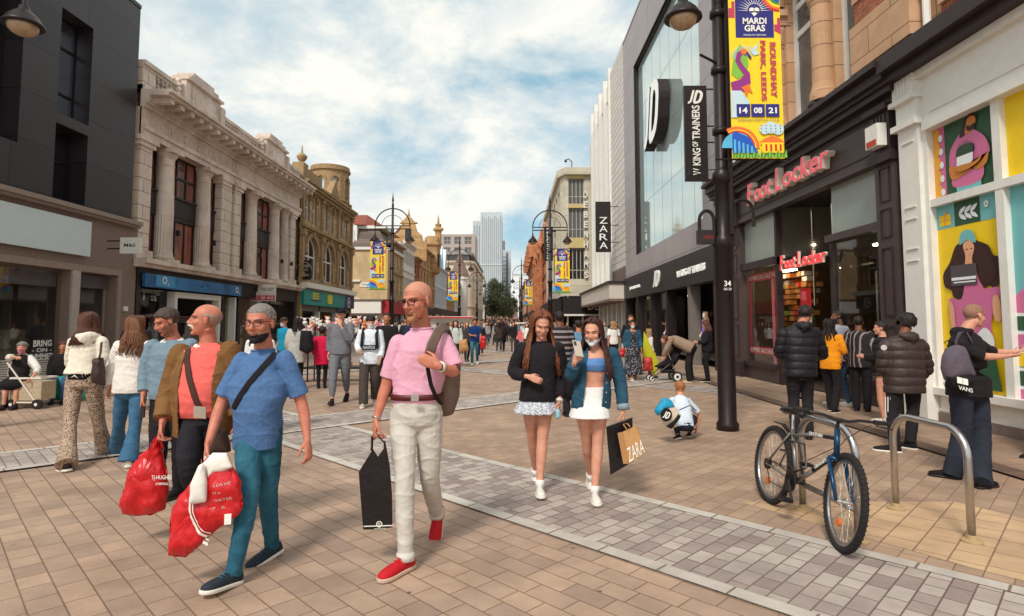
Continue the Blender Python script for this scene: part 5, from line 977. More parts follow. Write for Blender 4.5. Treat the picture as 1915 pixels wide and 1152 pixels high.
# projecting signs
t = thing('projecting_sign', 'black vertical sports store sign reading KING OF TRAINERS held on brackets', 'sign', (6, 19.1, 4))
YS_ = 19.1; a = PY(1279, 160, YS_); b = PY(1325, 338, YS_); m = MB().box(a.x, b.x + .0, YS_ - .0, YS_ + .14, b.z, a.z, SIGNB)
fr_ = Fr((0, YS_, 0), (1, 0, 0), (0, -1, 0)); wd = b.x - a.x
JD(m, fr_, a.x + wd * .16, a.z - .62, wd * .66, .46, 0, .004, WTXT, WTXT)
tf = Fr((0, YS_, 0), (0, 0, 1), (0, -1, 0), (-1, 0, 0)); xc = -(a.x + wd * .5); hh_ = a.z - b.z
m.text(tf, 'KING', b.z + hh_ * .16, b.z + hh_ * .34, xc - .13, xc + .13, 0, .004, WTXT, .02).text(tf, 'OF', b.z + hh_ * .355, b.z + hh_ * .41, xc - .06, xc + .13, 0, .004, WTXT, .02).text(tf, 'TRAINERS', b.z + hh_ * .43, b.z + hh_ * .79, xc - .13, xc + .13, 0, .004, WTXT, .02).text(tf, 'W', b.z + hh_ * .06, b.z + hh_ * .13, xc - .13, xc + .13, 0, .004, WTXT, .02)
m.build('board', SIGNB, t)
m = MB()
for z in (a.z - .1, (a.z + b.z) / 2 + .25, (a.z + b.z) / 2 - .3, b.z + .05): m.fb(Fr((0, YS_ + .07, 0), (1, 0, 0), (0, -1, 0)), b.x, 6.8, z - .02, z + .02, -.02, .02, METAL)
m.build('bracket', METAL, t)
t = thing('projecting_sign', 'black vertical hanging sign reading ZARA in white serif letters', 'sign', (6, 35, 6))
YZ = 37; a = PY(1114, 377, YZ); b = PY(1143, 471, YZ); m = MB().box(a.x, b.x, YZ, YZ + .2, b.z, a.z, SIGNB); hh = (a.z - b.z)
for i, ch in enumerate('ZARA'): m.text(Fr((0, YZ, 0), (1, 0, 0), (0, -1, 0)), ch, a.x + .22, b.x - .22, a.z - hh * (.44 + .165 * i), a.z - hh * (.31 + .165 * i), 0, .02, WTXT, .0)
m.build('board', SIGNB, t); m = MB()
for z in (a.z - .3, a.z - 1.5, a.z - 2.6): m.tube([(b.x, YZ + .1, z), (6.8, YZ + .1, z)], .025, 6, METAL)
m.build('bracket', METAL, t)
def wsign(name, x0, y0, x1, y1, Y, th, mat, label, draw, cat='sign', wallx=-12):
 a = PY(x0, y0, Y); b = PY(x1, y1, Y); t = thing(name, label, cat, (a.x, Y, b.z)); m = MB().box(a.x, b.x, Y, Y + th, b.z, a.z, mat)
 fr = Fr((a.x, Y, b.z), (1, 0, 0), (0, -1, 0)); draw(m, fr, b.x - a.x, a.z - b.z); m.build('board', mat, t)
 m = MB()
 for z in (a.z - .1, b.z + .15) if a.z - b.z < 1.2 else (a.z - .1,): m.tube([(wallx, Y + th / 2, z), (a.x + .02, Y + th / 2, z)], .02, 6, METAL)
 m.build('bracket', METAL, t); return t
wsign('projecting_sign', 225, 444, 262, 474, 17.3, .08, WHITE2, 'small white projecting sign reading M&S at the granite building corner', lambda m, f, w, h: m.text(f, 'M&S', w * .2, w * .75, h * .42, h * .62, 0, .004, BTXT, .01))
def tolet(m, f, w, h):
 m.fb(f, .04 * w, .3 * w, .55 * h, .97 * h, 0, .004, M('dark_red', S(120, 16, 30), .5)).text(f, 'b', .12 * w, .24 * w, .6 * h, .92 * h, .004, .003, WTXT, .05).text(f, 'TO LET', .42 * w, .94 * w, .62 * h, .8 * h, 0, .003, BTXT, .02).text(f, 'commercialproperty.co.uk', .05 * w, .95 * w, .4 * h, .46 * h, 0, .003, M('dull_red', S(190, 90, 90)))
 m.fb(f, .03 * w, .97 * w, .04 * h, .34 * h, 0, .003, M('sign_red', S(196, 46, 60))).text(f, '0113 388 4848', .08 * w, .92 * w, .1 * h, .28 * h, .003, .003, WTXT)
wsign('letting_board', 468, 532, 515, 563, 27.5, .05, WHITE2, 'white and red TO LET board above the dark doorway of the colonnade building', tolet)
wsign('hanging_sign', 556, 487, 581, 523, 33.3, .1, SIGNB, 'black hanging pub sign with gold lettering between the colonnade and sandstone buildings', lambda m, f, w, h: (m.text(f, 'WHITELOCKS', w * .12, w * .88, h * .64, h * .78, 0, .01, CRM), m.text(f, 'EST 1715', w * .22, w * .78, h * .46, h * .56, 0, .01, CRM), m.text(f, 'ALE HOUSE', w * .15, w * .85, h * .2, h * .3, 0, .01, CRM), m.arc(f, w * .5, h * .52, h * .38, h * .4, .005, CRM, 16)))
# ================= cycle stands =================
def stand(b0, b1, label, bar):
 t = thing('cycle_stand', label, 'cycle stand', b0, None); d = (b1 - b0); Ld = d.length; d.normalize(); r = .2; h = .80
 def pt(s, z): return b0 + d * s + Vector((0, 0, z))
 P = [pt(0, 0), pt(0, h - r)] + [pt(r - r * math.cos(R(a)), h - r + r * math.sin(R(a))) for a in range(15, 91, 15)] + [pt(Ld - r + r * math.sin(R(a)), h - r + r * math.cos(R(a))) for a in range(15, 91, 15)] + [pt(Ld, h - r), pt(Ld, 0)]
 MB().tube(P, .027, 14, STEEL).build('hoop', STEEL, t, True)
 if bar: MB().tube([pt(.02, .22), pt(Ld - .02, .22)], .022, 12, STEEL).build('crossbar', STEEL, t, True)
 for s in (0, Ld): MB().lathe(b0 + d * s + Vector((0, 0, .007)), [(.07, 0), (.07, .012), (.035, .02), (.03, .05)], 16, M('mortar_collar', S(176, 150, 110), .9)).build('base_plate', None, t)
stand(G(1502, 955), G(1606, 1014), 'stainless steel hoop stand the bicycle leans against', True)
stand(G(1676, 953), G(1818, 1015), 'empty stainless steel hoop stand right of the bicycle', False)
# ================= bicycle =================
def bicycle():
 lean = R(9); O = Vector((2.245, 5.28, 0)); T = thing('bicycle', 'worn silver, black and blue mountain bike leaning on the steel hoop stand', 'bicycle', O)
 hx = Vector((.01, -1, 0)).normalized(); up = Vector((math.sin(lean), 0, math.cos(lean))); sd = hx.cross(up)
 def W(x, z, s=0): return O + hx * x + up * z + sd * s
 RUB = M('tyre_rubber', S(36, 32, 32), .85, .2, 30, bump=.4, bscale=120); RIM = M('alloy_rim', S(150, 148, 148), .35, .1, 20, metal=.9); SIL = M('frame_silver', S(132, 126, 122), .35, .12, 15, metal=.6); BLK = M('frame_black', S(30, 26, 28), .35, .15, 15); BLU = M('frame_blue', S(20, 62, 94), .3, .12, 12, metal=.4); ORA = M('reflector_orange', S(226, 110, 40), .2)
 def wheel(c, fx, side, tr):
  rw = .31; k = 48; b = fx.cross(side).normalized()
  pt = lambda r, a, s=0: c + (fx * math.cos(a) + b * math.sin(a)) * r + side * s
  m = MB()
  for j, (rad_, tt) in enumerate(((rw, .026),)):
   vs = []; q = 8
   for i in range(k):
    for l in range(q): al = 2 * math.pi * l / q; vs.append(pt(rad_ + tt * math.cos(al), 2 * math.pi * i / k, tt * .95 * math.sin(al)))
   m.add(vs, [(i * q + l, i * q + (l + 1) % q, ((i + 1) % k) * q + (l + 1) % q, ((i + 1) % k) * q + l) for i in range(k) for l in range(q)], RUB)
  for i in range(0, 60):
   a = 2 * math.pi * i / 60
   for s in (-1, 1): m.tube([pt(rw + .024, a + s * .02, s * .004), pt(rw + .014, a + s * .02, s * .022)], .005, 4, RUB)
  Wt = m.build('wheel', RUB, T, True)
  m = MB(); vs = []
  prof = [(.292, -.012), (.292, .012), (.268, .011), (.262, 0), (.268, -.011)]
  for i in range(k):
   for r_, s in prof: vs.append(pt(r_, 2 * math.pi * i / k, s))
  m.add(vs, [(i * 5 + l, i * 5 + (l + 1) % 5, ((i + 1) % k) * 5 + (l + 1) % 5, ((i + 1) % k) * 5 + l) for i in range(k) for l in range(5)], RIM).build('rim', RIM, Wt)
  m = MB()
  for i in range(32): a = 2 * math.pi * i / 32; m.tube([pt(.018, a + (1.3 if i % 4 < 2 else -1.3), .03 * (1 if i % 2 else -1)), pt(.265, a, 0)], .0014, 3, CHROME)
  m.build('spokes', CHROME, Wt)
  MB().tube([c - side * .05, c - side * .03, c + side * .03, c + side * .05], [.01, .02, .02, .01], 10, CHROME).build('hub', CHROME, Wt)
  m = MB(); m.tube([pt(.16, 1.9, -.012), pt(.16, 1.9, .012)], .028, 8, ORA); m.build('reflector', ORA, Wt)
 wheel(W(0, .337), hx, sd, 0)
 st = R(-9); fxn = Matrix.Rotation(st, 3, up) @ hx; sdn = Matrix.Rotation(st, 3, up) @ sd; fc = W(1.1, .337)
 wheel(fc, fxn, sdn, 0)
 BBk = W(.43, .30); ST_ = W(.27, .69); HT = W(.91, .77); HB = W(.945, .63)
 m = MB().tube([BBk, ST_], .016, 10, SIL).tube([HB + up * .01, HB.lerp(BBk, .55)], .019, 10, BLK).tube([HB.lerp(BBk, .55), BBk], .019, 10, SIL).tube([HT - up * .03, HT.lerp(ST_, .5) - up * .02], .015, 10, BLK).tube([HT.lerp(ST_, .5) - up * .02, ST_ - up * .05], .015, 10, SIL)
 for s in (-1, 1): m.tube([W(0, .337, s * .06), W(.40, .305, s * .03)], .009, 8, SIL).tube([W(0, .337, s * .06), W(.275, .66, s * .02)], .008, 8, SIL)
 m.tube([W(.2, .5, -.05), W(.2, .5, .05)], .01, 6, BLK)
 m.build('frame', SIL, T, True)
 MB().tube([HT + up * .04, HB - up * .02], .021, 12, BLU).build('head_tube', BLU, T, True)
 m = MB(); cr = HB - up * .03
 m.tube([cr - sdn * .055, cr + sdn * .055], .018, 8, BLU)
 for s in (-1, 1): m.tube([cr + sdn * .055 * s, fc + sdn * .055 * s + (cr - fc) * .45, fc + sdn * .055 * s], [.016, .016, .011], 8, BLU)
 m.build('fork', BLU, T, True)
 m = MB().tube([ST_, W(.245, .81)], .012, 8, CHROME); m.build('seat_post', CHROME, T)
 pp = [(-.03, .045), (.02, .075), (.09, .07), (.15, .035), (.25, .016), (.27, .01)]
 rings = [[W(.13 + x, .835 + .012 * math.sin(x * 12) + z, s) for s, z in ((-w_, -.01), (-w_ * .8, .02), (0, .03), (w_ * .8, .02), (w_, -.01), (0, -.035))] for x, w_ in pp]
 MB().loft(rings, BLK).build('saddle', BLK, T, True)
 # handlebar
 ba = HT + up * .10; hf = fxn; hs = sdn
 m = MB().tube([HT, ba], .013, 8, BLK).tube([ba, ba + hf * .06 + up * .01], .016, 8, BLK)
 hb = ba + hf * .06 + up * .01
 m.tube([hb - hs * .33 - hf * .03 + up * .03, hb - hs * .12 + up * .02, hb - hs * .05, hb + hs * .05, hb + hs * .12 + up * .02, hb + hs * .33 - hf * .03 + up * .03], .011, 8, BLK); hd = m.build('handlebar', BLK, T, True)
 for s in (-1, 1): m = MB(); e = hb + hs * .33 * s - hf * .03 + up * .03; i_ = hb + hs * .22 * s - hf * .015 + up * .026; m.tube([e, i_], .017, 8, RUB); m.tube([i_, i_ + hf * .05 - up * .02, i_ + hf * .06 + hs * s * .1 - up * .03], .006, 6, BLK); m.build('grip', RUB, hd, True)
 m = MB()
 for s in (-1, 1): m.tube([hb + hs * .2 * s, hb + hf * .12 + hs * .1 * s - up * .02, hb + hf * .1 - up * .12, HB + up * .08 + hf * .05, W(.6, .5, .03)], .003, 5, BLK)
 m.build('brake_cable', BLK, T)
 m = MB().tube([BBk - sd * .06, BBk + sd * .06], .02, 10, BLK); k = 32; cs = BBk - sd * .05
 for s0 in (1,):
  for rr, th in ((.09, .003), (.07, .003)):
   m.loft([[BBk + sd * (s0 * .05 + t_) + hx * rr * math.cos(2 * math.pi * i / k) + up * rr * math.sin(2 * math.pi * i / k) for i in range(k)] for t_ in (-th, th)], BLK)
 for s, a in ((1, R(-50)), (-1, R(130))):
  e = BBk + sd * s * .075 + hx * .17 * math.cos(a) + up * .17 * math.sin(a); m.tube([BBk + sd * s * .065, e], .011, 8, BLK); m.fb(Fr(e, hx, sd * s, up), -.045, .045, -.012, .012, .01, .09, BLK)
 m.build('crankset', BLK, T)
 m = MB().tube([W(.0, .38, .045), W(.43, .385, .05)], .004, 5, METAL).tube([W(0, .295, .045), W(.05, .24, .045), W(.06, .20, .045), W(.43, .215, .05)], .004, 5, METAL)
 m.loft([[W(0, .337, 0) + sd * t_ + hx * .045 * math.cos(2 * math.pi * i / 16) + up * .045 * math.sin(2 * math.pi * i / 16) for i in range(16)] for t_ in (.03, .06)], METAL); m.build('chain', METAL, T)
 m = MB().tube([W(-.06 + .0, .70, 0), W(.1, .705, 0), W(.26, .64, 0)], [(.006, .02), (.008, .03), (.006, .02)], 6, BLK, ref=up); m.build('mudguard', BLK, T)
 m = MB().tube([W(.3, .6, .02), W(.55, .62, .035), W(.62, .45, .035), W(.45, .38, .03), W(.28, .42, .02)], .008, 8, BLK); m.build('cable_lock', BLK, T)
 def ft(p, q, s, body, w0, w1):
  d = (q - p).normalized(); n = sd * s; u_ = n.cross(d).normalized() * 1
  f = Fr(p, d, n, u_); MB().text(f, body, w0, w1, -.012, .012, .02, .002, WTXT, .01).build('frame_lettering', WTXT, T)
 ft(BBk, HB, 1, 'GRANITE', .33, .52); ft(ST_, HT - up * .03, 1, 'TEXTURE', .3, .5)
bicycle()
# ================= bench and trolley =================
t = thing('bench', 'pale slatted metal bench in front of the beige shopfront', 'bench', (-9.6, 11.3, 0)); SLT = M('pale_slats', S(206, 200, 190), .45, .08, 9, metal=.2)
bf = Fr((-9.75, 10.6, 0), Vector((.45, 1, 0)).normalized(), Vector((1, -.45, 0)).normalized())
m = MB()
for i in range(9): m.fb(bf, -.9, 2.3, .47 + i * .045, .495 + i * .045, -.34 - i * .014, -.32 - i * .014, SLT)
m.build('backrest', SLT, t); m = MB()
for i in range(8): m.fb(bf, -.9, 2.3, .42, .445, -.3 + i * .055, -.262 + i * .055, SLT)
m.build('seat', SLT, t)
for u in (-.85, .6, 2.25): MB().fb(bf, u, u + .05, 0, .42, .06, .12, METAL).fb(bf, u, u + .05, 0, .85, -.48, -.36, METAL).fb(bf, u, u + .05, .38, .418, -.36, .12, METAL).build('leg', METAL, t)
t = thing('shopping_trolley', 'beige wicker shopping trolley on small black wheels beside the seated woman', 'trolley', (-8.9, 11.1, 0)); WK = M('wicker', S(196, 178, 150), .8, .2, 20, kind='stripes', p=dict(scale=14, dir='Z', col2=S(150, 128, 100), a=.6, b=.75))
a = PY(33, 722, 11.1); b = PY(88, 748, 11.1)
m = MB().box(a.x, b.x, 10.95, 11.3, .16, .5, WK); m.build('basket', WK, t); m = MB().tube([(a.x, 10.93, .56), (b.x, 10.93, .56), (b.x, 11.32, .56), (a.x, 11.32, .56), (a.x, 10.93, .56)], .02, 6, CRM).tube([(a.x - .05, 10.93, .12), (b.x, 10.93, .12)], .015, 6, CRM).tube([(a.x, 10.93, .56), (a.x, 10.93, .12)], .015, 6, CRM)
m.tube([(a.x - .05, 10.9, .85), (b.x - .1, 10.93, .16), (b.x, 10.93, .14)], .014, 6, CRM); m.build('handle_frame', CRM, t)
for x in (b.x - .04, a.x + .06): MB().tube([(x, 10.9, .09), (x, 10.95, .09)], .09, 16, BLACKP).tube([(x, 10.885, .09), (x, 10.89, .09)], .03, 10, WHITE2).build('wheel', BLACKP, t)
m = MB(); P_ = G(118, 752); pillow(m, [P_ + Vector((-.35, 0, .5)), P_ + Vector((.3, 0, .55)), P_ + Vector((.35, .1, .05)), P_ + Vector((-.2, .1, .02))], (0, 1, 0), .2, mat=M('teal_bag', S(40, 150, 140), .5, .2, 6)); tag(m.build('carrier_bag', None, None, True), 'teal carrier bag on the ground by the end of the bench', 'bag')
# ================= stall of toys =================
t = thing('street_stall', 'street stall hung with pink and white inflatable toys and trinkets behind the grey tracksuit man', 'stall', (-4.3, 15.6, 0))
m = MB().box(-5.6, -3.5, 15.9, 16.6, .35, .4, BLACKP)
for x in (-5.5, -3.6):
 for y in (15.95, 16.5): m.tube([(x, y, 0), (x, y, 1.7)], .02, 6, METAL)
m.build('rack', METAL, t)
TC_ = [M('toy_' + n_, c, .4, .15, 10) for n_, c in (('pink', S(226, 96, 140)), ('white', S(230, 226, 220)), ('red', S(190, 50, 50)), ('brown', S(130, 90, 66)), ('orange', S(230, 140, 80)), ('yellow', S(230, 200, 90)), ('blue', S(110, 150, 190)), ('pale', S(232, 200, 200)))]
for i in range(170):
 if i < 90: c_ = Vector((random.uniform(-5.7, -3.3), random.uniform(15.6, 16.6), 1.45 + random.uniform(-.12, .2))); w_ = [1, 1, 7, 0, 1, 4, 7, 1]
 else: c_ = Vector((random.uniform(-5.3, -3.3), random.uniform(15.5, 16.2), random.uniform(.15, 1.3))); w_ = [0, 1, 2, 3, 4, 5, 6, 7]
 q = random.uniform(.035, .085); m = MB().ball(c_, (q, q * .8, q * random.uniform(.7, 1.3)), 8, 6).ball(c_ + Vector((0, -.02, q * 1.3)), q * .62, 8, 5).ball(c_ + Vector((-q * .6, -.02, q * 1.8)), q * .3, 6, 4).ball(c_ + Vector((q * .6, -.02, q * 1.8)), q * .3, 6, 4)
 if len(t.children) < 98: m.build('toy', TC_[w_[i % 8]], t, True)
# ================= small roadside carts far off =================
t = thing('street_kiosk', 'small white roofed street kiosk with a red edge left of the crowd', 'kiosk', (-4.2, 30, 0)); MB().box(-5.0, -2.5, 36, 38, 0, 1.9, WHITE2).box(-4.6, -3.6, 35.95, 36, 1.0, 1.6, GLD).build('body', WHITE2, t); MB().box(-5.2, -2.3, 35.7, 38.3, 1.9, 2.0, WHITE2).box(-5.2, -2.3, 35.65, 35.7, 1.9, 1.97, REDS).build('roof', WHITE2, t)
t = thing('street_cart', 'small white and pink vendor cart in the crowd right of centre', 'cart', (.6, 45, 0)); MB().box(.1, 1.4, 44, 45, .3, 1.0, PINKS).box(0.0, 1.5, 43.9, 45.1, 1.55, 1.65, WHITE2).box(.12, .18, 44, 44.1, 1, 1.6, WHITE2).box(1.3, 1.36, 44, 44.1, 1, 1.6, WHITE2).build('body', None, t)
for x in (.35, 1.15): MB().tube([(x, 43.95, .2), (x, 44.02, .2)], .2, 14, BLACKP).build('wheel', BLACKP, t)
# ================= pigeon =================
pg = MB(); c_ = RF.p(12.35, 6.14, .36); DB = M('pigeon_grey', S(60, 54, 58), .7, .2, 20)
pg.tube([c_ + Vector((0, -.14, .1)), c_ + Vector((0, -.04, .12)), c_ + Vector((0, .06, .11)), c_ + Vector((0, .16, .06)), c_ + Vector((0, .24, .03))], [.03, .055, .055, .03, .015], 10, DB, round_=True).tube([c_ + Vector((0, -.1, .13)), c_ + Vector((0, -.13, .22))], [.035, .025], 8, DB, round_=True).ball(c_ + Vector((0, -.14, .235)), .028, 8, 6, DB).tube([c_ + Vector((0, -.16, .235)), c_ + Vector((0, -.19, .23))], [.008, .002], 5, DB)
for s in (-1, 1): pg.tube([c_ + Vector((.02 * s, 0, -.04 + .0)), c_ + Vector((.02 * s, 0, .08))], .005, 4, DB)
tag(pg.build('pigeon', DB, None, True), 'dark pigeon standing on the cornice at the foot of a stone column', 'pigeon')
# ================= trees =================
LEAF = [M('foliage_dark', S(52, 58, 36), .8, .3, 1.5), M('foliage_mid', S(72, 78, 48), .8, .3, 1.5)]
def tree(x, y, h, r, label):
 z0 = rampz(y); t = thing('street_tree', label, 'tree', (x, y, z0), 'trees closing the far end of the street'); rs = random.Random(int(x * 10 + y))
 m = MB().tube([(x, y, z0), (x + .2, y, z0 + h * .35), (x, y, z0 + h * .7)], [.45, .3, .12], 8, SANDT)
 for i in range(6): a = rs.random() * 6.3; m.tube([(x, y, z0 + h * (.3 + .05 * i)), (x + r * .6 * math.cos(a), y + r * .6 * math.sin(a), z0 + h * (.55 + .05 * i))], [.16, .04], 5, SANDT)
 m.build('trunk', SANDT, t); m = MB(); cl = [(rs.gauss(0, .5), rs.gauss(0, .5), rs.uniform(-.8, .9), rs.uniform(.25, .5)) for _ in range(34)]
 for i in range(7000):
  a, b, c, q = rs.choice(cl); v = Vector((rs.gauss(0, 1), rs.gauss(0, 1), rs.gauss(0, 1))).normalized() * q * rs.uniform(.6, 1.05)
  k_ = max(.2, 1 - .35 * abs(c + v.z)); p = Vector((x + (a * k_ + v.x) * r, y + (b * k_ + v.y) * r, z0 + h * .52 + (c * .85 + v.z * .6) * h * .5)); s = rs.uniform(.14, .34)
  u_ = Vector((rs.gauss(0, 1), rs.gauss(0, 1), rs.gauss(0, 1))).normalized() * s; w_ = u_.orthogonal().normalized() * s * .6
  m.add([p - u_, p + w_, p + u_, p - w_], [(0, 1, 2, 3)], LEAF[i % 2])
 m.build('crown', None, t)
tree(-6.2, 232, 17, 4.6, 'dark leafy tree beside the pale store, nearest of the far trees'); tree(-3.0, 262, 15, 4.4, 'dark leafy tree behind and right of the nearest far tree'); tree(-8.6, 250, 19, 4.5, 'tall dark tree half hidden behind the pale store'); tree(-.6, 285, 11, 4.0, 'low tree furthest right under the slim grey tower')
# ================= people =================
SKC = dict(fair=S(212, 154, 128), pale=S(224, 172, 148), tan=S(186, 122, 92), ruddy=S(196, 124, 100), brown=S(120, 76, 54), dark=S(86, 54, 40))
def skin(k): c = SKC[k]; return M('skin_' + k, c, .5, .10, 22, bump=.08, bscale=140, spec=.35, sss=.06, kind='stain', p=dict(col2=(c[0] * .88, c[1] * .68, c[2] * .66, 1), scale=16, st=(1, 1, 1), a=.46, b=.72))
def cloth(name, c, rough=.9, var=.12, scale=18, **k): return M(name, S(*c), rough, var, scale, bump=k.pop('bump', .18), bscale=k.pop('bscale', 160), spec=.2, **k)
def hairm(name, c): return M(name, S(*c), .55, .45, 60, kind='stripes', p=dict(scale=60, dir='X', dist=6, col2=S(c[0] * .55, c[1] * .5, c[2] * .5), a=.4, b=.8), bump=.3, bscale=260)
SHOEW = M('sole_white', S(226, 220, 208), .6, .08, 20)
LIPM = {}
def ell(mb, hf, c, r, k=14, l=9): F, U, Rt, C, s = hf; mb.ball(C + (Rt * c[0] + F * c[1] + U * c[2]) * s, [q * s for q in r], k, l, ax=(Rt, F, U))
def yawv(a): a = R(a); return Vector((-math.sin(a), math.cos(a), 0))     # 0 = away from camera, 180 = towards, + turns to the left
def lerp(a, b, t): return a + (b - a) * t
def limbpts(A, B, C, n=4):   # bent limb with softened joint
 P = []
 for i in range(n): P.append(A.lerp(B, i / n))
 P.append(B)
 for i in range(1, n + 1): P.append(B.lerp(C, i / n))
 for _ in range(2): P = [P[0]] + [P[i - 1] * .25 + P[i] * .5 + P[i + 1] * .25 for i in range(1, len(P) - 1)] + [P[-1]]
 return P
def rad(ts, n):              # interpolate (t,r) list over n+1 points
 out = []
 for i in range(n + 1):
  t = i / n
  for (a, ra), (b, rb) in zip(ts, ts[1:]):
   if a <= t <= b + 1e-9:
    q = (t - a) / (b - a); out.append(tuple(lerp(x, y, q) for x, y in zip(ra, rb)) if isinstance(ra, tuple) else lerp(ra, rb, q)); break
 return out
def torso_rings(J, prof, k=26, sup=2.4):
 """prof: (t, halfwidth, halfdepth, fwd offset) with t 0 at hips and 1 at neck base"""
 h = (J['ha'] + J['hb']) / 2; n = J['nk']; wh = (J['hb'] - J['ha']).normalized(); ws = (J['sb'] - J['sa']).normalized(); s = J['s']; rings = []
 mid = h.lerp(n, .5) + J['chest'] * J.get('arch', 0)
 up = (n - h)
 for t, hw, hd, fo in prof:
  c = (h * (1 - t) ** 2 + mid * 2 * t * (1 - t) + n * t ** 2) if 0 <= t <= 1 else (h + up * t if t < 0 else h + up * t)
  wx = wh.lerp(ws, min(1, max(0, t))).normalized(); f = up.cross(wx).normalized()
  if f.dot(J['chest']) < 0: f = -f
  c = c + f * fo * s; ring = []
  for j in range(k):
   a = 2 * math.pi * (j + .5) / k; x, y = math.cos(a), math.sin(a); x = math.copysign(abs(x) ** (2 / sup), x); y = math.copysign(abs(y) ** (2 / sup), y)
   ring.append(c + wx * hw * s * x + f * hd * s * y)
  rings.append(ring)
 return rings
def hand(mb, wr, d, pn, s, curl=.5, tside=1, k=7):
 """palm and five fingers. d = direction of the hand, pn = palm normal (inside), tside = thumb side sign along d x pn"""
 d = d.normalized(); pn = (pn - d * pn.dot(d)).normalized(); x = d.cross(pn).normalized() * tside
 L_ = .088 * s
 mb.tube([wr - d * .015 * s, wr + d * L_ * .35, wr + d * L_ * .7, wr + d * L_], [(.027 * s, .017 * s), (.036 * s, .016 * s), (.041 * s, .015 * s), (.038 * s, .012 * s)], 10, ref=x, round_=True)
 for i, (off, ln) in enumerate(((.030, .072), (.0105, .08), (-.010, .075), (-.029, .06))):
  b = wr + d * L_ * .93 + x * off * s; c = b; dd = d; pts = [b - d * .01 * s, b]; cu = curl * (1 + .12 * i)
  for j, q in enumerate((.45, .31, .24)):
   dd = (dd * math.cos(cu * (.75 if j == 0 else .95)) + pn * math.sin(cu * (.75 if j == 0 else .95))).normalized(); pnn = pn; c = c + dd * ln * q * s * 1.0; pts.append(c)
   pn2 = (pn - dd * pn.dot(dd));
   # rotate frame for the next joint
   axis = d.cross(pn).normalized(); pn = pn
   d0 = dd
   if j < 2: dd = (Matrix.Rotation(cu * .55, 3, axis) @ dd)
  mb.tube(pts, [r * s for r in (.0094, .0090, .0084, .0078, .0064)], k, round_=True)
 b = wr + d * .018 * s + x * .028 * s + pn * .006 * s; t1 = (d * .75 + x * .62 + pn * .3).normalized(); t2 = (d * .92 + x * .1 + pn * .5).normalized()
 mb.tube([b - t1 * .01 * s, b, b + t1 * .034 * s, b + t1 * .034 * s + t2 * .03 * s, b + t1 * .034 * s + t2 * .052 * s], [r * s for r in (.014, .0135, .0108, .0098, .008)], k, round_=True)
SHOES = {}
def shoe(par, an, yaw, pitch, s, mat, sole=None, boot=0.0, lace=None, ln=.275):
 sole = sole or SHOEW; f = yawv(yaw); side = Vector((f.y, -f.x, 0)); pt = R(pitch)
 F = f * math.cos(pt) - Vector((0, 0, 1)) * math.sin(pt); U = Vector((0, 0, 1)) * math.cos(pt) + f * math.sin(pt)
 o = an - U * .088 * s - F * .062 * s     # heel on sole plane
 P = lambda x, y, z: o + F * x * s + side * y * s + U * z * s
 q = ln / .275
 sec = [(0.0, .026, .060), (.02, .034, .074), (.06, .036, .078), (.10, .037, .070), (.14, .040, .060), (.185, .045, .050), (.225, .044, .040), (.255, .034, .032), (.272, .018, .024)]
 rings = []
 for x, w_, h in sec:
  x *= q; r = []
  for j in range(14):
   a = 2 * math.pi * j / 14; c, d = math.cos(a), math.sin(a); yy = w_ * math.copysign(abs(c) ** .8, c); zz = .018 + (h if d > 0 else .0) * abs(d) ** .75
   r.append(P(x, yy * (.78 if d > .6 and x < .15 else 1), zz))
  rings.append(r)
 m = MB().loft(rings, mat); m.tube([P(.062, 0, .06), P(.05, 0, .098 + boot)], [(.040 * s, .035 * s), (.036 * s + boot * .02, .034 * s)], 12, ref=F)
 sh = m.build('shoe', mat, par, True)
 rr = []
 for z, e in ((0, -.001), (.006, .003), (.02, .003), (.024, .0)):
  r = []
  for x, w_, _ in sec: r.append((x * q, w_ + .003 + e))
  out = [(0 - .004 - e, 0.012)] + r + [(.278 * q + e, .008)]
  ring = [P(x, w_, z) for x, w_ in out] + [P(x, -w_, z) for x, w_ in reversed(out)]
  rr.append(ring)
 MB().loft(rr, sole).build('sole', sole, sh, True)
 if lace:
  m = MB()
  for i in range(5): x = .10 + i * .02; zz = .104 - i * .010; m.tube([P(x, -.02, zz - .006), P(x + .004, 0, zz), P(x, .02, zz - .006)], .0028 * s, 5, lace)
  m.build('laces', lace, sh)
 return sh
def folds(me, amp, s=1.0, seed=0, horiz=0.0, bias=None):
 v = verts(me); n = normals(me); out = v.copy(); nz = noise.noise
 for i in range(len(v)):
  x, y, z = float(v[i, 0]) + seed, float(v[i, 1]), float(v[i, 2])
  a = nz(Vector((x * 4, y * 4, z * 4))) * .3 + ((1 - abs(nz(Vector((x * 6 + z * 2, y * 6, z * 11))))) ** 5 - .4) * .95 + ((1 - abs(nz(Vector((x * 13 - z * 5, y * 13, z * 19 + 7))))) ** 5 - .4) * .4
  if horiz: a = (abs(math.sin(z * horiz * .5 + nz(Vector((x * 3, y * 3, z * 2))) * .5)) ** .6 - .7) * 1.6 + a * .45
  q = amp * s * a
  out[i] += n[i] * q
 setv(me, out)
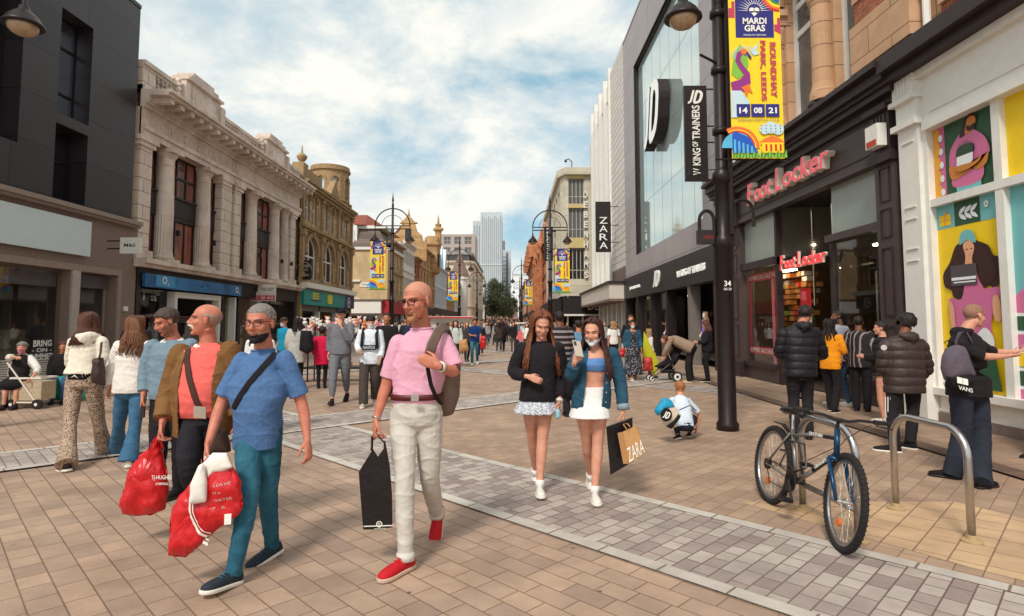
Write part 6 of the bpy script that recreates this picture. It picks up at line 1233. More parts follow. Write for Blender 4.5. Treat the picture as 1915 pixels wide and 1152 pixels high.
def shell(body, wfun, thick, mat, name, par, nz=0.0, seed=0, smooth_=True, zs=1.0):
 """garment-like layer grown from the body surface where wfun(point) > 0"""
 v = verts(body); n = normals(body); w = np.array([wfun(Vector(p)) for p in v]); idx = -np.ones(len(v), dtype=int); keep = w > 0
 fs = [tuple(p.vertices) for p in body.polygons if all(keep[i] for i in p.vertices)]
 used = sorted({i for f in fs for i in f});
 if not used: return None
 for j, i in enumerate(used): idx[i] = j
 vs = []
 for i in used:
  t = thick * min(1, w[i]);
  if nz: p = v[i]; t += nz * min(1, w[i]) * noise.noise(Vector((float(p[0]) * 40 + seed, float(p[1]) * 40, float(p[2]) * 40 * zs)))
  vs.append(v[i] + n[i] * (t + .0008))
 m = MB().add(vs, [tuple(int(idx[i]) for i in f) for f in fs], mat)
 return m.build(name, mat, par, smooth_)
def person(label, J, O, group=None, voxel=.008, name='person'):
 """J: joints (world). O: look options. Builds one continuous skin body plus clothing, hair, shoes."""
 s = J['s']; fem = O.get('fem', False); fat = O.get('fat', 0.0); base = Vector((J['aa'].x * .5 + J['ab'].x * .5, J['aa'].y * .5 + J['ab'].y * .5, 0))
 T = thing(name, label, 'person', base, group); sk = O['skin'] if not isinstance(O['skin'], str) else skin(O['skin']); hi = voxel < .009
 F, U = J['face'], J['hup']; Rt = F.cross(U).normalized(); U = Rt.cross(F).normalized(); hs = s * O.get('head', 1.0); C = J['hd']; HF = (F, U, Rt, C, hs)
 kk = 18
 m = MB()
 ell(m, HF, (0, -.018, .032), (.076, .097, .082), 18, 12); ell(m, HF, (0, .018, -.025), (.062, .068, .088), 16, 10); ell(m, HF, (0, .03, -.072), (.049, .05, .042), 14, 8); ell(m, HF, (0, .068, -.100), (.021, .018, .016))
 ell(m, HF, (0, .072, .026), (.046, .016, .013))
 for q in (-1, 1): ell(m, HF, (.038 * q, .052, -.026), (.022, .026, .022)); ell(m, HF, (.08 * q, -.006, -.006), (.008, .018, .03), 8, 6)
 Pn = lambda x, y, z: C + (Rt * x + F * y + U * z) * hs
 nf = .86 if fem else 1.0; m.tube([Pn(0, .082, .018), Pn(0, .096 * nf + .012 * (1 - nf), -.008), Pn(0, .108 if not fem else .102, -.026), Pn(0, .096, -.036)], [r * hs * nf for r in (.008, .010, .013, .010)], 8, round_=True)
 for q in (-1, 1): ell(m, HF, (.011 * q, .094, -.032), (.009, .010, .007), 8, 5)
 ell(m, HF, (0, .079, -.060), (.022, .011, .011))
 nr = .050 if fem else .058
 m.tube([Pn(0, -.015, -.05), C.lerp(J['nk'], .55) - J['chest'] * .012 * s, J['nk'] - J['chest'] * .012 * s, J['nk'] - U * .05 * s], [nr * s, nr * s * .98, nr * s * 1.12, nr * 1.3 * s], 14)
 sw = (J['sb'] - J['sa']).length / 2 / s; hw = (J['hb'] - J['ha']).length / 2 / s + .075
 wst = (.115 if fem else .138) + fat * .04
 prof = [(-.18, hw * .6, .09, 0), (-.08, hw * .95, .115, 0), (.05, hw, .115, 0), (.2, hw * .92, .105, fat * .03), (.38, wst, .09 + fat * .05, fat * .05), (.58, wst + .02, .10 + fat * .02, fat * .02), (.75, sw * .86, .10, 0), (.86, sw * .86, .084, 0), (.93, sw * .68, .066, 0), (.985, sw * .38, .052, 0), (1.04, .045, .045, 0)]
 m.loft(torso_rings(J, prof))
 ar = .82 if fem else .94
 for q in 'ab':
  S_, E_, W_ = J['s' + q], J['e' + q], J['w' + q]
  rr = rad([(0, .049 * s * ar), (.15, .050 * s * ar), (.35, .047 * s * ar), (.5, .040 * s * ar), (.62, .041 * s * ar), (.8, .034 * s * ar), (1, .024 * s * ar)], 8)
  m.tube(limbpts(S_, E_, W_), rr, 12, round_=True)
  pn = J.get('pn' + q) or Vector((0, 0, 0)); hd_ = J.get('hdir' + q) or (W_ - E_)
  if pn.length < .1: pn = (((J['nk'] + J['ha']) / 2) - W_)
  hand(m, W_, Vector(hd_), Vector(pn), s * (.9 if fem else 1.0), J.get('curl' + q, .45), J.get('ts' + q) or (1 if Vector(hd_).normalized().cross(Vector(pn)).dot(J['chest'] + Vector((0, 0, .3))) > 0 else -1))
  H_, K_, A_ = J['h' + q], J['k' + q], J['a' + q]
  lr = rad([(0, .085 * s), (.2, .078 * s), (.42, .058 * s), (.5, .053 * s), (.62, .054 * s), (.72, .05 * s), (.9, .034 * s), (1, .034 * s)], 8)
  m.tube(limbpts(H_, K_, A_), lr, 14, round_=True)
 me = remesh(m, voxel, 4 if hi else 2, .5)
 v = verts(me); C_ = np.array(C); d = v - C_; lx = d @ np.array(Rt) / hs; ly = d @ np.array(F) / hs; lz = d @ np.array(U) / hs
 head = (lx ** 2 + ly ** 2 + lz ** 2) < .15 ** 2
 if hi:
  disp = np.zeros(len(v)); fr_ = head & (ly > .04)
  def g(x, z, rx, rz, a): return a * np.exp(-((lx - x) / rx) ** 2 - ((lz - z) / rz) ** 2)
  for q in (-1, 1): disp += g(.032 * q, .006, .017, .011, -.011); disp += g(.032 * q, .026, .020, .006, .003); disp += g(.03 * q, -.045, .008, .02, -.003)
  disp += g(0, -.053, .018, .0045, .0045) + g(0, -.066, .016, .005, .005) + g(0, -.0595, .024, .0028, -.004) + g(0, -.08, .02, .006, -.004)
  v[fr_] += (disp[fr_, None] * hs) * np.array(F)[None, :]
  setv(me, v)
 me.materials.append(sk); smooth(me); body = link('body', me, T)
 bvh = BVHTree.FromPolygons([Vector(p) for p in verts(me)], [tuple(p.vertices) for p in me.polygons]) if hi else None
 def sf(x, z, off=0.0):
  o = Pn(x, .3, z); h = bvh.ray_cast(o, -F);
  return (h[0] + F * off * hs) if h[0] is not None else Pn(x, .09, z)
 # ---- face ----
 if hi and not O.get('noface'):
  br = O.get('brow', M('brow_brown', S(84, 58, 44), .9)); down = O.get('eyes', 'open')
  EW = M('eye_white', S(186, 172, 162), .35, .02); IR = M('eye_dark', S(52, 40, 34), .2, .05); LASH = M('eye_lash', S(44, 28, 24), .8)
  LP = O.get('lip', M('lips', S(172, 100, 86), .45, .08, 30))
  for q in (-1, 1):
   e = sf(.032 * q, .006, 0)
   if down == 'open':
    eo = MB(); eo.ball(e - F * .004 * hs, (.0118 * hs, .006 * hs, .0050 * hs), 12, 8, EW, (Rt, F, U)); eye = eo.build('eye', EW, T, True)
    g_ = J.get('gaze', 0.0); MB().ball(e + (F * .0020 + Rt * .004 * g_) * hs, (.0056 * hs, .003 * hs, .0056 * hs), 10, 6, IR, (Rt, F, U)).build('iris', IR, eye, True)
    MB().tube([sf((.032 + a) * q, .006 + b, .001) for a, b in ((-.0145, -.001), (-.007, .0055), (0, .0075), (.008, .006), (.0155, .001))], .0017 * hs, 5, LASH).build('eyelid', LASH, eye)
   else:
    MB().tube([sf((.032 + a) * q, .002 + b, .0012) for a, b in ((-.0145, .003), (-.007, -.001), (0, -.0025), (.008, -.0015), (.0155, .003))], .0020 * hs, 5, LASH).build('eyelid', LASH, T)
   MB().tube([sf((.032 + a) * q, .025 + b, .0005) for a, b in ((-.018, -.002), (-.008, .001), (.006, .003), (.019, -.002))], [.0022 * hs, .0036 * hs, .0032 * hs, .0016 * hs], 5, br).build('eyebrow', br, T)
  if not O.get('nomouth'):
   mo = MB().tube([sf(x, -.0595 - abs(x) * .08, .0002) for x in ((-.024, -.012, 0, .012, .024) if not fem else (-.018, -.009, 0, .009, .018))], [.0016 * hs, .0044 * hs, .0052 * hs, .0044 * hs, .0016 * hs], 6, LP, flat=.4).build('lips', LP, T, True)
   MB().tube([sf(x, -.0595 - abs(x) * .05, .0030) for x in ((-.023, -.011, 0, .011, .023) if not fem else (-.017, -.008, 0, .008, .017))], .0013 * hs, 4, LASH).build('mouth_line', LASH, mo)
 loc = lambda p: ((p - C).dot(Rt) / hs, (p - C).dot(F) / hs, (p - C).dot(U) / hs)
 # ---- facial hair and masks ----
 if O.get('beard'):
  bm, th = O['beard'][:2]
  def wb(p):
   x, y, z = loc(p)
   if x * x + y * y + z * z > .0225 or y < -.01 or z > .0: return -1
   if len(O['beard']) > 2 and (abs(x) > .036 or z > -.05): return -1
   if abs(x) < .013 and z > -.048: return -1
   lim = -.040 - .0 if y > .055 else -.03 + .02 * (abs(x) > .055)
   if abs(x) < .02 and -.068 < z < -.052 and y > .07: return -1
   return min((lim - z) * 60, (.12 + z) * 40 + 1, 1)
  shell(me, wb, th * hs, bm, 'beard', T, .0015)
 if O.get('moustache'):
  mm = MB();
  for q in (-1, 1): mm.tube([sf(.002 * q, -.043, .004), sf(.016 * q, -.047, .006), sf(.03 * q, -.058, .005), sf(.034 * q, -.072, .003)], [.006 * hs, .0085 * hs, .007 * hs, .003 * hs], 8, round_=True)
  mm.build('moustache', O['moustache'], T, True)
 if O.get('mask'):
  mt, mode = O['mask']      # mode: 'full' or 'chin'
  z1 = -.012 if mode == 'full' else -.066
  def wm(p):
   x, y, z = loc(p)
   if x * x + y * y + z * z > .024: return -1
   top = z1 - (abs(x) * .35 if mode == 'full' else -abs(x) * .2)
   return min((top - z) * 120, (z + (.125 if mode == 'full' else .119)) * 120, (y - (.005 if mode == 'full' else .0)) * 90, 1)
  mk = shell(me, wm, .007 * hs, mt, 'face_mask', T, .001)
  if mk and hi:
   q_ = MB()
   for q in (-1, 1):
    a_ = Pn(.062 * q, .03, z1 - .02); b_ = Pn(.085 * q, -.022, .0); q_.tube([a_, Pn(.077 * q, .0, (z1 - .02) * .4), b_], .0016 * hs, 4)
   q_.build('mask_loop', mt, mk)
 if O.get('glasses'):
  gm = M('spectacle_frame', S(40, 26, 24), .3); m = MB()
  for q in (-1, 1):
   pts = [Pn(.033 * q + .025 * math.cos(a), .098, .004 + .017 * math.sin(a)) for a in [2 * math.pi * i / 16 for i in range(17)]]
   pts = [Pn(.033 * q + .025 * math.copysign(abs(math.cos(a)) ** .6, math.cos(a)), .099, .003 + .016 * math.copysign(abs(math.sin(a)) ** .6, math.sin(a))) for a in [2 * math.pi * i / 16 for i in range(17)]]
   m.tube(pts, .0020 * hs * O['glasses'], 5, gm); m.tube([Pn(.058 * q, .098, .012), Pn(.08 * q, .03, .012), Pn(.084 * q, -.012, .008)], .0018 * hs, 5, gm)
  m.tube([Pn(-.009, .1, .01), Pn(0, .104, .012), Pn(.009, .1, .01)], .002 * hs, 5, gm); m.build('glasses', gm, T)
 # ---- hair ----
 hr = O.get('hair'); hm = O.get('hairm')
 hairline = lambda x, y, z, fz=.055: (z - (fz if y > .05 else lerp(-.035, fz, max(0, min(1, (y + .03) / .08))) if y > -.03 else lerp(-.07, -.035, max(0, (y + .09) / .06)))) * 50
 if hr in ('buzz', 'short', 'crop', 'thick', 'afro', 'ring'):
  th = dict(buzz=.0025, short=.011, crop=.006, thick=.02, afro=.034, ring=.004)[hr]; hz_ = O.get('hline', .055)
  def wh(p):
   x, y, z = loc(p)
   if x * x + y * y + (z) ** 2 > .0225: return -1
   if abs(x) > .072 and -.035 < z < .02 and -.03 < y < .02: return -1
   w = hairline(x, y, z, hz_)
   if hr == 'ring': w = min(w, (.045 - z) * 60)
   return min(w, 1)
  shell(me, wh, th * hs, hm, 'hair', T, dict(buzz=.0004, short=.006, crop=.002, thick=.012, afro=.014, ring=.001)[hr] * hs, zs=.6)
 if hr in ('long', 'bob', 'tied'):
  m = MB(); ln = O.get('hlen', .42); part = O.get('part', 0.0); rs = random.Random(int(C.x * 77 + C.y * 31) + 5)
  ell(m, HF, (0, -.036, .040), (.083, .096, .083), 18, 12)
  wave = O.get('wave', .012); vol = O.get('vol', 1.0); NN = 300 if hi else 70; back = -J['chest']
  for i in range(NN):
   sd_ = 1 if i % 2 else -1; fr_t = rs.random(); ang = R(lerp(60, 177, fr_t ** 1.25)) * sd_     # 0 = front
   cx, cy = math.sin(ang), math.cos(ang); pts = [Pn(part + .004 * sd_, .062 - .15 * fr_t, .1 + .028 * math.sin(3 * fr_t))]
   for t in (.35, .65, .95): a = t * 1.25; pts.append(Pn(.09 * vol * cx * math.sin(a), lerp(.062 - .15 * fr_t, -.02 + .108 * cy, t) , .038 + .090 * math.cos(a)))
   pts.append(Pn(.093 * vol * cx, -.022 + .10 * cy * .9, -.02))
   e = Pn(.09 * vol * cx, -.028 + .086 * cy, -.07)
   drop = ln * rs.uniform(.78, 1.0) * (1.0 if hr != 'bob' else .8); n_ = 5 if hi else 3
   sp = (Rt * cx * (.045 + .05 * ln) + (F * max(cy, -.2) * .6 + back * max(0, -cy) * .5) * .07) * vol
   if cy > .2: sp = sp + J['chest'] * .05
   ph = rs.random() * 6.28; frq = rs.uniform(7, 12)
   for j in range(n_ + 1):
    t = j / n_; pts.append(e + sp * s * math.sin(t * 1.4) - Vector((0, 0, 1)) * drop * t * s + (Rt * math.sin(ph + t * frq) + F * math.cos(ph * 1.3 + t * frq)) * wave * t * s)
   r0 = (.0105 if hi else .018) * hs * O.get('thick', 1.0); nP = len(pts); m.tube(pts, [r0 * (.5 if j == 0 else 1.15 if j < nP * .6 else lerp(1.1, .25, (j - nP * .6) / (nP * .4))) for j in range(nP)], 5 if hi else 4, hm, flat=.45)
  m.build('hair', hm, T, True)
 if hr == 'tied':
  pass
 if O.get('cap'):
  m = MB(); k = 24; R_ = []
  for t in (0, .25, .5, .75, .95): a = t * math.pi / 2; R_.append([Pn(.088 * math.cos(a) * math.cos(b), -.012 + .11 * math.cos(a) * math.sin(b), .045 + .092 * math.sin(a)) for b in [2 * math.pi * j / k for j in range(k)]])
  m.loft(R_, O['cap']); m.loft([[Pn(x * .075, .085 + .07 * math.sqrt(max(0, 1 - x * x)) * t, .05 - .012 * t + dz) for x in [-1 + j / 6 for j in range(13)]] + [Pn(x * .075, .06, .05 + dz) for x in [1 - j / 6 for j in range(13)]] for t, dz in ((1, 0), (1, .006))], O['cap']); m.build('cap', O['cap'], T, True)
 # ---- upper garment ----
 vt = voxel * 1.15
 def garment(nm, mat, prof, sleeves, amp, seed, extra=None, vox=None, horiz=0, sm=3):
  m = MB(); m.loft(torso_rings(J, prof))
  for q in 'ab':
   if sleeves[0] is None: break
   S_, E_, W_ = J['s' + q], J['e' + q], J['w' + q]; n = 5; P = limbpts(S_, E_, W_, n); tt, r0, r1, r2 = sleeves[:4]
   kx = max(2, int(round(tt * 2 * n))); P = P[:kx + 1]; rr = rad([(0, r0 * s), (.5 if tt > .6 else .999, r1 * s if tt > .6 else r2 * s), (1, r2 * s)], kx)
   m.tube(P, rr, 14); m.ball(S_, r0 * s * 1.0, 12, 8)
  if extra: extra(m)
  me2 = remesh(m, vox or vt, sm, .55)
  if voxel < .0132 or horiz: folds(me2, amp, s, seed, horiz)
  me2.materials.append(mat); smooth(me2); return link(nm, me2, T)
 sw_, T_ = sw, O.get('top')
 nkw = O.get('neckw', .066 if not fem else .06)
 def necking(cm, r_, dn):
  c_ = J['nk'] + (J['nk'] - (J['ha'] + J['hb']) / 2) * .0; ws = (J['sb'] - J['sa']).normalized(); f = J['chest']; P = [c_ + ws * (nkw + .004) * s * math.cos(a) + f * (.064 * s * math.sin(a)) + Vector((0, 0, (.004 - dn * (1.2 + math.sin(a)) * 1.0) * s)) for a in [2 * math.pi * i / 20 for i in range(21)]]
  MB().tube(P, r_ * s, 8, cm).build('collar', cm, T, True)
 if T_:
  mat, kind = T_[0], T_[1]; sd0 = J['hd'].x * 3
  f0 = fat
  if kind == 'tee':
   lo = O.get('hem', -.12)
   if O.get('tuck'): prof = [(lo - .001, hw * .7, .08, 0), (lo, hw * .86, .105, 0), (lo + .05, hw * .98, .122 + f0 * .03, 0), (.28, hw * 1.0, .124 + f0 * .05, f0 * .03)]
   else: prof = [(lo - .001, hw * .9, .10, 0), (lo, hw * 1.04, .122 + f0 * .03, 0), (.05, hw * 1.06, .13 + f0 * .03, f0 * .01), (.22, hw * 1.02, .126 + f0 * .05, f0 * .03)]
   prof += [(.4, wst + .035, .115 + f0 * .06, f0 * .04), (.58, wst + .045, .12 + f0 * .03, f0 * .02), (.75, sw_ * .93, .122, .004), (.85, sw_ * .96, .106, 0), (.92, sw_ * .86, .092, 0), (.965, sw_ * .62, .078, 0), (1.0, nkw + .006, .066, 0), (1.005, nkw - .01, .05, 0)]
   garment('t_shirt', mat, prof, (.36, .060, .066, .066 + O.get('slv', 0)), .0045, sd0)
  elif kind in ('sweater', 'hoodie', 'jacket', 'puffer', 'coat'):
   lo = O.get('hem', -.1); ex = dict(sweater=.02, hoodie=.03, jacket=.035, puffer=.05, coat=.045)[kind] + O.get('bulk', 0)
   prof = [(lo - .001, hw * .9 + ex, .10 + ex * .6, 0), (lo, hw + ex * 1.0, .118 + ex, 0), (.06, hw + ex, .125 + ex + f0 * .02, f0 * .01), (.22, hw * .97 + ex, .12 + ex + f0 * .05, f0 * .03), (.4, wst + .02 + ex * 1.2, .108 + ex + f0 * .05, f0 * .04), (.58, wst + .025 + ex * 1.2, .112 + ex * .9 + f0 * .02, f0 * .02), (.75, sw_ * .9 + ex * .6, .115 + ex * .6, 0), (.85, sw_ * .95 + ex * .35, .102 + ex * .5, 0), (.92, sw_ * .86 + ex * .3, .09 + ex * .4, 0), (.965, sw_ * .62 + ex * .3, .076 + ex * .3, 0), (1.0, nkw + .006 + ex * .1, .066 + ex * .15, 0), (1.005, nkw - .01, .05, 0)]
   e2 = ex * .62; sl = (O.get('slen', .93), .056 + e2 * .8, .052 + e2, .040 + e2 * .8)
   def hood(m):
    if O.get('hood'):
     hh = J['nk'] - J['chest'] * .085 * s; m.tube([hh - Rt * .11 * s + U * .015 * s, hh - Rt * .06 * s - J['chest'] * .03 * s, hh - J['chest'] * .045 * s - U * .02 * s, hh + Rt * .06 * s - J['chest'] * .03 * s, hh + Rt * .11 * s + U * .015 * s], [(.03 * s, .03 * s), (.06 * s, .05 * s), (.085 * s, .05 * s), (.06 * s, .05 * s), (.03 * s, .03 * s)], 12, ref=U, round_=True)
   garment(dict(sweater='sweater', hoodie='hoodie', jacket='jacket', puffer='puffer_jacket', coat='coat')[kind], mat, prof, sl, .006 if kind != 'puffer' else .009, sd0, hood, horiz=(56 if kind == 'puffer' else 0) / s)
  elif kind == 'crop':
   prof = [(.60, wst + .012, .108, 0), (.605, wst + .016, .116, 0), (.72, sw_ * .84, .132, .006), (.80, sw_ * .78, .118, .004), (.84, sw_ * .7, .098, .0)]
   garment('crop_top', mat, prof, (None,), .002, sd0, vox=.008)
  if hi and not O.get('collar') and kind in ('tee', 'sweater'): necking(mat, .009, .0)
  if O.get('collar'):
   necking(O['collar'], .024, .016)
 OJ = O.get('open_jacket')
 if OJ:      # open-fronted jacket: shell with the front cut away
  mat, ex, lo, ow = OJ[:4]; m = MB()
  prof = [(lo - .001, hw * .95 + ex, .1 + ex, -.01), (lo, hw + ex * 1.2, .118 + ex, -.01), (.2, hw + ex, .12 + ex + fat * .03, 0), (.4, wst + .03 + ex, .112 + ex + fat * .03, 0), (.58, wst + .03 + ex, .116 + ex, 0), (.75, sw_ * .92 + ex * .5, .118 + ex * .6, -.005), (.85, sw_ * .97 + ex * .3, .105 + ex * .5, -.008), (.92, sw_ * .82 + ex * .3, .092 + ex * .4, -.012), (.97, sw_ * .56 + ex * .3, .08 + ex * .4, -.016), (1.03, .08, .07, -.025)]
  m.loft(torso_rings(J, prof))
  for q in 'ab':
   P = limbpts(J['s' + q], J['e' + q], J['w' + q], 5)[:int(OJ[4] * 10) + 1 if len(OJ) > 4 else 10]; m.tube(P, rad([(0, (.056 + ex * .45) * s), (.5, (.05 + ex * .65) * s), (1, (.042 + ex * .6) * s)], len(P) - 1), 14); m.ball(J['s' + q], (.056 + ex * .45) * s, 12, 8)
  me2 = remesh(m, vt, 3, .5); folds(me2, .007, s, 3.3)
  h = (J['ha'] + J['hb']) / 2; up = (J['nk'] - h); ws = (J['sb'] - J['sa']).normalized(); f = up.cross(ws).normalized()
  if f.dot(J['chest']) < 0: f = -f
  vv = [Vector(p) for p in verts(me2)]; keep = []
  for p in vv:
   t = (p - h).dot(up) / up.length_squared; x = (p - h - up * t).dot(ws) / s; y = (p - h - up * t).dot(f) / s
   arm = min((p - J['s' + q]).dot((J['e' + q] - J['s' + q])) / (J['e' + q] - J['s' + q]).length_squared for q in 'ab')
   hang = any((J['w' + q] - p).length < .12 * s for q in 'ab')
   near = any(dist_seg(p, J['e' + q], J['w' + q]) < .08 * s for q in 'ab')
   cut = y > .02 and abs(x - OJ[5] if len(OJ) > 5 else x) < (ow if t < .85 else ow * .9) and not near
   keep.append(not cut)
  fs = [tuple(p.vertices) for p in me2.polygons if all(keep[i] for i in p.vertices)]
  used = sorted({i for f_ in fs for i in f_}); mp_ = {i: j for j, i in enumerate(used)}
  o = MB().add([vv[i] for i in used], [tuple(mp_[i] for i in f_) for f_ in fs], mat).build('jacket', mat, T, True)
  so_ = o.modifiers.new('t', 'SOLIDIFY'); so_.thickness = .008 * s; so_.offset = -1
 # ---- lower garment ----
 B_ = O.get('bottom')
 if B_:
  mat, kind = B_[0], B_[1]; m = MB(); top_t = O.get('waist', .16)
  prof = [(-.2, hw * .55, .08, 0), (-.12, hw * .98, .12, 0), (.0, hw * 1.02, .127, 0), (.1, hw * .98, .118, 0), (top_t, hw * .93 if not fem else hw * .86, .11 + fat * .03, fat * .015), (top_t + .001, hw * .8, .1, 0)]
  if kind in ('jeans', 'trousers', 'flared', 'wide', 'joggers', 'leggings'):
   rr = dict(jeans=[(0, .090), (.25, .083), (.48, .063), (.6, .062), (.8, .055), (1, .046)], trousers=[(0, .098), (.25, .092), (.5, .074), (.75, .068), (1, .062)], flared=[(0, .092), (.25, .086), (.48, .064), (.75, .080), (1, .108)], wide=[(0, .102), (.25, .1), (.5, .09), (.75, .086), (1, .088)], joggers=[(0, .104), (.25, .1), (.5, .078), (.8, .064), (.95, .052), (1, .042)], leggings=[(0, .088), (.25, .08), (.5, .058), (.75, .055), (1, .038)])[kind]
   m.loft(torso_rings(J, prof))
   for q in 'ab':
    n = 5; P = limbpts(J['h' + q], J['k' + q], J['a' + q] + (J['a' + q] - J['k' + q]).normalized() * O.get('cuff', .03) * s, n); m.tube(P, [r * s for r in rad(rr, 2 * n)], 16); m.ball(J['h' + q], .088 * s, 12, 8)
   me2 = remesh(m, vt, 2, .5)
   if voxel < .0132: folds(me2, .0058, s, 9.1)
   me2.materials.append(mat); smooth(me2); link(dict(joggers='joggers', leggings='leggings').get(kind, 'trousers'), me2, T)
  else:   # skirt / shorts / dress
   L0 = B_[2]; fl = B_[3]      # hem as t (negative), flare
   h = (J['ha'] + J['hb']) / 2; prof2 = [(top_t, hw * .86, .105, 0), (.08, hw * .98, .118, 0), (-.05, hw * 1.04 + fl * .2, .128 + fl * .2, 0), (L0 * .5, hw * 1.05 + fl * .5, .135 + fl * .5, .0), (L0, hw * 1.04 + fl, .135 + fl, .0), (L0 - .001, hw * .7, .08, 0)]
   if kind == 'dress': prof2 = [(.86, sw_ * .9, .1, 0), (.7, sw_ * .9, .12, .004), (.5, wst + .02, .11, 0)] + prof2[1:]
   m.loft(torso_rings(J, prof2, 40)); me2 = remesh(m, vt, 2, .5)
   v = verts(me2); n = normals(me2); out = v.copy(); hv = np.array(h)
   for i in range(len(v)):
    d_ = v[i] - hv; t = -float(d_[2]);
    if t > -.05: a = math.atan2(float(d_[1]), float(d_[0])); out[i] += n[i] * O.get('pleat', .004) * s * math.sin(a * 17 + 2 * math.sin(a * 3)) * min(1, t * 5 + .25)
   setv(me2, out); me2.materials.append(mat); smooth(me2); link('skirt' if kind != 'dress' else 'dress', me2, T)
 # ---- shoes ----
 for q in 'ab':
  sh = O.get('shoes')
  if sh: shoe(T, J['a' + q], J['f' + q][0], J['f' + q][1], s * O.get('foot', 1.0), sh[0], sh[1] if len(sh) > 1 else None, sh[2] if len(sh) > 2 else 0, sh[3] if len(sh) > 3 else None)
  if O.get('socks'): MB().tube([J['a' + q] - Vector((0, 0, .02)), J['a' + q].lerp(J['k' + q], O.get('sockh', .18))], [.042 * s, .044 * s], 12, O['socks']).build('sock', O['socks'], T, True)
 T['_'] = 0; del T['_']
 return T, dict(Pn=Pn, sf=sf if hi else None, HF=HF, body=me)
def dist_seg(p, a, b):
 d = b - a; t = max(0, min(1, (p - a).dot(d) / d.length_squared)); return (p - a - d * t).length
def strapline(nm, par, pts, w_, mat, th=.004):
 """flat strap along points, width w_"""
 m = MB(); P = [Vector(p) for p in pts]
 m.tube(P, [(w_, th)] * len(P), 8, mat, ref=(P[-1] - P[0]).cross(Vector((0, 1, .2))), sup=4); return m.build(nm, mat, par, True)
def wrap(T, nm, pix, w_, mat, off=.006, names=('t_shirt', 'sweater', 'jacket', 'body', 'hoodie', 'trousers')):
 V = []; Fc = []
 for c in T.children:
  if c.name.split('.')[0] in names:
   b = len(V); V += [Vector(v.co) for v in c.data.vertices]; Fc += [tuple(i + b for i in p.vertices) for p in c.data.polygons]
 bv = BVHTree.FromPolygons(V, Fc); P = []; e = cam.location.copy()
 for (x0, y0), (x1, y1) in zip(pix, pix[1:]):
  for k in range(4):
   t = k / 4; r = ray(x0 + (x1 - x0) * t, y0 + (y1 - y0) * t).normalized(); h = bv.ray_cast(e, r)
   if h[0] is not None: P.append(h[0] - r * off)
 return strapline(nm, T, P, w_, mat)
def px(Y0):
 return lambda x, y, d=0.0: PY(x, y, Y0 + d)
def std(x, y, yaw, h=1.7, stride=0.0, lead='a', arms=None, lean=0.0, hyaw=0, hpit=0, fem=False, z0=0, sway=0, bend=None, sq=0):
 """metric standing / walking pose. yaw 0 = facing away, 180 = facing the camera. 'a' = the side to the image left for a front-facing... resolved from yaw"""
 s = h / 1.75; f = yawv(yaw); r = Vector((f.y, -f.x, 0)); O_ = Vector((x, y, z0)); U = Vector((0, 0, 1))
 sa = -1 if r.x > 0 or (abs(r.x) < 1e-6) else 1     # side a is image-left
 W = lambda a, b, c: O_ + r * a * s + f * b * s + U * c * s
 hw_ = .09; sh_ = (.15 if fem else .172); J = dict(s=s, chest=f.copy())
 hz_ = .92
 for q, sg in (('a', sa), ('b', -sa)):
  st = stride * (1 if q == lead else -1)
  J['h' + q] = W(sg * hw_, 0, hz_ - .0); J['k' + q] = W(sg * (hw_ + .005), st * .5 + .05 + (.04 if st < 0 else 0), .5); J['a' + q] = W(sg * (hw_ - .005), st, .095 + (.06 if st < -.15 else 0))
  J['f' + q] = (yaw, 22 if st < -.15 else (-6 if st > .25 else 0))
  J['s' + q] = W(sg * sh_, lean * .3, 1.395); J['e' + q] = W(sg * (sh_ + .05), lean * .2 - .04 - stride * (.3 if q == lead else -.3), 1.13); J['w' + q] = W(sg * (sh_ + .04), lean * .2 + .08 - stride * (.45 if q == lead else -.45), .9)
 J['nk'] = W(0, lean * .35 - .01, 1.47); fy = yawv(yaw + hyaw); J['face'] = (fy * math.cos(R(hpit)) - U * math.sin(R(hpit))).normalized(); J['hup'] = (U * math.cos(R(hpit)) + fy * math.sin(R(hpit))).normalized()
 J['hd'] = W(0, lean * .4 + .015, 1.615) + fy * math.sin(R(max(0, hpit))) * .04 * s
 for k_, v in (arms or {}).items():
  q = k_[-1]; sg = sa if q == 'a' else -sa
  if k_[0] in 'ewkah' and k_ not in ('hda', 'hdb') and not k_.startswith('hdir'): J[k_] = W(sg * v[0], v[1], v[2])
  elif k_.startswith('hdir') or k_.startswith('pn'): J[k_] = (r * sg * v[0] + f * v[1] + U * v[2])
  else: J[k_] = v
 J['W'] = W
 return J
# ================= the people =================
def Jp(Y0, s, chest, face, hpit, P, A):
 """joints from the photo: P = {joint: (px, py, depth offset)}, A = {ankle: (px, py ground) or (px, py, d), foot: (yaw, pitch)}"""
 q = px(Y0); J = dict(s=s, chest=yawv(chest)); U = Vector((0, 0, 1)); fy = yawv(face)
 J['face'] = (fy * math.cos(R(hpit)) - U * math.sin(R(hpit))).normalized(); J['hup'] = (U * math.cos(R(hpit)) + fy * math.sin(R(hpit))).normalized()
 for k_, v in P.items(): J[k_] = q(*v)
 for k_, v in A.items():
  if k_[0] == 'a': J[k_] = (G(v[0], v[1]) + Vector((0, 0, .092 * s))) if len(v) == 2 else q(*v)
  else: J[k_] = v
 return J
JE = M('jeans_teal', S(30, 84, 104), .9, .22, 9, bump=.3, bscale=220, kind='stain', p=dict(col2=S(70, 130, 150), scale=2.2, a=.45, b=.75, st=(1, 1, .4))); BLKC = M('black_cloth', S(26, 20, 24), .9, .2, 12, bump=.2, bscale=160); NAVY = M('navy_cloth', S(30, 32, 50), .9, .2, 12, bump=.2, bscale=160)
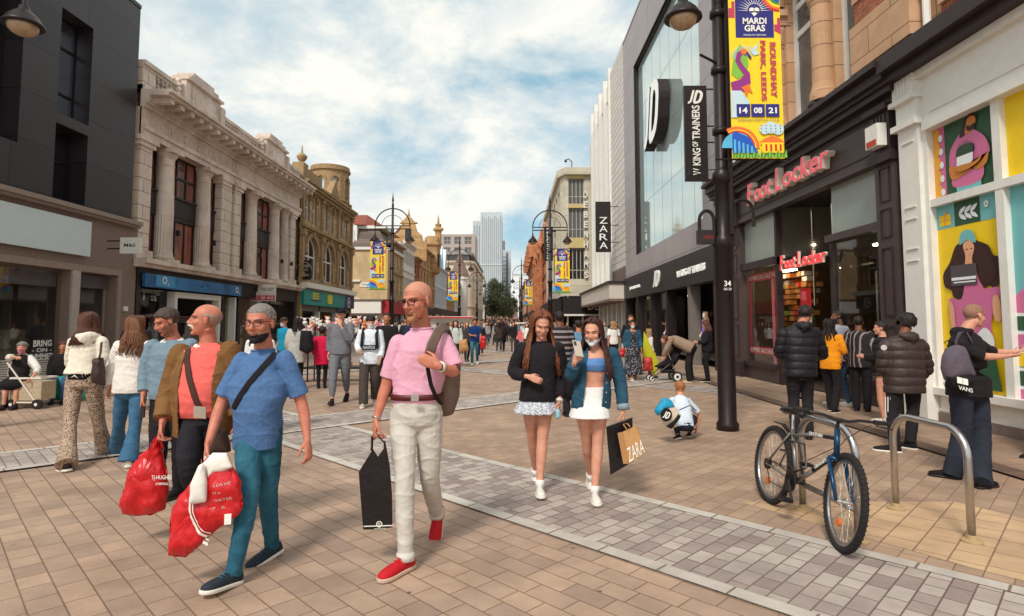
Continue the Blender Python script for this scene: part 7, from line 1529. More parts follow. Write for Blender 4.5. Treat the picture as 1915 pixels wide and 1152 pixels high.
GREYH = hairm('grey_hair', (150, 142, 134)); BRH = hairm('brown_hair', (104, 60, 40)); DKH = hairm('dark_hair', (40, 26, 24)); LBH = hairm('light_brown_hair', (138, 88, 58)); GIN = hairm('ginger_hair', (190, 120, 70)); BLO = hairm('blonde_hair', (200, 160, 110)); STUB = M('stubble', S(176, 118, 96), .8, .15, 90)
REDBAG = M('red_plastic', S(200, 16, 26), .32, .1, 6, bump=.35, bscale=14, spec=.6); WPL = M('white_plastic', S(232, 226, 216), .4, .05, 6, bump=.3, bscale=16)
# --- man in the blue T-shirt ---
J = Jp(3.92, .985, 176, 176, 4, dict(hd=(486, 604, -.06), nk=(492, 656, .01), sa=(453, 675, 0), sb=(533, 671, 0), ea=(412, 757, -.02), eb=(567, 757, .04), wa=(389, 832, -.16), wb=(575, 825, -.04), ha=(464, 800, .02), hb=(503, 800, .02), ka=(466, 935, -.2), kb=(500, 930, .03)), dict(aa=(436, 1095), ab=(508, 1042), fa=(156, -8), fb=(150, 10)))
J['pna'] = Vector((1, .2, 0)); J['pnb'] = Vector((-1, .3, 0)); J['curla'] = 1.15; J['hdira'] = Vector((-.05, -.1, -1)); J['curlb'] = .4; J['gaze'] = -1.2; J['arch'] = .03
T, I = person('man in a blue T-shirt and teal jeans, black mask under his chin', J, dict(skin='ruddy', head=1.1, fat=.35, hair='crop', hairm=GREYH, hline=.062, brow=M('brow_grey', S(110, 96, 86)), glasses=1.0, mask=(M('black_mask', S(24, 20, 26), .85, .1, 30), 'chin'), beard=(STUB, .0012), top=(cloth('blue_marl', (80, 112, 156), var=.12, scale=40), 'tee'), hem=-.25, waist=.04, bottom=(JE, 'jeans'), shoes=(M('canvas_dark', S(36, 44, 54), .8, .15, 30), SHOEW, 0, M('teal_lace', S(30, 110, 130), .8))), voxel=.0055)
T['label'] = 'man in a blue T-shirt and teal jeans, black mask under his chin'
wrap(T, 'cross_body_strap', [(529, 646), (510, 666), (490, 688), (466, 716), (448, 742), (440, 757), (437, 768)], .019, BLKC)
# big red and white bag
def crinkle(me, a):
 v = verts(me); n = normals(me)
 for i in range(len(v)): p = Vector([float(q) for q in v[i]]); s_ = Vector((p.x * 13 + p.z * 4, p.y * 7, p.z * 6)); v[i] += n[i] * a * (((1 - abs(noise.noise(s_))) ** 6 - .3) * .9 + ((1 - abs(noise.noise(s_ * 2.7 + Vector((5, 1, 2))))) ** 5 - .3) * .5)
 setv(me, v)
def bag(nm, label, Y, pts, th, mat, axes=(0, 1, 0), nz=.02, deco=None, cat='bag', dpt=None):
 P = [PY(x, y, Y + (dpt[i] if dpt else 0)) for i, (x, y) in enumerate(pts)]; m = MB(); cr = mat is REDBAG; pillow(m, P, axes, th, 24 if cr else 7, 150 if cr else 60, mat, nz)
 t = thing(nm, label, cat, P[0]); ob = m.build('bag_body', mat, t, True)
 if cr: crinkle(ob.data, .010)
 if deco: deco(t)
 return t
def z2(x, y): return (200 + x / 1.919, 540 + y / 1.919)
def deco(t):
 def surf(x, y, e=.0): X_, Y_ = z2(x, y); return PY(X_, Y_, 3.55 - e)
 def patch(nm, pts, mat, th=.012, Y=3.60):
  P = [PY(*z2(*p), Y) for p in pts]; m = MB(); pillow(m, P, (0, 1, 0), th, 4, 40, mat, .006); return m.build(nm, mat, t, True)
 patch('white_side', [(300, 775), (357, 765), (358, 690), (345, 625), (330, 632), (318, 660), (300, 700)], WPL, .03, 3.52)
 patch('white_top', [(345, 625), (380, 588), (430, 588), (452, 640), (420, 655), (385, 660), (360, 690)], WPL, .03, 3.57)
 bv = t.children[0].data; bv = BVHTree.FromPolygons([Vector(v.co) for v in bv.vertices], [tuple(p.vertices) for p in bv.polygons])
 def dr(m, e=.003):
  for i, v in enumerate(m.v):
   h = bv.ray_cast(Vector((v[0], 3.0, v[2])), Vector((0, 1, 0))); m.v[i] = (v[0], (h[0].y if h[0] is not None else v[1]) - e - (.002 if m.f and i % 2 else 0) * 0, v[2])
  return m
 for k_, (r0, r1) in enumerate(((1.0, .93), (.88, .845))):
  m = MB(); C0 = PY(*z2(398, 775), 3.505); ex = PY(*z2(480, 720), 3.505) - C0; ey = PY(*z2(335, 690), 3.505) - C0; vs = []
  ex = Vector((.26, 0, .02)); ey = Vector((-.02, 0, .38)) * .62
  for i in range(31):
   a = R(150 + i * 3.4)
   for r in (r0, r1): vs.append(C0 + ex * .72 * r * math.cos(a) + ey * 1.0 * r * math.sin(a) + Vector((0, -.012 + .02 * abs(math.cos(a)), 0)))
  dr(m.add(vs, [(2 * i, 2 * i + 1, 2 * i + 3, 2 * i + 2) for i in range(30)], WPL), .006).build('white_ring', WPL, t)
 f = Fr(PY(*z2(366, 835), 3.495), Vector((1, 0, .12)).normalized(), (0, -1, 0)); m = MB()
 for i, tx in enumerate(('F . IL', 'WATER', 'M A', 'LEAVE')): m.text(f, tx, .0, (.07, .1, .045, .09)[i], .05 + i * .045, .066 + i * .045, 0, .0005, WPL)
 dr(m, .003).build('lettering', WPL, t); MB().fb(f, .09, .13, -.03, .03, .0, .002, WPL).build('white_square', WPL, t)
 strapline('handle', t, [PY(*z2(352, 640), 3.58), PY(*z2(356, 605), 3.70), PY(*z2(366, 600), 3.74), PY(*z2(385, 612), 3.6)], .012, WPL)
bag('shopping_bag', 'large red and white plastic carrier bag held by the man in the blue T-shirt', 3.6, [z2(*p) for p in ((332, 640), (352, 612), (380, 592), (430, 592), (452, 640), (478, 690), (488, 780), (470, 812), (435, 838), (380, 880), (330, 925), (285, 962), (222, 958), (226, 880), (232, 800), (262, 740), (300, 700))], .065, REDBAG, deco=deco)
# --- man with the moustache ---
J = Jp(4.42, 1.0, 165, 118, -3, dict(hd=(383, 598, -.02), nk=(388, 643, .01), sa=(337, 660, 0), sb=(430, 655, 0), ea=(316, 735, .02), eb=(450, 735, .05), wa=(303, 795, -.12), wb=(446, 790, 0), ha=(361, 775, .02), hb=(402, 775, .02), ka=(350, 880, -.15), kb=(398, 880, .1)), dict(aa=(385, 975), ab=(418, 968), fa=(150, 0), fb=(150, 10)))
J['pna'] = Vector((1, .2, 0)); J['curla'] = 1.2; J['hdira'] = Vector((-.05, -.1, -1)); J['arch'] = .02
WH = M('white_moustache', S(214, 202, 188), .9, .1, 80, bump=.4, bscale=200)
T, I = person('bald man with a white moustache in a coral jumper and open brown jacket', J, dict(skin='ruddy', head=1.02, fat=.5, hair='ring', hairm=M('grey_fuzz', S(160, 130, 112), .9), moustache=WH, brow=M('brow_grey', S(110, 96, 86)), top=(cloth('coral_knit', (240, 108, 100), var=.08, bscale=260, bump=.3), 'sweater'), hem=-.02, collar=M('white_cotton', S(232, 226, 220), .85), open_jacket=(M('brown_suede', S(122, 84, 44), .85, .18, 8, bump=.2, bscale=60), .045, -.28, .115, .95, .01), bottom=(M('black_denim', S(30, 28, 36), .9, .2, 9, bump=.2, bscale=200), 'trousers'), shoes=(BLKC, BLACKP)), voxel=.006)
q = px(4.42); wrap(T, 'cross_body_strap', [(352, 652), (349, 672), (353, 705), (363, 740), (374, 768), (386, 790)], .022, M('brown_webbing', S(70, 40, 34), .8), .01); f = Fr(q(366, 778, -.29), Vector((1, 0, -.1)).normalized(), (0, -1, 0)); MB().fb(f, -.01, .075, -.01, .07, 0, .012, CHROME).build('buckle', CHROME, T)
bag('messenger_bag', 'dark messenger bag hanging at the hip of the man with the moustache', 4.3, [(396, 800), (424, 802), (430, 845), (398, 850)], .06, M('dark_brown_bag', S(64, 44, 38), .8))
bag('shopping_bag', 'bulging plain red plastic carrier bag held by the man with the moustache', 4.28, [z2(*p) for p in ((180, 530), (196, 570), (205, 620), (216, 660), (214, 760), (200, 795), (160, 812), (105, 815), (62, 806), (48, 780), (62, 720), (90, 640), (130, 590), (168, 560))], .085, REDBAG, nz=.035,
 deco=lambda t: (MB().text(Fr(PY(*z2(160, 688), 4.165), (1, 0, .0), (0, -1, 0)), 'TJ-HUGHES', 0, .14, 0, .035, 0, .002, WTXT).text(Fr(PY(*z2(160, 688), 4.165), (1, 0, .0), (0, -1, 0)), 'LIVERPOOL', .03, .12, -.03, -.015, 0, .002, WTXT).build('lettering', WTXT, t), strapline('handle', t, [PY(*z2(172, 565), 4.24), PY(*z2(184, 515), 4.30), PY(*z2(196, 572), 4.26)], .018, REDBAG)))
# --- man in the pink T-shirt ---
J = Jp(4.08, 1.055, 184, 152, 9, dict(hd=(779, 563, -.05), nk=(789, 616, .02), sa=(745, 642, 0), sb=(830, 639, 0), ea=(722, 722, .02), eb=(857, 700, -.06), wa=(703, 786, -.06), wb=(817, 683, -.27), ha=(754, 772, .02), hb=(802, 772, .02), ka=(757, 896, -.16), kb=(803, 897, .02)), dict(aa=(758, 1068), ab=(816, 958, .38), fa=(146, 0), fb=(172, 58)))
J['pna'] = Vector((1, .3, 0)); J['curla'] = 1.1; J['hdira'] = Vector((-.05, -.1, -1)); J['pnb'] = Vector((.1, 1, -.2)); J['hdirb'] = Vector((-1, -.1, .45)); J['curlb'] = 1.35
T, I = person('shaven headed man in glasses, pink T-shirt, pale jeans and red trainers', J, dict(skin='ruddy', head=1.08, hair='buzz', hairm=M('shaven_stubble', S(196, 136, 110), .7, .08, 60), hline=.062, brow=M('brow_fair', S(130, 92, 70)), glasses=1.25, beard=(M('ginger_grey_beard', S(176, 124, 92), .9, .25, 90, bump=.4, bscale=240), .005, 1), top=(cloth('pink_cotton', (222, 164, 184), var=.05), 'tee'), hem=.1, tuck=True, waist=.2, slv=-.006, bottom=(M('pale_denim', S(196, 188, 178), .9, .1, 9, bump=.25, bscale=220), 'jeans'), shoes=(M('red_suede', S(190, 14, 30), .75, .12, 30), M('gum_sole', S(200, 170, 150), .7), 0, M('red_lace', S(200, 30, 40)))), voxel=.0055)
for k_ in 'ab': MB().tube([J['a' + k_] + (J['k' + k_] - J['a' + k_]) * t_ for t_ in (-.07, .04)], .057, 14, M('turned_denim', S(206, 200, 192), .9, .1, 20)).build('turned_cuff', None, T, True)
rg = torso_rings(J, [(.17, .168, .125, 0), (.172, .172, .13, 0), (.235, .17, .128, 0), (.237, .166, .124, 0)], 40); BEL = M('oxblood_belt', S(84, 20, 24), .45); MB().loft(rg, BEL).build('belt', BEL, T, True)
q = px(4.08); f = Fr(q(769, 744, -.175), (1, 0, 0), (0, -1, 0)); MB().fb(f, -.0, .05, -.02, .02, 0, .008, CHROME).build('buckle', CHROME, T)
wr = J['wb']; ar = (J['wb'] - J['eb']).normalized(); MB().tube([wr - ar * .055, wr - ar * .03], .036, 16, M('watch_strap', S(220, 216, 208), .5), ref=Vector((0, 0, 1))).fb(Fr(wr - ar * .042 + Vector((0, -.036, 0)), (1, 0, 0), (0, -1, 0)), -.018, .018, -.02, .02, -.005, .006, GLD).build('wristwatch', None, T, True)
wr = J['wa']; ar = (J['wa'] - J['ea']).normalized(); MB().tube([wr - ar * .02, wr - ar * .012], .033, 16, CHROME).build('bracelet', CHROME, T, True)
ar = (J['eb'] - J['sb']); TAT = M('tattoo_ink', S(66, 56, 56), .6, .5, 30); c0 = np.array(J['sb']); dd = np.array(ar)
def wt(p):
 t = (p - J['sb']).dot(ar) / ar.length_squared; d = (p - J['sb'] - ar * t)
 return 1 if .58 < t < .95 and d.length < .07 and d.x > .008 and noise.noise(p * 30) > -.32 else -1
shell(I['body'], wt, .0005, TAT, 'tattoo', T)
GBP = M('taupe_canvas', S(112, 92, 80), .85, .12, 20, bump=.2, bscale=150)
t = thing('backpack', 'taupe backpack slung on the right shoulder of the man in the pink T-shirt', 'bag', q(840, 740, .1)); m = MB(); P = [q(*p, .14) for p in ((828, 628), (850, 640), (858, 700), (856, 745), (846, 776), (828, 780), (816, 740), (815, 660))]; pillow(m, P, Vector((.35, 1, 0)), .10, 7, 50, GBP, .008); m.build('bag_body', GBP, t, True)
strapline('shoulder_strap', t, [q(842, 630, .12), q(838, 612, .04), q(830, 610, -.06), q(820, 620, -.13), q(808, 645, -.155), q(802, 668, -.17)], .036, GBP); strapline('strap_webbing', t, [q(804, 658, -.18), q(800, 690, -.19), q(806, 720, -.17), q(815, 742, -.12), q(826, 756, 0)], .014, BLKC)
def zz3(x, y): return (640 + x / 1.888, 500 + y / 1.888)
def dk(t):
 f = Fr(PY(*zz3(76, 916), 3.885), (1, 0, .03), (0, -1, 0)); MB().fb(f, .0, .19, .0, .006, 0, .002, WPL).arc(f, .1, .014, .014, .02, .003, WPL, 16, 0, 360).text(f, 'm', .092, .108, .006, .02, .003, .001, WPL).text(f, 'MORLEYS', .07, .14, -.018, -.010, .003, .001, WPL).build('printed_logo', WPL, t)
P_ = [zz3(*p) for p in ((108, 640), (100, 655), (58, 722), (66, 830), (74, 926), (126, 926), (178, 918), (176, 800), (168, 700), (152, 612), (146, 612), (146, 640), (126, 668))]
m = MB(); vs = [PY(x, y, 3.955) for x, y in P_]; f_ = [PY(x, y, 3.89) for x, y in P_]; n_ = len(vs); t = thing('shopping_bag', 'flat black carrier bag held by the man in the pink T-shirt', 'bag', vs[0])
m.add(vs + f_, [tuple(range(n_)), tuple(range(2 * n_ - 1, n_ - 1, -1))] + [(i, (i + 1) % n_, n_ + (i + 1) % n_, n_ + i) for i in range(n_)], None); BB = M('black_plastic', S(22, 16, 18), .38, .2, 6, bump=.35, bscale=12); m.build('bag_body', BB, t)
strapline('handle', t, [PY(*zz3(104, 648), 3.90), PY(*zz3(106, 600), 3.99), PY(*zz3(124, 592), 4.0), PY(*zz3(148, 618), 3.92)], .010, BB); dk(t)
t['label'] = 'flat black carrier bag held by the man in the pink T-shirt'
# --- man in the blue grey jumper ---
J = Jp(5.35, 1.0, 165, 140, 24, dict(hd=(311, 601, -.05), nk=(322, 636, .01), sa=(286, 648, 0), sb=(356, 646, 0), ea=(272, 695, .0), eb=(366, 700, 0), wa=(268, 741, -.08), wb=(360, 745, -.05), ha=(304, 742, .02), hb=(338, 742, .02), ka=(296, 835, -.1), kb=(338, 835, .0)), dict(aa=(292, 920), ab=(336, 928), fa=(165, 0), fb=(165, 0)))
J['curla'] = .9; J['pna'] = Vector((1, .2, 0)); J['hdira'] = Vector((-.03, -.05, -1))
T, I = person('man with short dark hair in a blue grey jumper looking down', J, dict(skin='ruddy', head=1.0, hair='short', hairm=hairm('salt_hair', (84, 66, 56)), eyes='down', beard=(M('dark_stubble', S(150, 96, 76), .9, .2, 90), .0015), top=(cloth('blue_grey_knit', (118, 138, 152), var=.1, bscale=240), 'sweater'), hem=-.02, bulk=.005, collar=MATS['white_cotton'], bottom=(BLKC, 'trousers'), shoes=(BLKC, BLACKP)), voxel=.0065)
tag(MB().box(*[v for ab in zip(PY(262, 756, 5.26) - Vector((0, 0, 0)), PY(272, 762, 5.24) + Vector((0, 0, 0))) for v in sorted(ab)][:0] or [-3.245, -3.21, 5.2, 5.215, .75, .85], GLD).build('phone', GLD), 'dark phone in the hand of the man in the blue grey jumper', 'phone')
# --- two women walking away on the left ---
CRE = cloth('cream_jersey', (232, 222, 204), var=.07)
LEO = M('leopard_print', S(176, 150, 128), .85, .12, 10, kind='spots', p=dict(scale=62, col2=S(34, 24, 24), a=.36, b=.42, dist=.02))
J = Jp(6.85, .98, 32, 60, 5, dict(hd=(164, 604, .02), nk=(166, 630, 0), sa=(139, 640, .0), sb=(190, 640, 0), ea=(131, 678, .14), eb=(197, 680, .0), wa=(150, 700, .26), wb=(188, 648, .16), ha=(139, 712, 0), hb=(172, 712, 0), ka=(131, 795, -.12), kb=(186, 795, .16)), dict(aa=(124, 882), ab=(194, 851), fa=(55, 8), fb=(12, -2)))
J['pnb'] = Vector((-1, 0, 0)); J['hdirb'] = Vector((-.15, .1, 1))
T, I = person('woman in a cropped cream hooded top and leopard print flared trousers walking away', J, dict(fem=True, skin='fair', noface=True, hair='long', hairm=BRH, hlen=.20, vol=1.12, wave=.03, top=(CRE, 'hoodie'), hem=.18, hood=True, bottom=(LEO, 'flared'), shoes=(cloth('dark_trainer', (40, 32, 32)), SHOEW)), voxel=.0075)
rg = torso_rings(J, [(.05, .155, .128, 0), (.052, .158, .132, 0), (.2, .15, .128, 0), (.22, .14, .12, 0)], 30); MB().loft(rg, BLKC).build('vest_hem', BLKC, T, True)
bag('handbag', 'dark brown shoulder bag on the woman in leopard print trousers', 6.62, [(176, 670), (192, 668), (196, 722), (172, 716)], .06, M('brown_leather', S(56, 36, 30), .5), deco=lambda t: strapline('strap', t, [PY(190, 640, 6.72), PY(188, 660, 6.6), PY(184, 675, 6.58)], .015, MATS['brown_leather']))
J = Jp(6.75, .96, -12, -12, 0, dict(hd=(256, 610, .02), nk=(252, 636, 0), sa=(224, 648, 0), sb=(277, 648, .0), ea=(210, 688, .03), eb=(288, 690, .12), wa=(203, 727, .02), wb=(280, 705, .3), ha=(232, 728, 0), hb=(260, 728, 0), ka=(222, 800, .16), kb=(252, 800, -.08)), dict(aa=(219, 850), ab=(240, 874), fa=(-8, -2), fb=(35, 6)))
T, I = person('woman in a loose white sweatshirt and flared blue jeans walking away', J, dict(fem=True, skin='fair', noface=True, hair='long', hairm=LBH, hlen=.30, vol=1.12, wave=.03, top=(cloth('white_sweat', (226, 218, 210), var=.05), 'sweater'), hem=-.06, bulk=.018, bottom=(M('mid_denim', S(58, 100, 132), .9, .25, 9, bump=.25, bscale=220), 'flared'), shoes=(cloth('white_trainer', (220, 212, 200)), SHOEW)), voxel=.0075)
# --- girl in the black sweater ---
FLO = M('floral_print', S(206, 208, 214), .85, .08, 12, kind='spots', p=dict(scale=70, col2=S(84, 92, 116), a=.34, b=.44, dist=.03)); WSH = M('white_leather', S(226, 220, 208), .5, .06, 12)
J = Jp(5.6, .965, 184, 188, 23, dict(hd=(1013, 608, -.04), nk=(1013, 640, .01), sa=(976, 652, 0), sb=(1043, 652, 0), ea=(958, 698, .02), eb=(1053, 702, .04), wa=(990, 705, -.2), wb=(1046, 752, -.06), ha=(990, 745, .02), hb=(1021, 745, .02), ka=(995, 815, .10), kb=(1014, 822, .0)), dict(aa=(1002, 884, .42), ab=(1009, 926), fa=(178, 40), fb=(182, -6)))
J['curla'] = .3; J['hdira'] = Vector((1, -.1, -.35)); J['pna'] = Vector((-.1, 1, -.2)); J['pnb'] = Vector((-1, .2, 0)); J['curlb'] = .7
T, I = person('young woman with long auburn hair in a black sweatshirt and blue floral mini skirt', J, dict(fem=True, skin='fair', head=1.06, eyes='down', hair='long', hairm=hairm('auburn_hair', (140, 80, 48)), hlen=.42, vol=1.12, thick=1.15, wave=.02, top=(BLKC, 'sweater'), bulk=.008, hem=-.03, bottom=(FLO, 'skirt', -.24, .06), pleat=.008, shoes=(WSH, SHOEW), socks=MATS['white_cotton'], sockh=.12), voxel=.0055)
wr = J['wb']; ar = (J['wb'] - J['eb']).normalized(); MB().tube([wr - ar * .03, wr - ar * .005], .035, 14, MATS['watch_strap']).build('wristwatch', None, T, True)
m = MB(); pillow(m, [PY(x, y, 5.44) for x, y in ((1038, 764), (1047, 766), (1048, 782), (1040, 784))], (0, 1, 0), .02, 4, 24, M('blue_mask', S(150, 190, 206), .8), .004); tag(m.build('face_mask', None, None, True), 'pale blue face mask dangling from the hand of the woman in the black sweatshirt', 'face mask')
# --- girl in the denim jacket ---
DEN = M('denim_jacket', S(38, 78, 100), .9, .35, 9, bump=.3, bscale=200); WDEN = M('white_denim', S(232, 230, 226), .85, .05, 9, bump=.2, bscale=200)
J = Jp(5.35, .945, 178, 160, 12, dict(hd=(1108, 621, -.05), nk=(1114, 653, .01), sa=(1082, 664, 0), sb=(1146, 662, 0), ea=(1066, 708, -.05), eb=(1160, 713, .03), wa=(1075, 676, -.2), wb=(1166, 766, -.03), ha=(1089, 752, .02), hb=(1121, 752, .02), ka=(1097, 822, .1), kb=(1118, 829, .04)), dict(aa=(1105, 893, .4), ab=(1112, 938), fa=(178, 42), fb=(180, -4)))
J['curla'] = .8; J['hdira'] = Vector((.35, -.1, 1)); J['pna'] = Vector((.3, 1, 0)); J['curlb'] = 1.2; J['pnb'] = Vector((-1, .2, 0)); J['hdirb'] = Vector((0, -.1, -1))
T, I = person('young woman in denim jacket, blue crop top and white skirt looking at her phone', J, dict(fem=True, skin='fair', head=1.02, eyes='down', hair='long', hairm=hairm('dark_brown_hair', (78, 42, 34)), hlen=.38, vol=1.08, wave=.02, mask=(M('pale_mask', S(206, 210, 214), .85), 'chin'), top=(cloth('blue_rib', (92, 132, 184)), 'crop'), open_jacket=(DEN, .026, -.1, .085, .92, .0), bottom=(WDEN, 'skirt', -.27, .035), pleat=.0015, waist=.3, shoes=(WSH, SHOEW), socks=MATS['white_cotton'], sockh=.12), voxel=.0055)
wr = J['wb']; ar = (J['wb'] - J['eb']).normalized(); MB().tube([wr - ar * .05, wr + ar * .0], [.054, .056], 14, M('denim_cuff', S(130, 146, 154), .9)).build('turned_cuff', None, T, True)
m = MB()
for i in range(5): m.ball(PY(1136 - i * .6, 680 + i * 18, 5.35 - .15), .007, 8, 5, CHROME)
m.build('jacket_button', CHROME, T)
f = Fr(PY(1083, 664, 5.07), Vector((.98, 0, -.2)).normalized(), Vector((.1, -1, .1)).normalized(), Vector((-.2, 0, .98)).normalized()); tag(MB().fb(f, -.035, .035, -.01, .125, 0, .009, M('phone_case', S(196, 184, 168), .4)).fb(f, -.027, -.005, .08, .115, .009, .012, GLD).build('phone', None), 'pale cased phone held up by the young woman in the denim jacket', 'phone')
def z4(x, y): return (920 + x / 2.809, 560 + y / 2.809)
def flat(nm, label, pts, Y, th, mat, deco=None, tilt=0):
 vs = [PY(*z4(*p), Y + tilt * i) for i, p in enumerate(pts)]; n_ = len(vs); t = thing(nm, label, 'bag', vs[0]); b_ = [v + Vector((th * .2, th, 0)) for v in vs]
 MB().add(vs + b_, [tuple(range(n_)), tuple(range(2 * n_ - 1, n_ - 1, -1))] + [(i, (i + 1) % n_, n_ + (i + 1) % n_, n_ + i) for i in range(n_)], mat).build('bag_body', mat, t)
 if deco: deco(t, vs)
 return t
flat('shopping_bag', 'flat black bag behind the brown one held by the woman in the denim jacket', [(600, 672), (738, 622), (744, 850), (622, 922)], 5.40, .05, BB)
KR = M('kraft_paper', S(190, 142, 92), .85, .1, 8, bump=.15, bscale=30)
def kd(t, v):
 o = v[4]; u = (v[3] - v[4]).normalized(); up_ = (v[0] - v[4]).normalized(); f = Fr(o, u, u.cross(up_).normalized(), up_);
 MB().text(f, 'ZARA', .0, (v[3] - v[4]).length * .98, .01, .13, .004, .003, WTXT, .0).build('lettering', WTXT, t)
 strapline('handle', t, [v[0] + Vector((.05, 0, 0)), PY(*z4(690, 655), 5.3), PY(*z4(712, 652), 5.3), v[1] - Vector((.06, 0, 0))], .005, KR)
flat('shopping_bag', 'brown paper bag with white ZARA lettering held by the woman in the denim jacket', [(690, 700), (760, 668), (782, 730), (806, 806), (722, 862)], 5.24, .07, KR, kd)
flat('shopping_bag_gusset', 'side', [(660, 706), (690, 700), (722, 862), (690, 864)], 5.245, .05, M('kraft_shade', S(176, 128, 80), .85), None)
g_ = [o for o in bpy.data.objects if o.name.startswith('shopping_bag_gusset')][0]; kb_ = [o for o in bpy.data.objects if o.get('label', '').startswith('brown paper bag')][0]
for c in list(g_.children): c.parent = kb_; c.location = -kb_.location; c.name = 'gusset'
bpy.data.objects.remove(g_)
bag('handbag', 'black shoulder bag behind the elbow of the woman in the denim jacket', 5.6, [(1062, 690), (1078, 700), (1076, 745), (1060, 752), (1054, 730)], .05, BLKC)
# --- crouching boy ---
J = Jp(8.1, .72, 10, 10, 10, dict(hd=(1271, 726, .16), nk=(1272, 740, .08), sa=(1257, 748, .08), sb=(1287, 750, .08), ea=(1250, 770, .2), eb=(1310, 776, .12), wa=(1262, 790, .35), wb=(1304, 800, .14), ha=(1270, 794, -.08), hb=(1289, 794, -.08), ka=(1262, 778, .3), kb=(1298, 780, .3)), dict(aa=(1268, 822), ab=(1289, 818), fa=(20, 20), fb=(-5, 10)))
T, I = person('ginger haired boy in a pale blue T-shirt crouching by the lamp post', J, dict(skin='fair', head=1.15, noface=True, hair='short', hairm=GIN, hline=.03, top=(M('pale_blue_tee', S(206, 218, 230), .85, .12, 6), 'tee'), hem=-.1, bottom=(NAVY, 'joggers'), cuff=0, shoes=(BLKC, SHOEW)), voxel=.009)
q = px(7.75);
def dj(t):
 f = Fr(q(1246, 776, -.09), Vector((1, 0, -.25)).normalized(), (0, -1, 0), Vector((.25, 0, 1)).normalized()); m = MB().disc(f, 0, 0, .075, .085, 0, BLKC, 24); JD(m, f, -.04, -.045, .085, .09, .001, .003, WTXT, WTXT); m.build('printed_logo', None, t)
 m = MB(); pillow(m, [q(*p, -.03) for p in ((1268, 772), (1273, 778), (1256, 802), (1246, 798))], (0, 1, 0), .05, 4, 24, BLKC); m.build('front_pocket', BLKC, t, True)
 strapline('cord', t, [q(1270, 767, .0), q(1290, 758, .0), q(1302, 768, .1)], .006, BLKC)
 m = MB(); pillow(m, [q(*p, -.01) for p in ((1240, 743), (1255, 748), (1262, 760), (1240, 764), (1230, 778), (1223, 768))], (0, 1, 0), .078, 5, 30, M('turquoise_nylon', S(30, 150, 190), .5, .2, 10)); m.build('top_panel', None, t, True)
bag('drawstring_bag', 'turquoise and cream drawstring bag with a round black logo on the boy\'s back', 7.75, [(1240, 743), (1254, 748), (1266, 764), (1274, 776), (1262, 800), (1247, 798), (1234, 785), (1224, 768)], .07, M('cream_nylon', S(216, 204, 184), .6), deco=dj)
# --- queue on the right ---
PUF = M('black_puffer', S(24, 20, 26), .6, .2, 12, bump=.15, bscale=60)
J = Jp(8.45, 1.02, -12, -50, 12, dict(hd=(1508, 588, .06), nk=(1498, 608, 0), sa=(1465, 624, 0), sb=(1526, 624, 0), ea=(1456, 662, .05), eb=(1540, 664, .08), wa=(1474, 668, .32), wb=(1528, 668, .36), ha=(1484, 694, 0), hb=(1509, 694, 0), ka=(1484, 750, .08), kb=(1510, 748, .05)), dict(aa=(1488, 824), ab=(1513, 822), fa=(10, 0), fb=(-25, 0)))
person('man in a bulky black padded jacket and black trousers standing with his back to us', J, dict(skin='tan', noface=True, hair='thick', hairm=DKH, hline=.02, mask=(MATS['pale_mask'], 'full'), top=(PUF, 'puffer'), hem=-.12, hood=True, bottom=(BLKC, 'trousers'), shoes=(BLKC, BLACKP)), voxel=.009)
BRP = M('brown_puffer', S(62, 48, 45), .55, .15, 12, bump=.12, bscale=60)
J = Jp(7.65, .99, 8, 8, 10, dict(hd=(1694, 605, .06), nk=(1690, 628, 0), sa=(1658, 646, 0), sb=(1722, 646, 0), ea=(1650, 690, .03), eb=(1734, 690, .06), wa=(1668, 704, .26), wb=(1722, 704, .3), ha=(1676, 704, 0), hb=(1706, 704, 0), ka=(1668, 770, -.02), kb=(1708, 768, .05)), dict(aa=(1674, 846), ab=(1703, 840), fa=(55, 0), fb=(30, 0)))
T, I = person('person with short curly hair in a long brown quilted parka and striped black tracksuit bottoms', J, dict(skin='brown', noface=True, hair='afro', hairm=DKH, hline=-.01, top=(BRP, 'puffer'), hem=-.4, hood=True, bulk=.012, bottom=(BLKC, 'trousers'), shoes=(BLKC, SHOEW), foot=1.1), voxel=.0085)
m = MB()
for i in range(3): m.tube([PY(1653 + i * 4.5, y, 7.57 + .012 * i) + Vector((x, 0, 0)) for x, y in ((.02, 742), (.02, 770), (.05, 800), (.09, 826))], .006, 4, WTXT)
m.build('side_stripes', WTXT, T)
f = Fr(PY(1653, 650, 7.50), (.9, -.4, 0), Vector((-.4, -.9, 0)).normalized()); MB().disc(f, 0, 0, .035, .035, 0, M('round_patch', S(200, 190, 190)), 16).build('sleeve_patch', None, T)
JD2 = M('black_jeans_wash', S(34, 38, 50), .9, .35, 5, bump=.25, bscale=200)
J = Jp(6.1, 1.0, -62, -88, 8, dict(hd=(1823, 590, -.02), nk=(1806, 622, 0), sa=(1794, 644, -.14), sb=(1822, 642, .16), ea=(1836, 668, -.2), eb=(1856, 660, .24), wa=(1884, 666, -.18), wb=(1900, 658, .2), ha=(1797, 728, -.04), hb=(1826, 728, .06), ka=(1800, 808, -.02), kb=(1834, 812, .02)), dict(aa=(1784, 896), ab=(1836, 914), fa=(50, 0), fb=(-70, 0)))
J['hdira'] = Vector((1, -.1, .1)); J['hdirb'] = Vector((1, .1, .25)); J['curla'] = .35; J['curlb'] = .5; J['pna'] = Vector((0, .4, 1)); J['pnb'] = Vector((0, .2, 1))
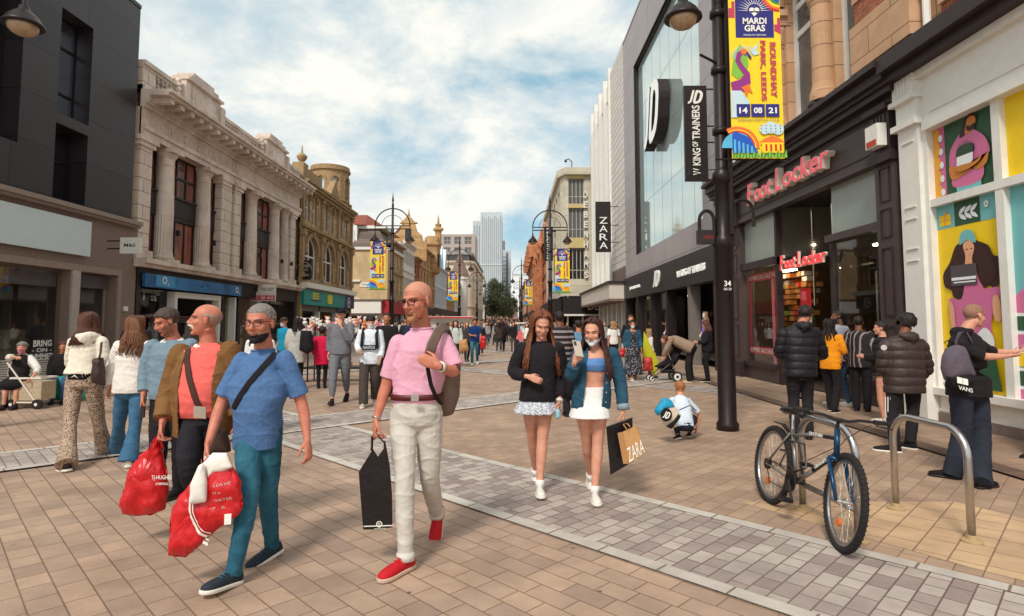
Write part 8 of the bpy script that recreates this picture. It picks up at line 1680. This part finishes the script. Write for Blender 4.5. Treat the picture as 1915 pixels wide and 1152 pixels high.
T, I = person('man with shaved hair, black hooded top and baggy dark jeans gesturing with outstretched arms', J, dict(skin='fair', head=1.0, hair='buzz', hairm=M('buzz_brown', S(146, 108, 88), .85, .2, 60), hline=.045, top=(BLKC, 'hoodie'), slen=.5, hood=True, hem=-.12, bulk=.01, bottom=(JD2, 'wide'), cuff=.06, shoes=(cloth('black_shoe', (30, 24, 24)), BLACKP, 0)), voxel=.0065)
q = px(5.88)
def bp(t):
 m = MB(); pillow(m, [q(*p, -.02) for p in ((1768, 704), (1816, 696), (1818, 714), (1804, 724), (1778, 724))], (.2, 1, 0), .07, 5, 30, BLKC, .01); m.build('base_panel', BLKC, t, True); f = Fr(q(1790, 716, -.105), Vector((1, -.1, -.25)).normalized(), Vector((-.1, -1, 0)).normalized()); MB().fb(f, 0, .05, .0, .06, 0, .004, WTXT).fb(f, .055, .1, .0, .06, 0, .004, WTXT).text(f, 'VANS', .01, .14, -.06, -.02, 0, .004, WTXT).build('patch', WTXT, t)
 strapline('shoulder_strap', t, [q(1786, 650, .0), q(1794, 626, .08), q(1806, 622, .1), q(1818, 640, -.03)], .028, MATS['grey_canvas']); strapline('haul_loop', t, [q(1776, 652, 0), q(1766, 640, 0), q(1776, 636, 0), q(1788, 646, 0)], .008, BLKC)
GC = M('grey_canvas', S(92, 82, 92), .85, .15, 20, bump=.2, bscale=150); bag('backpack', 'grey and black backpack on the man gesturing by the mural', 5.88, [(1772, 650), (1788, 644), (1802, 648), (1816, 680), (1822, 702), (1768, 712), (1761, 690), (1764, 664)], .085, GC, deco=bp)
def sperson(label, x, y, yaw, h, O, group=None, voxel=.013, **k): return person(label, std(x, y, yaw, h, **k), O, group, voxel)
fw = dict(wa=(.1, .28, 1.12), wb=(.1, .28, 1.12), ea=(.24, .02, 1.12), eb=(.24, .02, 1.12))
sperson('woman in a bright orange blouse and black trousers queueing outside the shoe shop', 5.65, 10.5, -52, 1.66, dict(fem=True, skin='tan', hair='long', hairm=DKH, hlen=.22, top=(cloth('orange_blouse', (240, 150, 30)), 'sweater'), hem=-.2, slen=.7, bottom=(BLKC, 'trousers'), shoes=(BLKC, SHOEW)), stride=.12, arms=fw, hyaw=-10, voxel=.010)
sperson('bearded man in a grey T-shirt and jeans looking left outside the shoe shop', 6.25, 11.3, 20, 1.84, dict(skin='brown', hair='crop', hairm=DKH, beard=(DKH, .012), top=(cloth('grey_tee', (150, 152, 162)), 'tee'), hem=-.2, bottom=(M('blue_denim', S(60, 84, 110), .9, .25, 9), 'jeans'), shoes=(cloth('white_shoe', (225, 220, 215)), SHOEW)), hyaw=60, stride=.1, voxel=.010)
sperson('person with brown hair behind the queue looking into the shop', 5.95, 12.1, -20, 1.72, dict(skin='fair', hair='thick', hairm=BRH, top=(cloth('grey_jacket', (90, 80, 76)), 'jacket'), bottom=(cloth('grey_trousers', (110, 96, 88)), 'trousers'), shoes=(BLKC, SHOEW)))
STP = M('striped_shirt', S(36, 28, 32), .85, .1, 12, kind='stripes', p=dict(scale=5.5, dir='Y', col2=S(140, 130, 126), a=.8, b=.86, dist=.3))
sperson('person in a black and white vertically striped shirt at the shop window', 6.2, 10.55, -35, 1.72, dict(skin='brown', hair='crop', hairm=DKH, top=(STP, 'sweater'), hem=-.2, bulk=.01, bottom=(BLKC, 'trousers'), shoes=(BLKC, BLACKP)), voxel=.010)
sperson('woman in a black jacket and floral shorts with dark hair tied in a bun', 5.85, 9.35, 50, 1.62, dict(fem=True, skin='fair', hair='thick', hairm=DKH, top=(BLKC, 'puffer'), hem=-.06, bottom=(M('dark_floral', S(34, 28, 30), .85, .1, 12, kind='spots', p=dict(scale=24, col2=S(200, 170, 160), a=.2, b=.26)), 'skirt', -.2, .03), shoes=(cloth('pale_shoe', (214, 206, 196)), SHOEW)), hyaw=15, arms=fw, voxel=.010)
J = std(6.28, 6.9, 100, 1.7, .2);
person('person in dark clothes at the right edge with only a hand and shoe showing', J, dict(skin='fair', noface=True, top=(BLKC, 'jacket'), bottom=(BLKC, 'jeans'), shoes=(BLKC, BLACKP)), voxel=.010)
# --- middle distance left ---
TRK = M('grey_marl', S(112, 112, 118), .9, .12, 30); CAPM = cloth('navy_cap', (30, 28, 40))
T, I = sperson('tall young man in a grey tracksuit and dark cap with his hand to his mouth', -3.42, 11.8, 186, 1.88, dict(skin='fair', cap=CAPM, hair='crop', hairm=BRH, top=(TRK, 'sweater'), hem=-.06, bulk=.012, bottom=(TRK, 'joggers'), cuff=-.05, shoes=(BLKC, BLACKP, .05)), stride=.26, lead='a', arms=dict(eb=(.2, .14, 1.10), wb=(.02, .2, 1.44), hdirb=(-.4, -.2, .7), pnb=(0, -1, 0)), voxel=.010)
SW_ = M('white_stripe_cloth', S(226, 224, 222), .85)
T, I = sperson('young man in a white mask and white top with black straps, looking at his phone', -2.72, 11.35, 186, 1.74, dict(skin='fair', hair='thick', hairm=DKH, hline=.03, mask=(M('white_mask', S(226, 226, 226), .85), 'full'), top=(cloth('white_top', (216, 222, 230)), 'sweater'), hem=-.22, bulk=.01, bottom=(cloth('charcoal_cargo', (74, 66, 62)), 'wide'), shoes=(cloth('cream_shoe', (190, 180, 160)), SHOEW)), stride=.2, lead='a', hpit=18, hyaw=14, arms=dict(ea=(.24, .03, 1.13), wa=(.16, .27, 1.05)), voxel=.010)
W = std(-2.72, 11.35, 186, 1.74)['W']
for sg in (-1, 1): strapline('backpack_strap', T, [W(.13 * sg, -.02, 1.5), W(.13 * sg, .14, 1.36), W(.15 * sg, .15, 1.1)], .03, BLKC)
f = Fr(W(.14, .172, 1.08), W(-.14, .172, 1.08) - W(.14, .172, 1.08), yawv(186)); f.u.normalize(); MB().fb(f, 0, .28, 0, .09, 0, .012, NAVY).text(f, 'NAUTICA', .03, .25, .02, .07, .012, .003, WTXT).build('chest_band', None, T)
sperson('man in black with a brown face behind the young man in the white mask', -2.72, 12.8, 178, 1.82, dict(skin='tan', hair='crop', hairm=DKH, top=(BLKC, 'jacket'), bottom=(BLKC, 'trousers'), shoes=(BLKC, BLACKP)), stride=.15)
T, I = sperson('woman with long dark hair in a grey coat carrying a black backpack by the stall', -5.2, 14.3, 8, 1.72, dict(fem=True, skin='fair', hair='long', hairm=DKH, hlen=.28, top=(cloth('grey_coat', (186, 182, 176)), 'coat'), hem=-.5, bottom=(BLKC, 'jeans'), shoes=(WSH, SHOEW)), hyaw=15)
bag('backpack', 'black backpack on the woman in the grey coat', 14.05, [(563, 618), (582, 618), (588, 655), (574, 662), (560, 655)], .12, BLKC)
sperson('person in a bright crimson padded coat facing the toy stall', -4.62, 14.4, 10, 1.5, dict(skin='brown', hair='afro', hairm=DKH, hline=0, top=(cloth('crimson_coat', (206, 30, 70)), 'coat'), hem=-.45, bottom=(BLKC, 'jeans'), shoes=(BLKC, BLACKP)))
sperson('man in a teal top, cap and pale mask far left of the stall', -5.95, 15.4, 150, 1.74, dict(skin='tan', cap=cloth('olive_cap', (64, 58, 50)), mask=(MATS['pale_mask'], 'full'), top=(cloth('teal_top', (30, 140, 170)), 'tee'), bottom=(NAVY, 'jeans'), shoes=(BLKC, SHOEW)))
sperson('brown haired woman in white partly hidden behind the man in the blue T-shirt', -3.62, 8.5, 175, 1.62, dict(fem=True, skin='fair', hair='long', hairm=BRH, hlen=.2, top=(cloth('white_tee_b', (230, 228, 224)), 'tee'), bottom=(NAVY, 'jeans'), shoes=(WSH, SHOEW)))
sperson('man in a black jacket behind the man in the blue grey jumper', -7.0, 11.0, 20, 1.74, dict(skin='tan', hair='crop', hairm=GREYH, top=(BLKC, 'jacket'), bottom=(BLKC, 'trousers'), shoes=(BLKC, BLACKP)))
# --- seated people on the bench ---
def seated(label, x, y, yaw, h, O, arms, voxel=.012, hpit=0, hyaw=0):
 J = std(x, y, yaw, h, hpit=hpit, hyaw=hyaw, fem=O.get('fem', False)); W = J['W']; s = J['s']; f = yawv(yaw); dz = Vector((0, 0, -.42 * s))
 sa = -1 if J['sa'] == W(-(.165 if O.get('fem') else .19), 0, 1.41) else 1
 for k_ in ('ha', 'hb', 'sa', 'sb', 'nk', 'hd', 'ea', 'eb', 'wa', 'wb'): J[k_] = J[k_] + dz
 for q in 'ab': J['k' + q] = J['h' + q] + f * .43 * s + Vector((0, 0, .0)); J['a' + q] = Vector((J['k' + q].x, J['k' + q].y, .095)) + f * .04; J['h' + q] = J['h' + q] - Vector((0, 0, .02))
 for k_, v in arms.items(): J[k_] = v if len(v) == 2 or isinstance(v, Vector) else PY(*v)
 return person(label, J, O, None, voxel)
seated('grey haired woman in a white cardigan, black dress and pink mask sitting on the bench', -9.36, 11.3, -158, 1.62, dict(fem=True, fat=.8, skin='fair', hair='thick', hairm=GREYH, hline=.04, mask=(M('pink_mask', S(196, 120, 136), .85), 'full'), top=(BLKC, 'sweater'), slen=.3, open_jacket=(cloth('white_cardigan', (222, 216, 208)), .03, -.1, .13, .7, 0), bottom=(BLKC, 'skirt', -.1, .02), shoes=(BLKC, BLACKP)), dict(ea=(16, 668, 11.15), wa=(32, 668, 10.9), wb=(58, 708, 10.95), eb=(72, 692, 11.15)), voxel=.010)
m = MB();
SKT = [o for o in bpy.data.objects if o.name.startswith('skirt')]
Js = yawv(-158); c0 = Vector((-9.36, 11.3, .47)); r_ = Vector((Js.y, -Js.x, 0))
m.loft([[c0 + Js * a + r_ * (w_ * math.cos(t)) + Vector((0, 0, z + h_ * math.sin(t))) for t in [2 * math.pi * i / 16 for i in range(16)]] for a, w_, h_, z in ((-.12, .2, .12, .04), (.1, .22, .12, .02), (.3, .21, .10, 0), (.46, .18, .09, -.03))], BLKC)
lap = m.build('lap_of_skirt', BLKC, [o for o in bpy.data.objects if o.get('label', '').startswith('grey haired woman')][0], True)
J_ = seated('person in dark clothes sitting at the far end of the bench', -9.1, 12.0, -150, 1.6, dict(skin='tan', hair='thick', hairm=BRH, top=(BLKC, 'jacket'), bottom=(M('blue_denim2', S(56, 84, 112), .9, .2), 'jeans'), shoes=(BLKC, BLACKP)), {})
# --- middle distance right ---
T, I = sperson('woman in a mask, denim jacket and long black and white patterned dress', 3.35, 16.4, 182, 1.68, dict(fem=True, skin='tan', hair='thick', hairm=DKH, mask=(MATS['white_mask'], 'full'), bottom=(M('zigzag_print', S(40, 38, 46), .85, .1, 12, kind='spots', p=dict(scale=26, col2=S(190, 190, 194), a=.24, b=.3, dist=.05)), 'dress', -1.35, .11), open_jacket=(DEN, .03, .0, .08, .9, 0), shoes=(cloth('tan_shoe', (200, 170, 140)), SHOEW)), stride=.12)
sperson('man walking behind the woman in the patterned dress', 3.55, 17.6, 175, 1.84, dict(skin='fair', hair='short', hairm=BRH, top=(BLKC, 'jacket'), bottom=(BLKC, 'trousers'), shoes=(BLKC, BLACKP)), stride=.1)
T, I = sperson('blonde girl in a white top standing side on by the sports store', 4.0, 17.2, -80, 1.42, dict(fem=True, skin='fair', hair='long', hairm=BLO, hlen=.25, top=(cloth('white_girl', (222, 218, 210)), 'sweater'), hem=-.4, bottom=(cloth('pinkish', (190, 110, 90)), 'leggings'), shoes=(WSH, SHOEW)))
bag('shopping_bag', 'red and green patterned shopping bag beside the blonde girl', 16.6, [(1203, 668), (1219, 668), (1222, 692), (1202, 695)], .1, M('patterned_bag', S(190, 60, 56), .6, .5, 14)); bag('shopping_bag', 'shiny red bag beside the woman in the patterned dress', 16.6, [(1160, 652), (1168, 650), (1168, 668), (1158, 666)], .08, REDBAG)
sperson('fair haired woman in a white T-shirt and black trousers seen from behind', 3.7, 21.5, 5, 1.66, dict(fem=True, skin='fair', hair='bob', hairm=BLO, hlen=.15, top=(MATS['white_tee_b'], 'tee'), bottom=(BLKC, 'trousers'), shoes=(BLKC, BLACKP)), stride=.15)
sperson('grey haired woman walking beyond the fair haired woman in white', 3.5, 25.5, 5, 1.64, dict(fem=True, skin='fair', hair='bob', hairm=GREYH, hlen=.12, top=(cloth('lilac', (170, 160, 170)), 'jacket'), bottom=(BLKC, 'trousers'), shoes=(BLKC, BLACKP)), stride=.15)
HST = M('banded_top', S(34, 26, 30), .85, .1, 12, kind='stripes', p=dict(scale=3.4, dir='Z', col2=S(140, 130, 130), a=.6, b=.68, dist=.3))
sperson('tall person in a black and grey banded top behind the two young women', .82, 10.2, 8, 1.8, dict(skin='brown', hair='crop', hairm=DKH, top=(HST, 'jacket'), bottom=(BLKC, 'trousers'), shoes=(BLKC, BLACKP)), stride=.15)
T, I = sperson('person in a denim shirt walking away behind the woman in the denim jacket', 1.42, 12.6, 0, 1.66, dict(skin='tan', hair='crop', hairm=DKH, top=(M('light_denim', S(92, 130, 160), .9, .2, 9), 'jacket'), bottom=(NAVY, 'trousers'), shoes=(BLKC, BLACKP)), stride=.15)
bag('handbag', 'tan handbag hanging between the two young women', 10.6, [(1057, 648), (1072, 646), (1074, 664), (1058, 666)], .06, M('tan_leather', S(176, 134, 92), .6))
# bending woman and companion with pushchair
J = std(4.75, 15.8, 62, 1.68); W = J['W']
for k_, v in dict(nk=W(0, .52, 1.22), hd=W(0, .70, 1.18), sa=W(.17, .46, 1.16), sb=W(-.17, .46, 1.2), ea=W(.2, .6, .92), eb=W(-.2, .6, .92), wa=W(.16, .72, .7), wb=W(-.16, .72, .7), ha=W(.09, -.05, .95), hb=W(-.09, -.05, .95)).items(): J[k_] = v
J['chest'] = (yawv(62) * .35 - Vector((0, 0, 1))).normalized()
person('woman in a beige coat and black trousers bending down over the pushchair', J, dict(fem=True, skin='fair', noface=True, hair='thick', hairm=BRH, top=(cloth('beige_coat', (150, 126, 108)), 'coat'), hem=-.08, bottom=(BLKC, 'wide'), shoes=(cloth('tan_boot', (190, 150, 110)), SHOEW)), voxel=.012)
sperson('woman with long brown hair in a dark spotted top beside the bending woman', 5.25, 15.9, 70, 1.66, dict(fem=True, skin='fair', hair='long', hairm=BRH, hlen=.2, top=(BLKC, 'jacket'), bottom=(BLKC, 'trousers'), shoes=(BLKC, SHOEW)), arms=fw, hpit=25)
t = thing('pushchair', 'black pushchair with white rimmed wheels beside the bending woman', 'pushchair', (4.2, 16.2, 0)); o = Vector((4.25, 16.25, 0))
for dx, dy, r in ((.22, -.2, .13), (.22, .25, .13), (-.45, -.15, .08), (-.45, .2, .08)):
 c_ = o + Vector((dx, dy, r)); MB().tube([c_ - Vector((0, .02, 0)), c_ + Vector((0, .02, 0))], r, 18, BLACKP).tube([c_ - Vector((0, .026, 0)), c_ - Vector((0, .021, 0))], r * .72, 16, WHITE2).tube([c_ - Vector((0, .03, 0)), c_ - Vector((0, .027, 0))], r * .3, 10, BLACKP).build('wheel', BLACKP, t)
m = MB()
for dy in (-.2, .25): m.tube([o + Vector((-.45, dy, .1)), o + Vector((0, dy, .45)), o + Vector((.5, dy, 1.0)), o + Vector((.62, dy, 1.02))], .014, 6, METAL); m.tube([o + Vector((.22, dy, .14)), o + Vector((.0, dy, .75))], .014, 6, CHROME)
m.tube([o + Vector((.62, -.2, 1.02)), o + Vector((.62, .25, 1.02))], .018, 6, BLACKP); m.build('frame', METAL, t)
m = MB(); pillow(m, [o + Vector((a, 0, b)) for a, b in ((-.35, .38), (.1, .3), (.3, .55), (.42, .95), (.3, 1.05), (.15, .8), (-.1, .5))], (0, 1, 0), .22, 6, 40, BLKC, .02); m.build('seat', BLKC, t, True); m = MB(); pillow(m, [o + Vector((a, 0, b)) for a, b in ((.35, .85), (.38, 1.08), (.15, 1.18), (-.05, 1.1), (.1, .95))], (0, 1, 0), .24, 6, 30, BLKC, .01); m.build('hood', BLKC, t, True)
m = MB(); pillow(m, [o + Vector((a, -.05, b)) for a, b in ((-.2, .22), (.2, .22), (.22, .34), (-.2, .34))], (0, 1, 0), .16, 4, 24, BLKC); m.build('basket', BLKC, t, True)
m = MB().add([(3.72, 16.9, .45), (4.12, 17.0, .05), (4.2, 17.0, .5), (3.78, 16.9, 1.35)], [(0, 1, 2, 3)], M('feather_yellow', S(210, 206, 50), .5)).fb(Fr((3.8, 17, 0), (1, 0, 0), (0, 1, 0)), .1, .35, 0, .06, -.1, .1, BLACKP); so_ = tag(m.build('feather_flag', None), 'yellow green feather shaped banner flag outside the sports store', 'flag'); sm_ = so_.modifiers.new('t', 'SOLIDIFY'); sm_.thickness = .01
# mannequins
for (x, y, c, lab, hr) in ((7.05, 26.6, S(226, 160, 150), 'mannequin in a pink top in the sports store window', 'crop'), (7.02, 21.4, S(150, 110, 190), 'pale mannequin with long fair hair in a purple vest outside the store window', 'long')):
 J = std(x, y, 100, 1.7, z0=.3); J['aa'].z = .4; J['ab'].z = .4
 person(lab, J, dict(fem=True, skin=M('mannequin', S(220, 210, 204), .4), noface=True, hair=hr, hairm=BLO, hlen=.2, top=(M('top_' + hr, c, .8), 'tee'), bottom=(BLKC, 'leggings')), None, .013, 'mannequin'); bpy.context
# --- far middle ---
T, I = sperson('man in a dark blue T-shirt and jeans walking towards us in mid street', -1.42, 22.6, 180, 1.76, dict(skin='tan', hair='thick', hairm=DKH, top=(cloth('royal_tee', (26, 56, 110)), 'tee'), bottom=(JE, 'jeans'), shoes=(WSH, SHOEW)), stride=.2, arms=dict(ea=(.22, .05, 1.12), wa=(.02, .25, 1.1)), voxel=.014)
T, I = sperson('woman with long dark hair holding a large brown paper bag', -2.05, 21.5, 178, 1.68, dict(fem=True, skin='fair', hair='long', hairm=DKH, hlen=.2, top=(cloth('grey_white_top', (190, 196, 190)), 'jacket'), bottom=(BLKC, 'trousers'), shoes=(BLKC, BLACKP)), stride=.1, voxel=.014)
bag('shopping_bag', 'large brown paper bag carried by the long haired woman', 21.2, [(858, 636), (873, 634), (877, 655), (859, 660)], .1, KR)
bag('shopping_bag', 'tall red shopping bag beside the man in the dark blue T-shirt', 22.3, [(899, 628), (908, 628), (908, 652), (898, 652)], .08, REDBAG)
sperson('person in a long black coat walking away on the right of the crowd', -.55, 33.8, 5, 1.66, dict(fem=True, skin='fair', hair='long', hairm=DKH, hlen=.3, top=(BLKC, 'coat'), hem=-.7, bulk=.03, bottom=(BLKC, 'trousers'), shoes=(BLKC, BLACKP)), voxel=.016)
sperson('woman in a white top beside the white and pink cart', .75, 30, 178, 1.6, dict(fem=True, skin='fair', hair='long', hairm=DKH, hlen=.2, top=(MATS['white_tee_b'], 'tee'), bottom=(NAVY, 'jeans'), shoes=(WSH, SHOEW)), voxel=.016)
# --- the crowd ---
pal = [S(30, 26, 30), S(40, 38, 48), S(24, 20, 22), S(60, 56, 60), S(36, 44, 70), S(190, 186, 180), S(120, 60, 60), S(100, 110, 124), S(210, 200, 196), S(64, 50, 44), S(150, 150, 150), S(170, 60, 70), S(50, 80, 90), S(28, 26, 30)]
CRW = M('crowd_top', pal[0], .9, kind='random', p=dict(cols=pal)); CRB = M('crowd_bottom', pal[0], .9, kind='random', p=dict(cols=[S(26, 24, 30), S(44, 50, 66), S(70, 66, 64), S(36, 34, 38), S(60, 84, 106), S(150, 140, 128)])); CRH = M('crowd_hair', pal[0], .9, kind='random', p=dict(cols=[S(40, 28, 24), S(80, 54, 40), S(150, 118, 80), S(120, 112, 106), S(30, 24, 24)]))
protos = []
for i, (yw, fem, hr, stl, hh) in enumerate(((180, 0, 'crop', 'jacket', 1.77), (180, 1, 'long', 'sweater', 1.66), (0, 0, 'crop', 'jacket', 1.79), (0, 1, 'long', 'coat', 1.65), (175, 1, 'bob', 'tee', 1.62), (5, 0, 'short', 'hoodie', 1.75))):
 T, I = person('crowd', std(0, 0, yw, hh, .2 if i % 2 else .26, fem=bool(fem)), dict(fem=bool(fem), skin='fair' if i % 3 else 'tan', noface=True, hair=hr, hairm=CRH, hlen=.22, top=(CRW, stl), hem=-.3 if stl == 'coat' else -.15, bottom=(CRB, 'jeans'), shoes=(BLKC, SHOEW)), None, .022); T.location = (0, 0, 0)
 for c in T.children: c.location = (0, 0, 0)
 protos.append(T)
rs = random.Random(11); used = [(-1.4, 22.6), (-2, 21.5), (-.55, 33.8), (.75, 30)]; n_ = 0; tries = 0
for y0, y1, cnt in ((24, 34, 9), (34, 50, 42), (50, 75, 66), (75, 110, 84), (110, 150, 40), (27, 49, 16)):
 k_ = 0
 while k_ < cnt and tries < 5000:
  tries += 1; y = rs.uniform(y0, y1); xl = -8.5 if y > 36 else -7.5; x = rs.uniform(xl, 3.2) if y1 != 49 else rs.uniform(2.8, 5.4)
  if y < 50 and y1 != 49 and rs.random() < .3 and x > -1: continue
  if -5.4 < x < -2.1 and 35 < y < 39 or -.2 < x < 1.7 and 43 < y < 46: continue
  if any((x - a) ** 2 + (y - b) ** 2 < .5 for a, b in used): continue
  used.append((x, y)); p_ = protos[rs.randrange(6)]
  if y < 62: lab, gr = 'distant pedestrian in the middle of the street crowd', 'pedestrians in the distant crowd'
  else: lab, gr = 'tiny far off pedestrian at the far end of the crowded street', 'pedestrians at the far end of the street'
  c = dup(p_, (x, y, rampz(y)), R(rs.uniform(-20, 20)), lab); c['group'] = gr; k_ += 1; n_ += 1
for p_ in protos:
 for c in list(p_.children):
  for g_ in list(c.children): bpy.data.objects.remove(g_)
  bpy.data.objects.remove(c)
 bpy.data.objects.remove(p_)
# a few small far details
for i, (x, y, z) in enumerate(()): pass
bpy.data.scenes.remove(TMP)
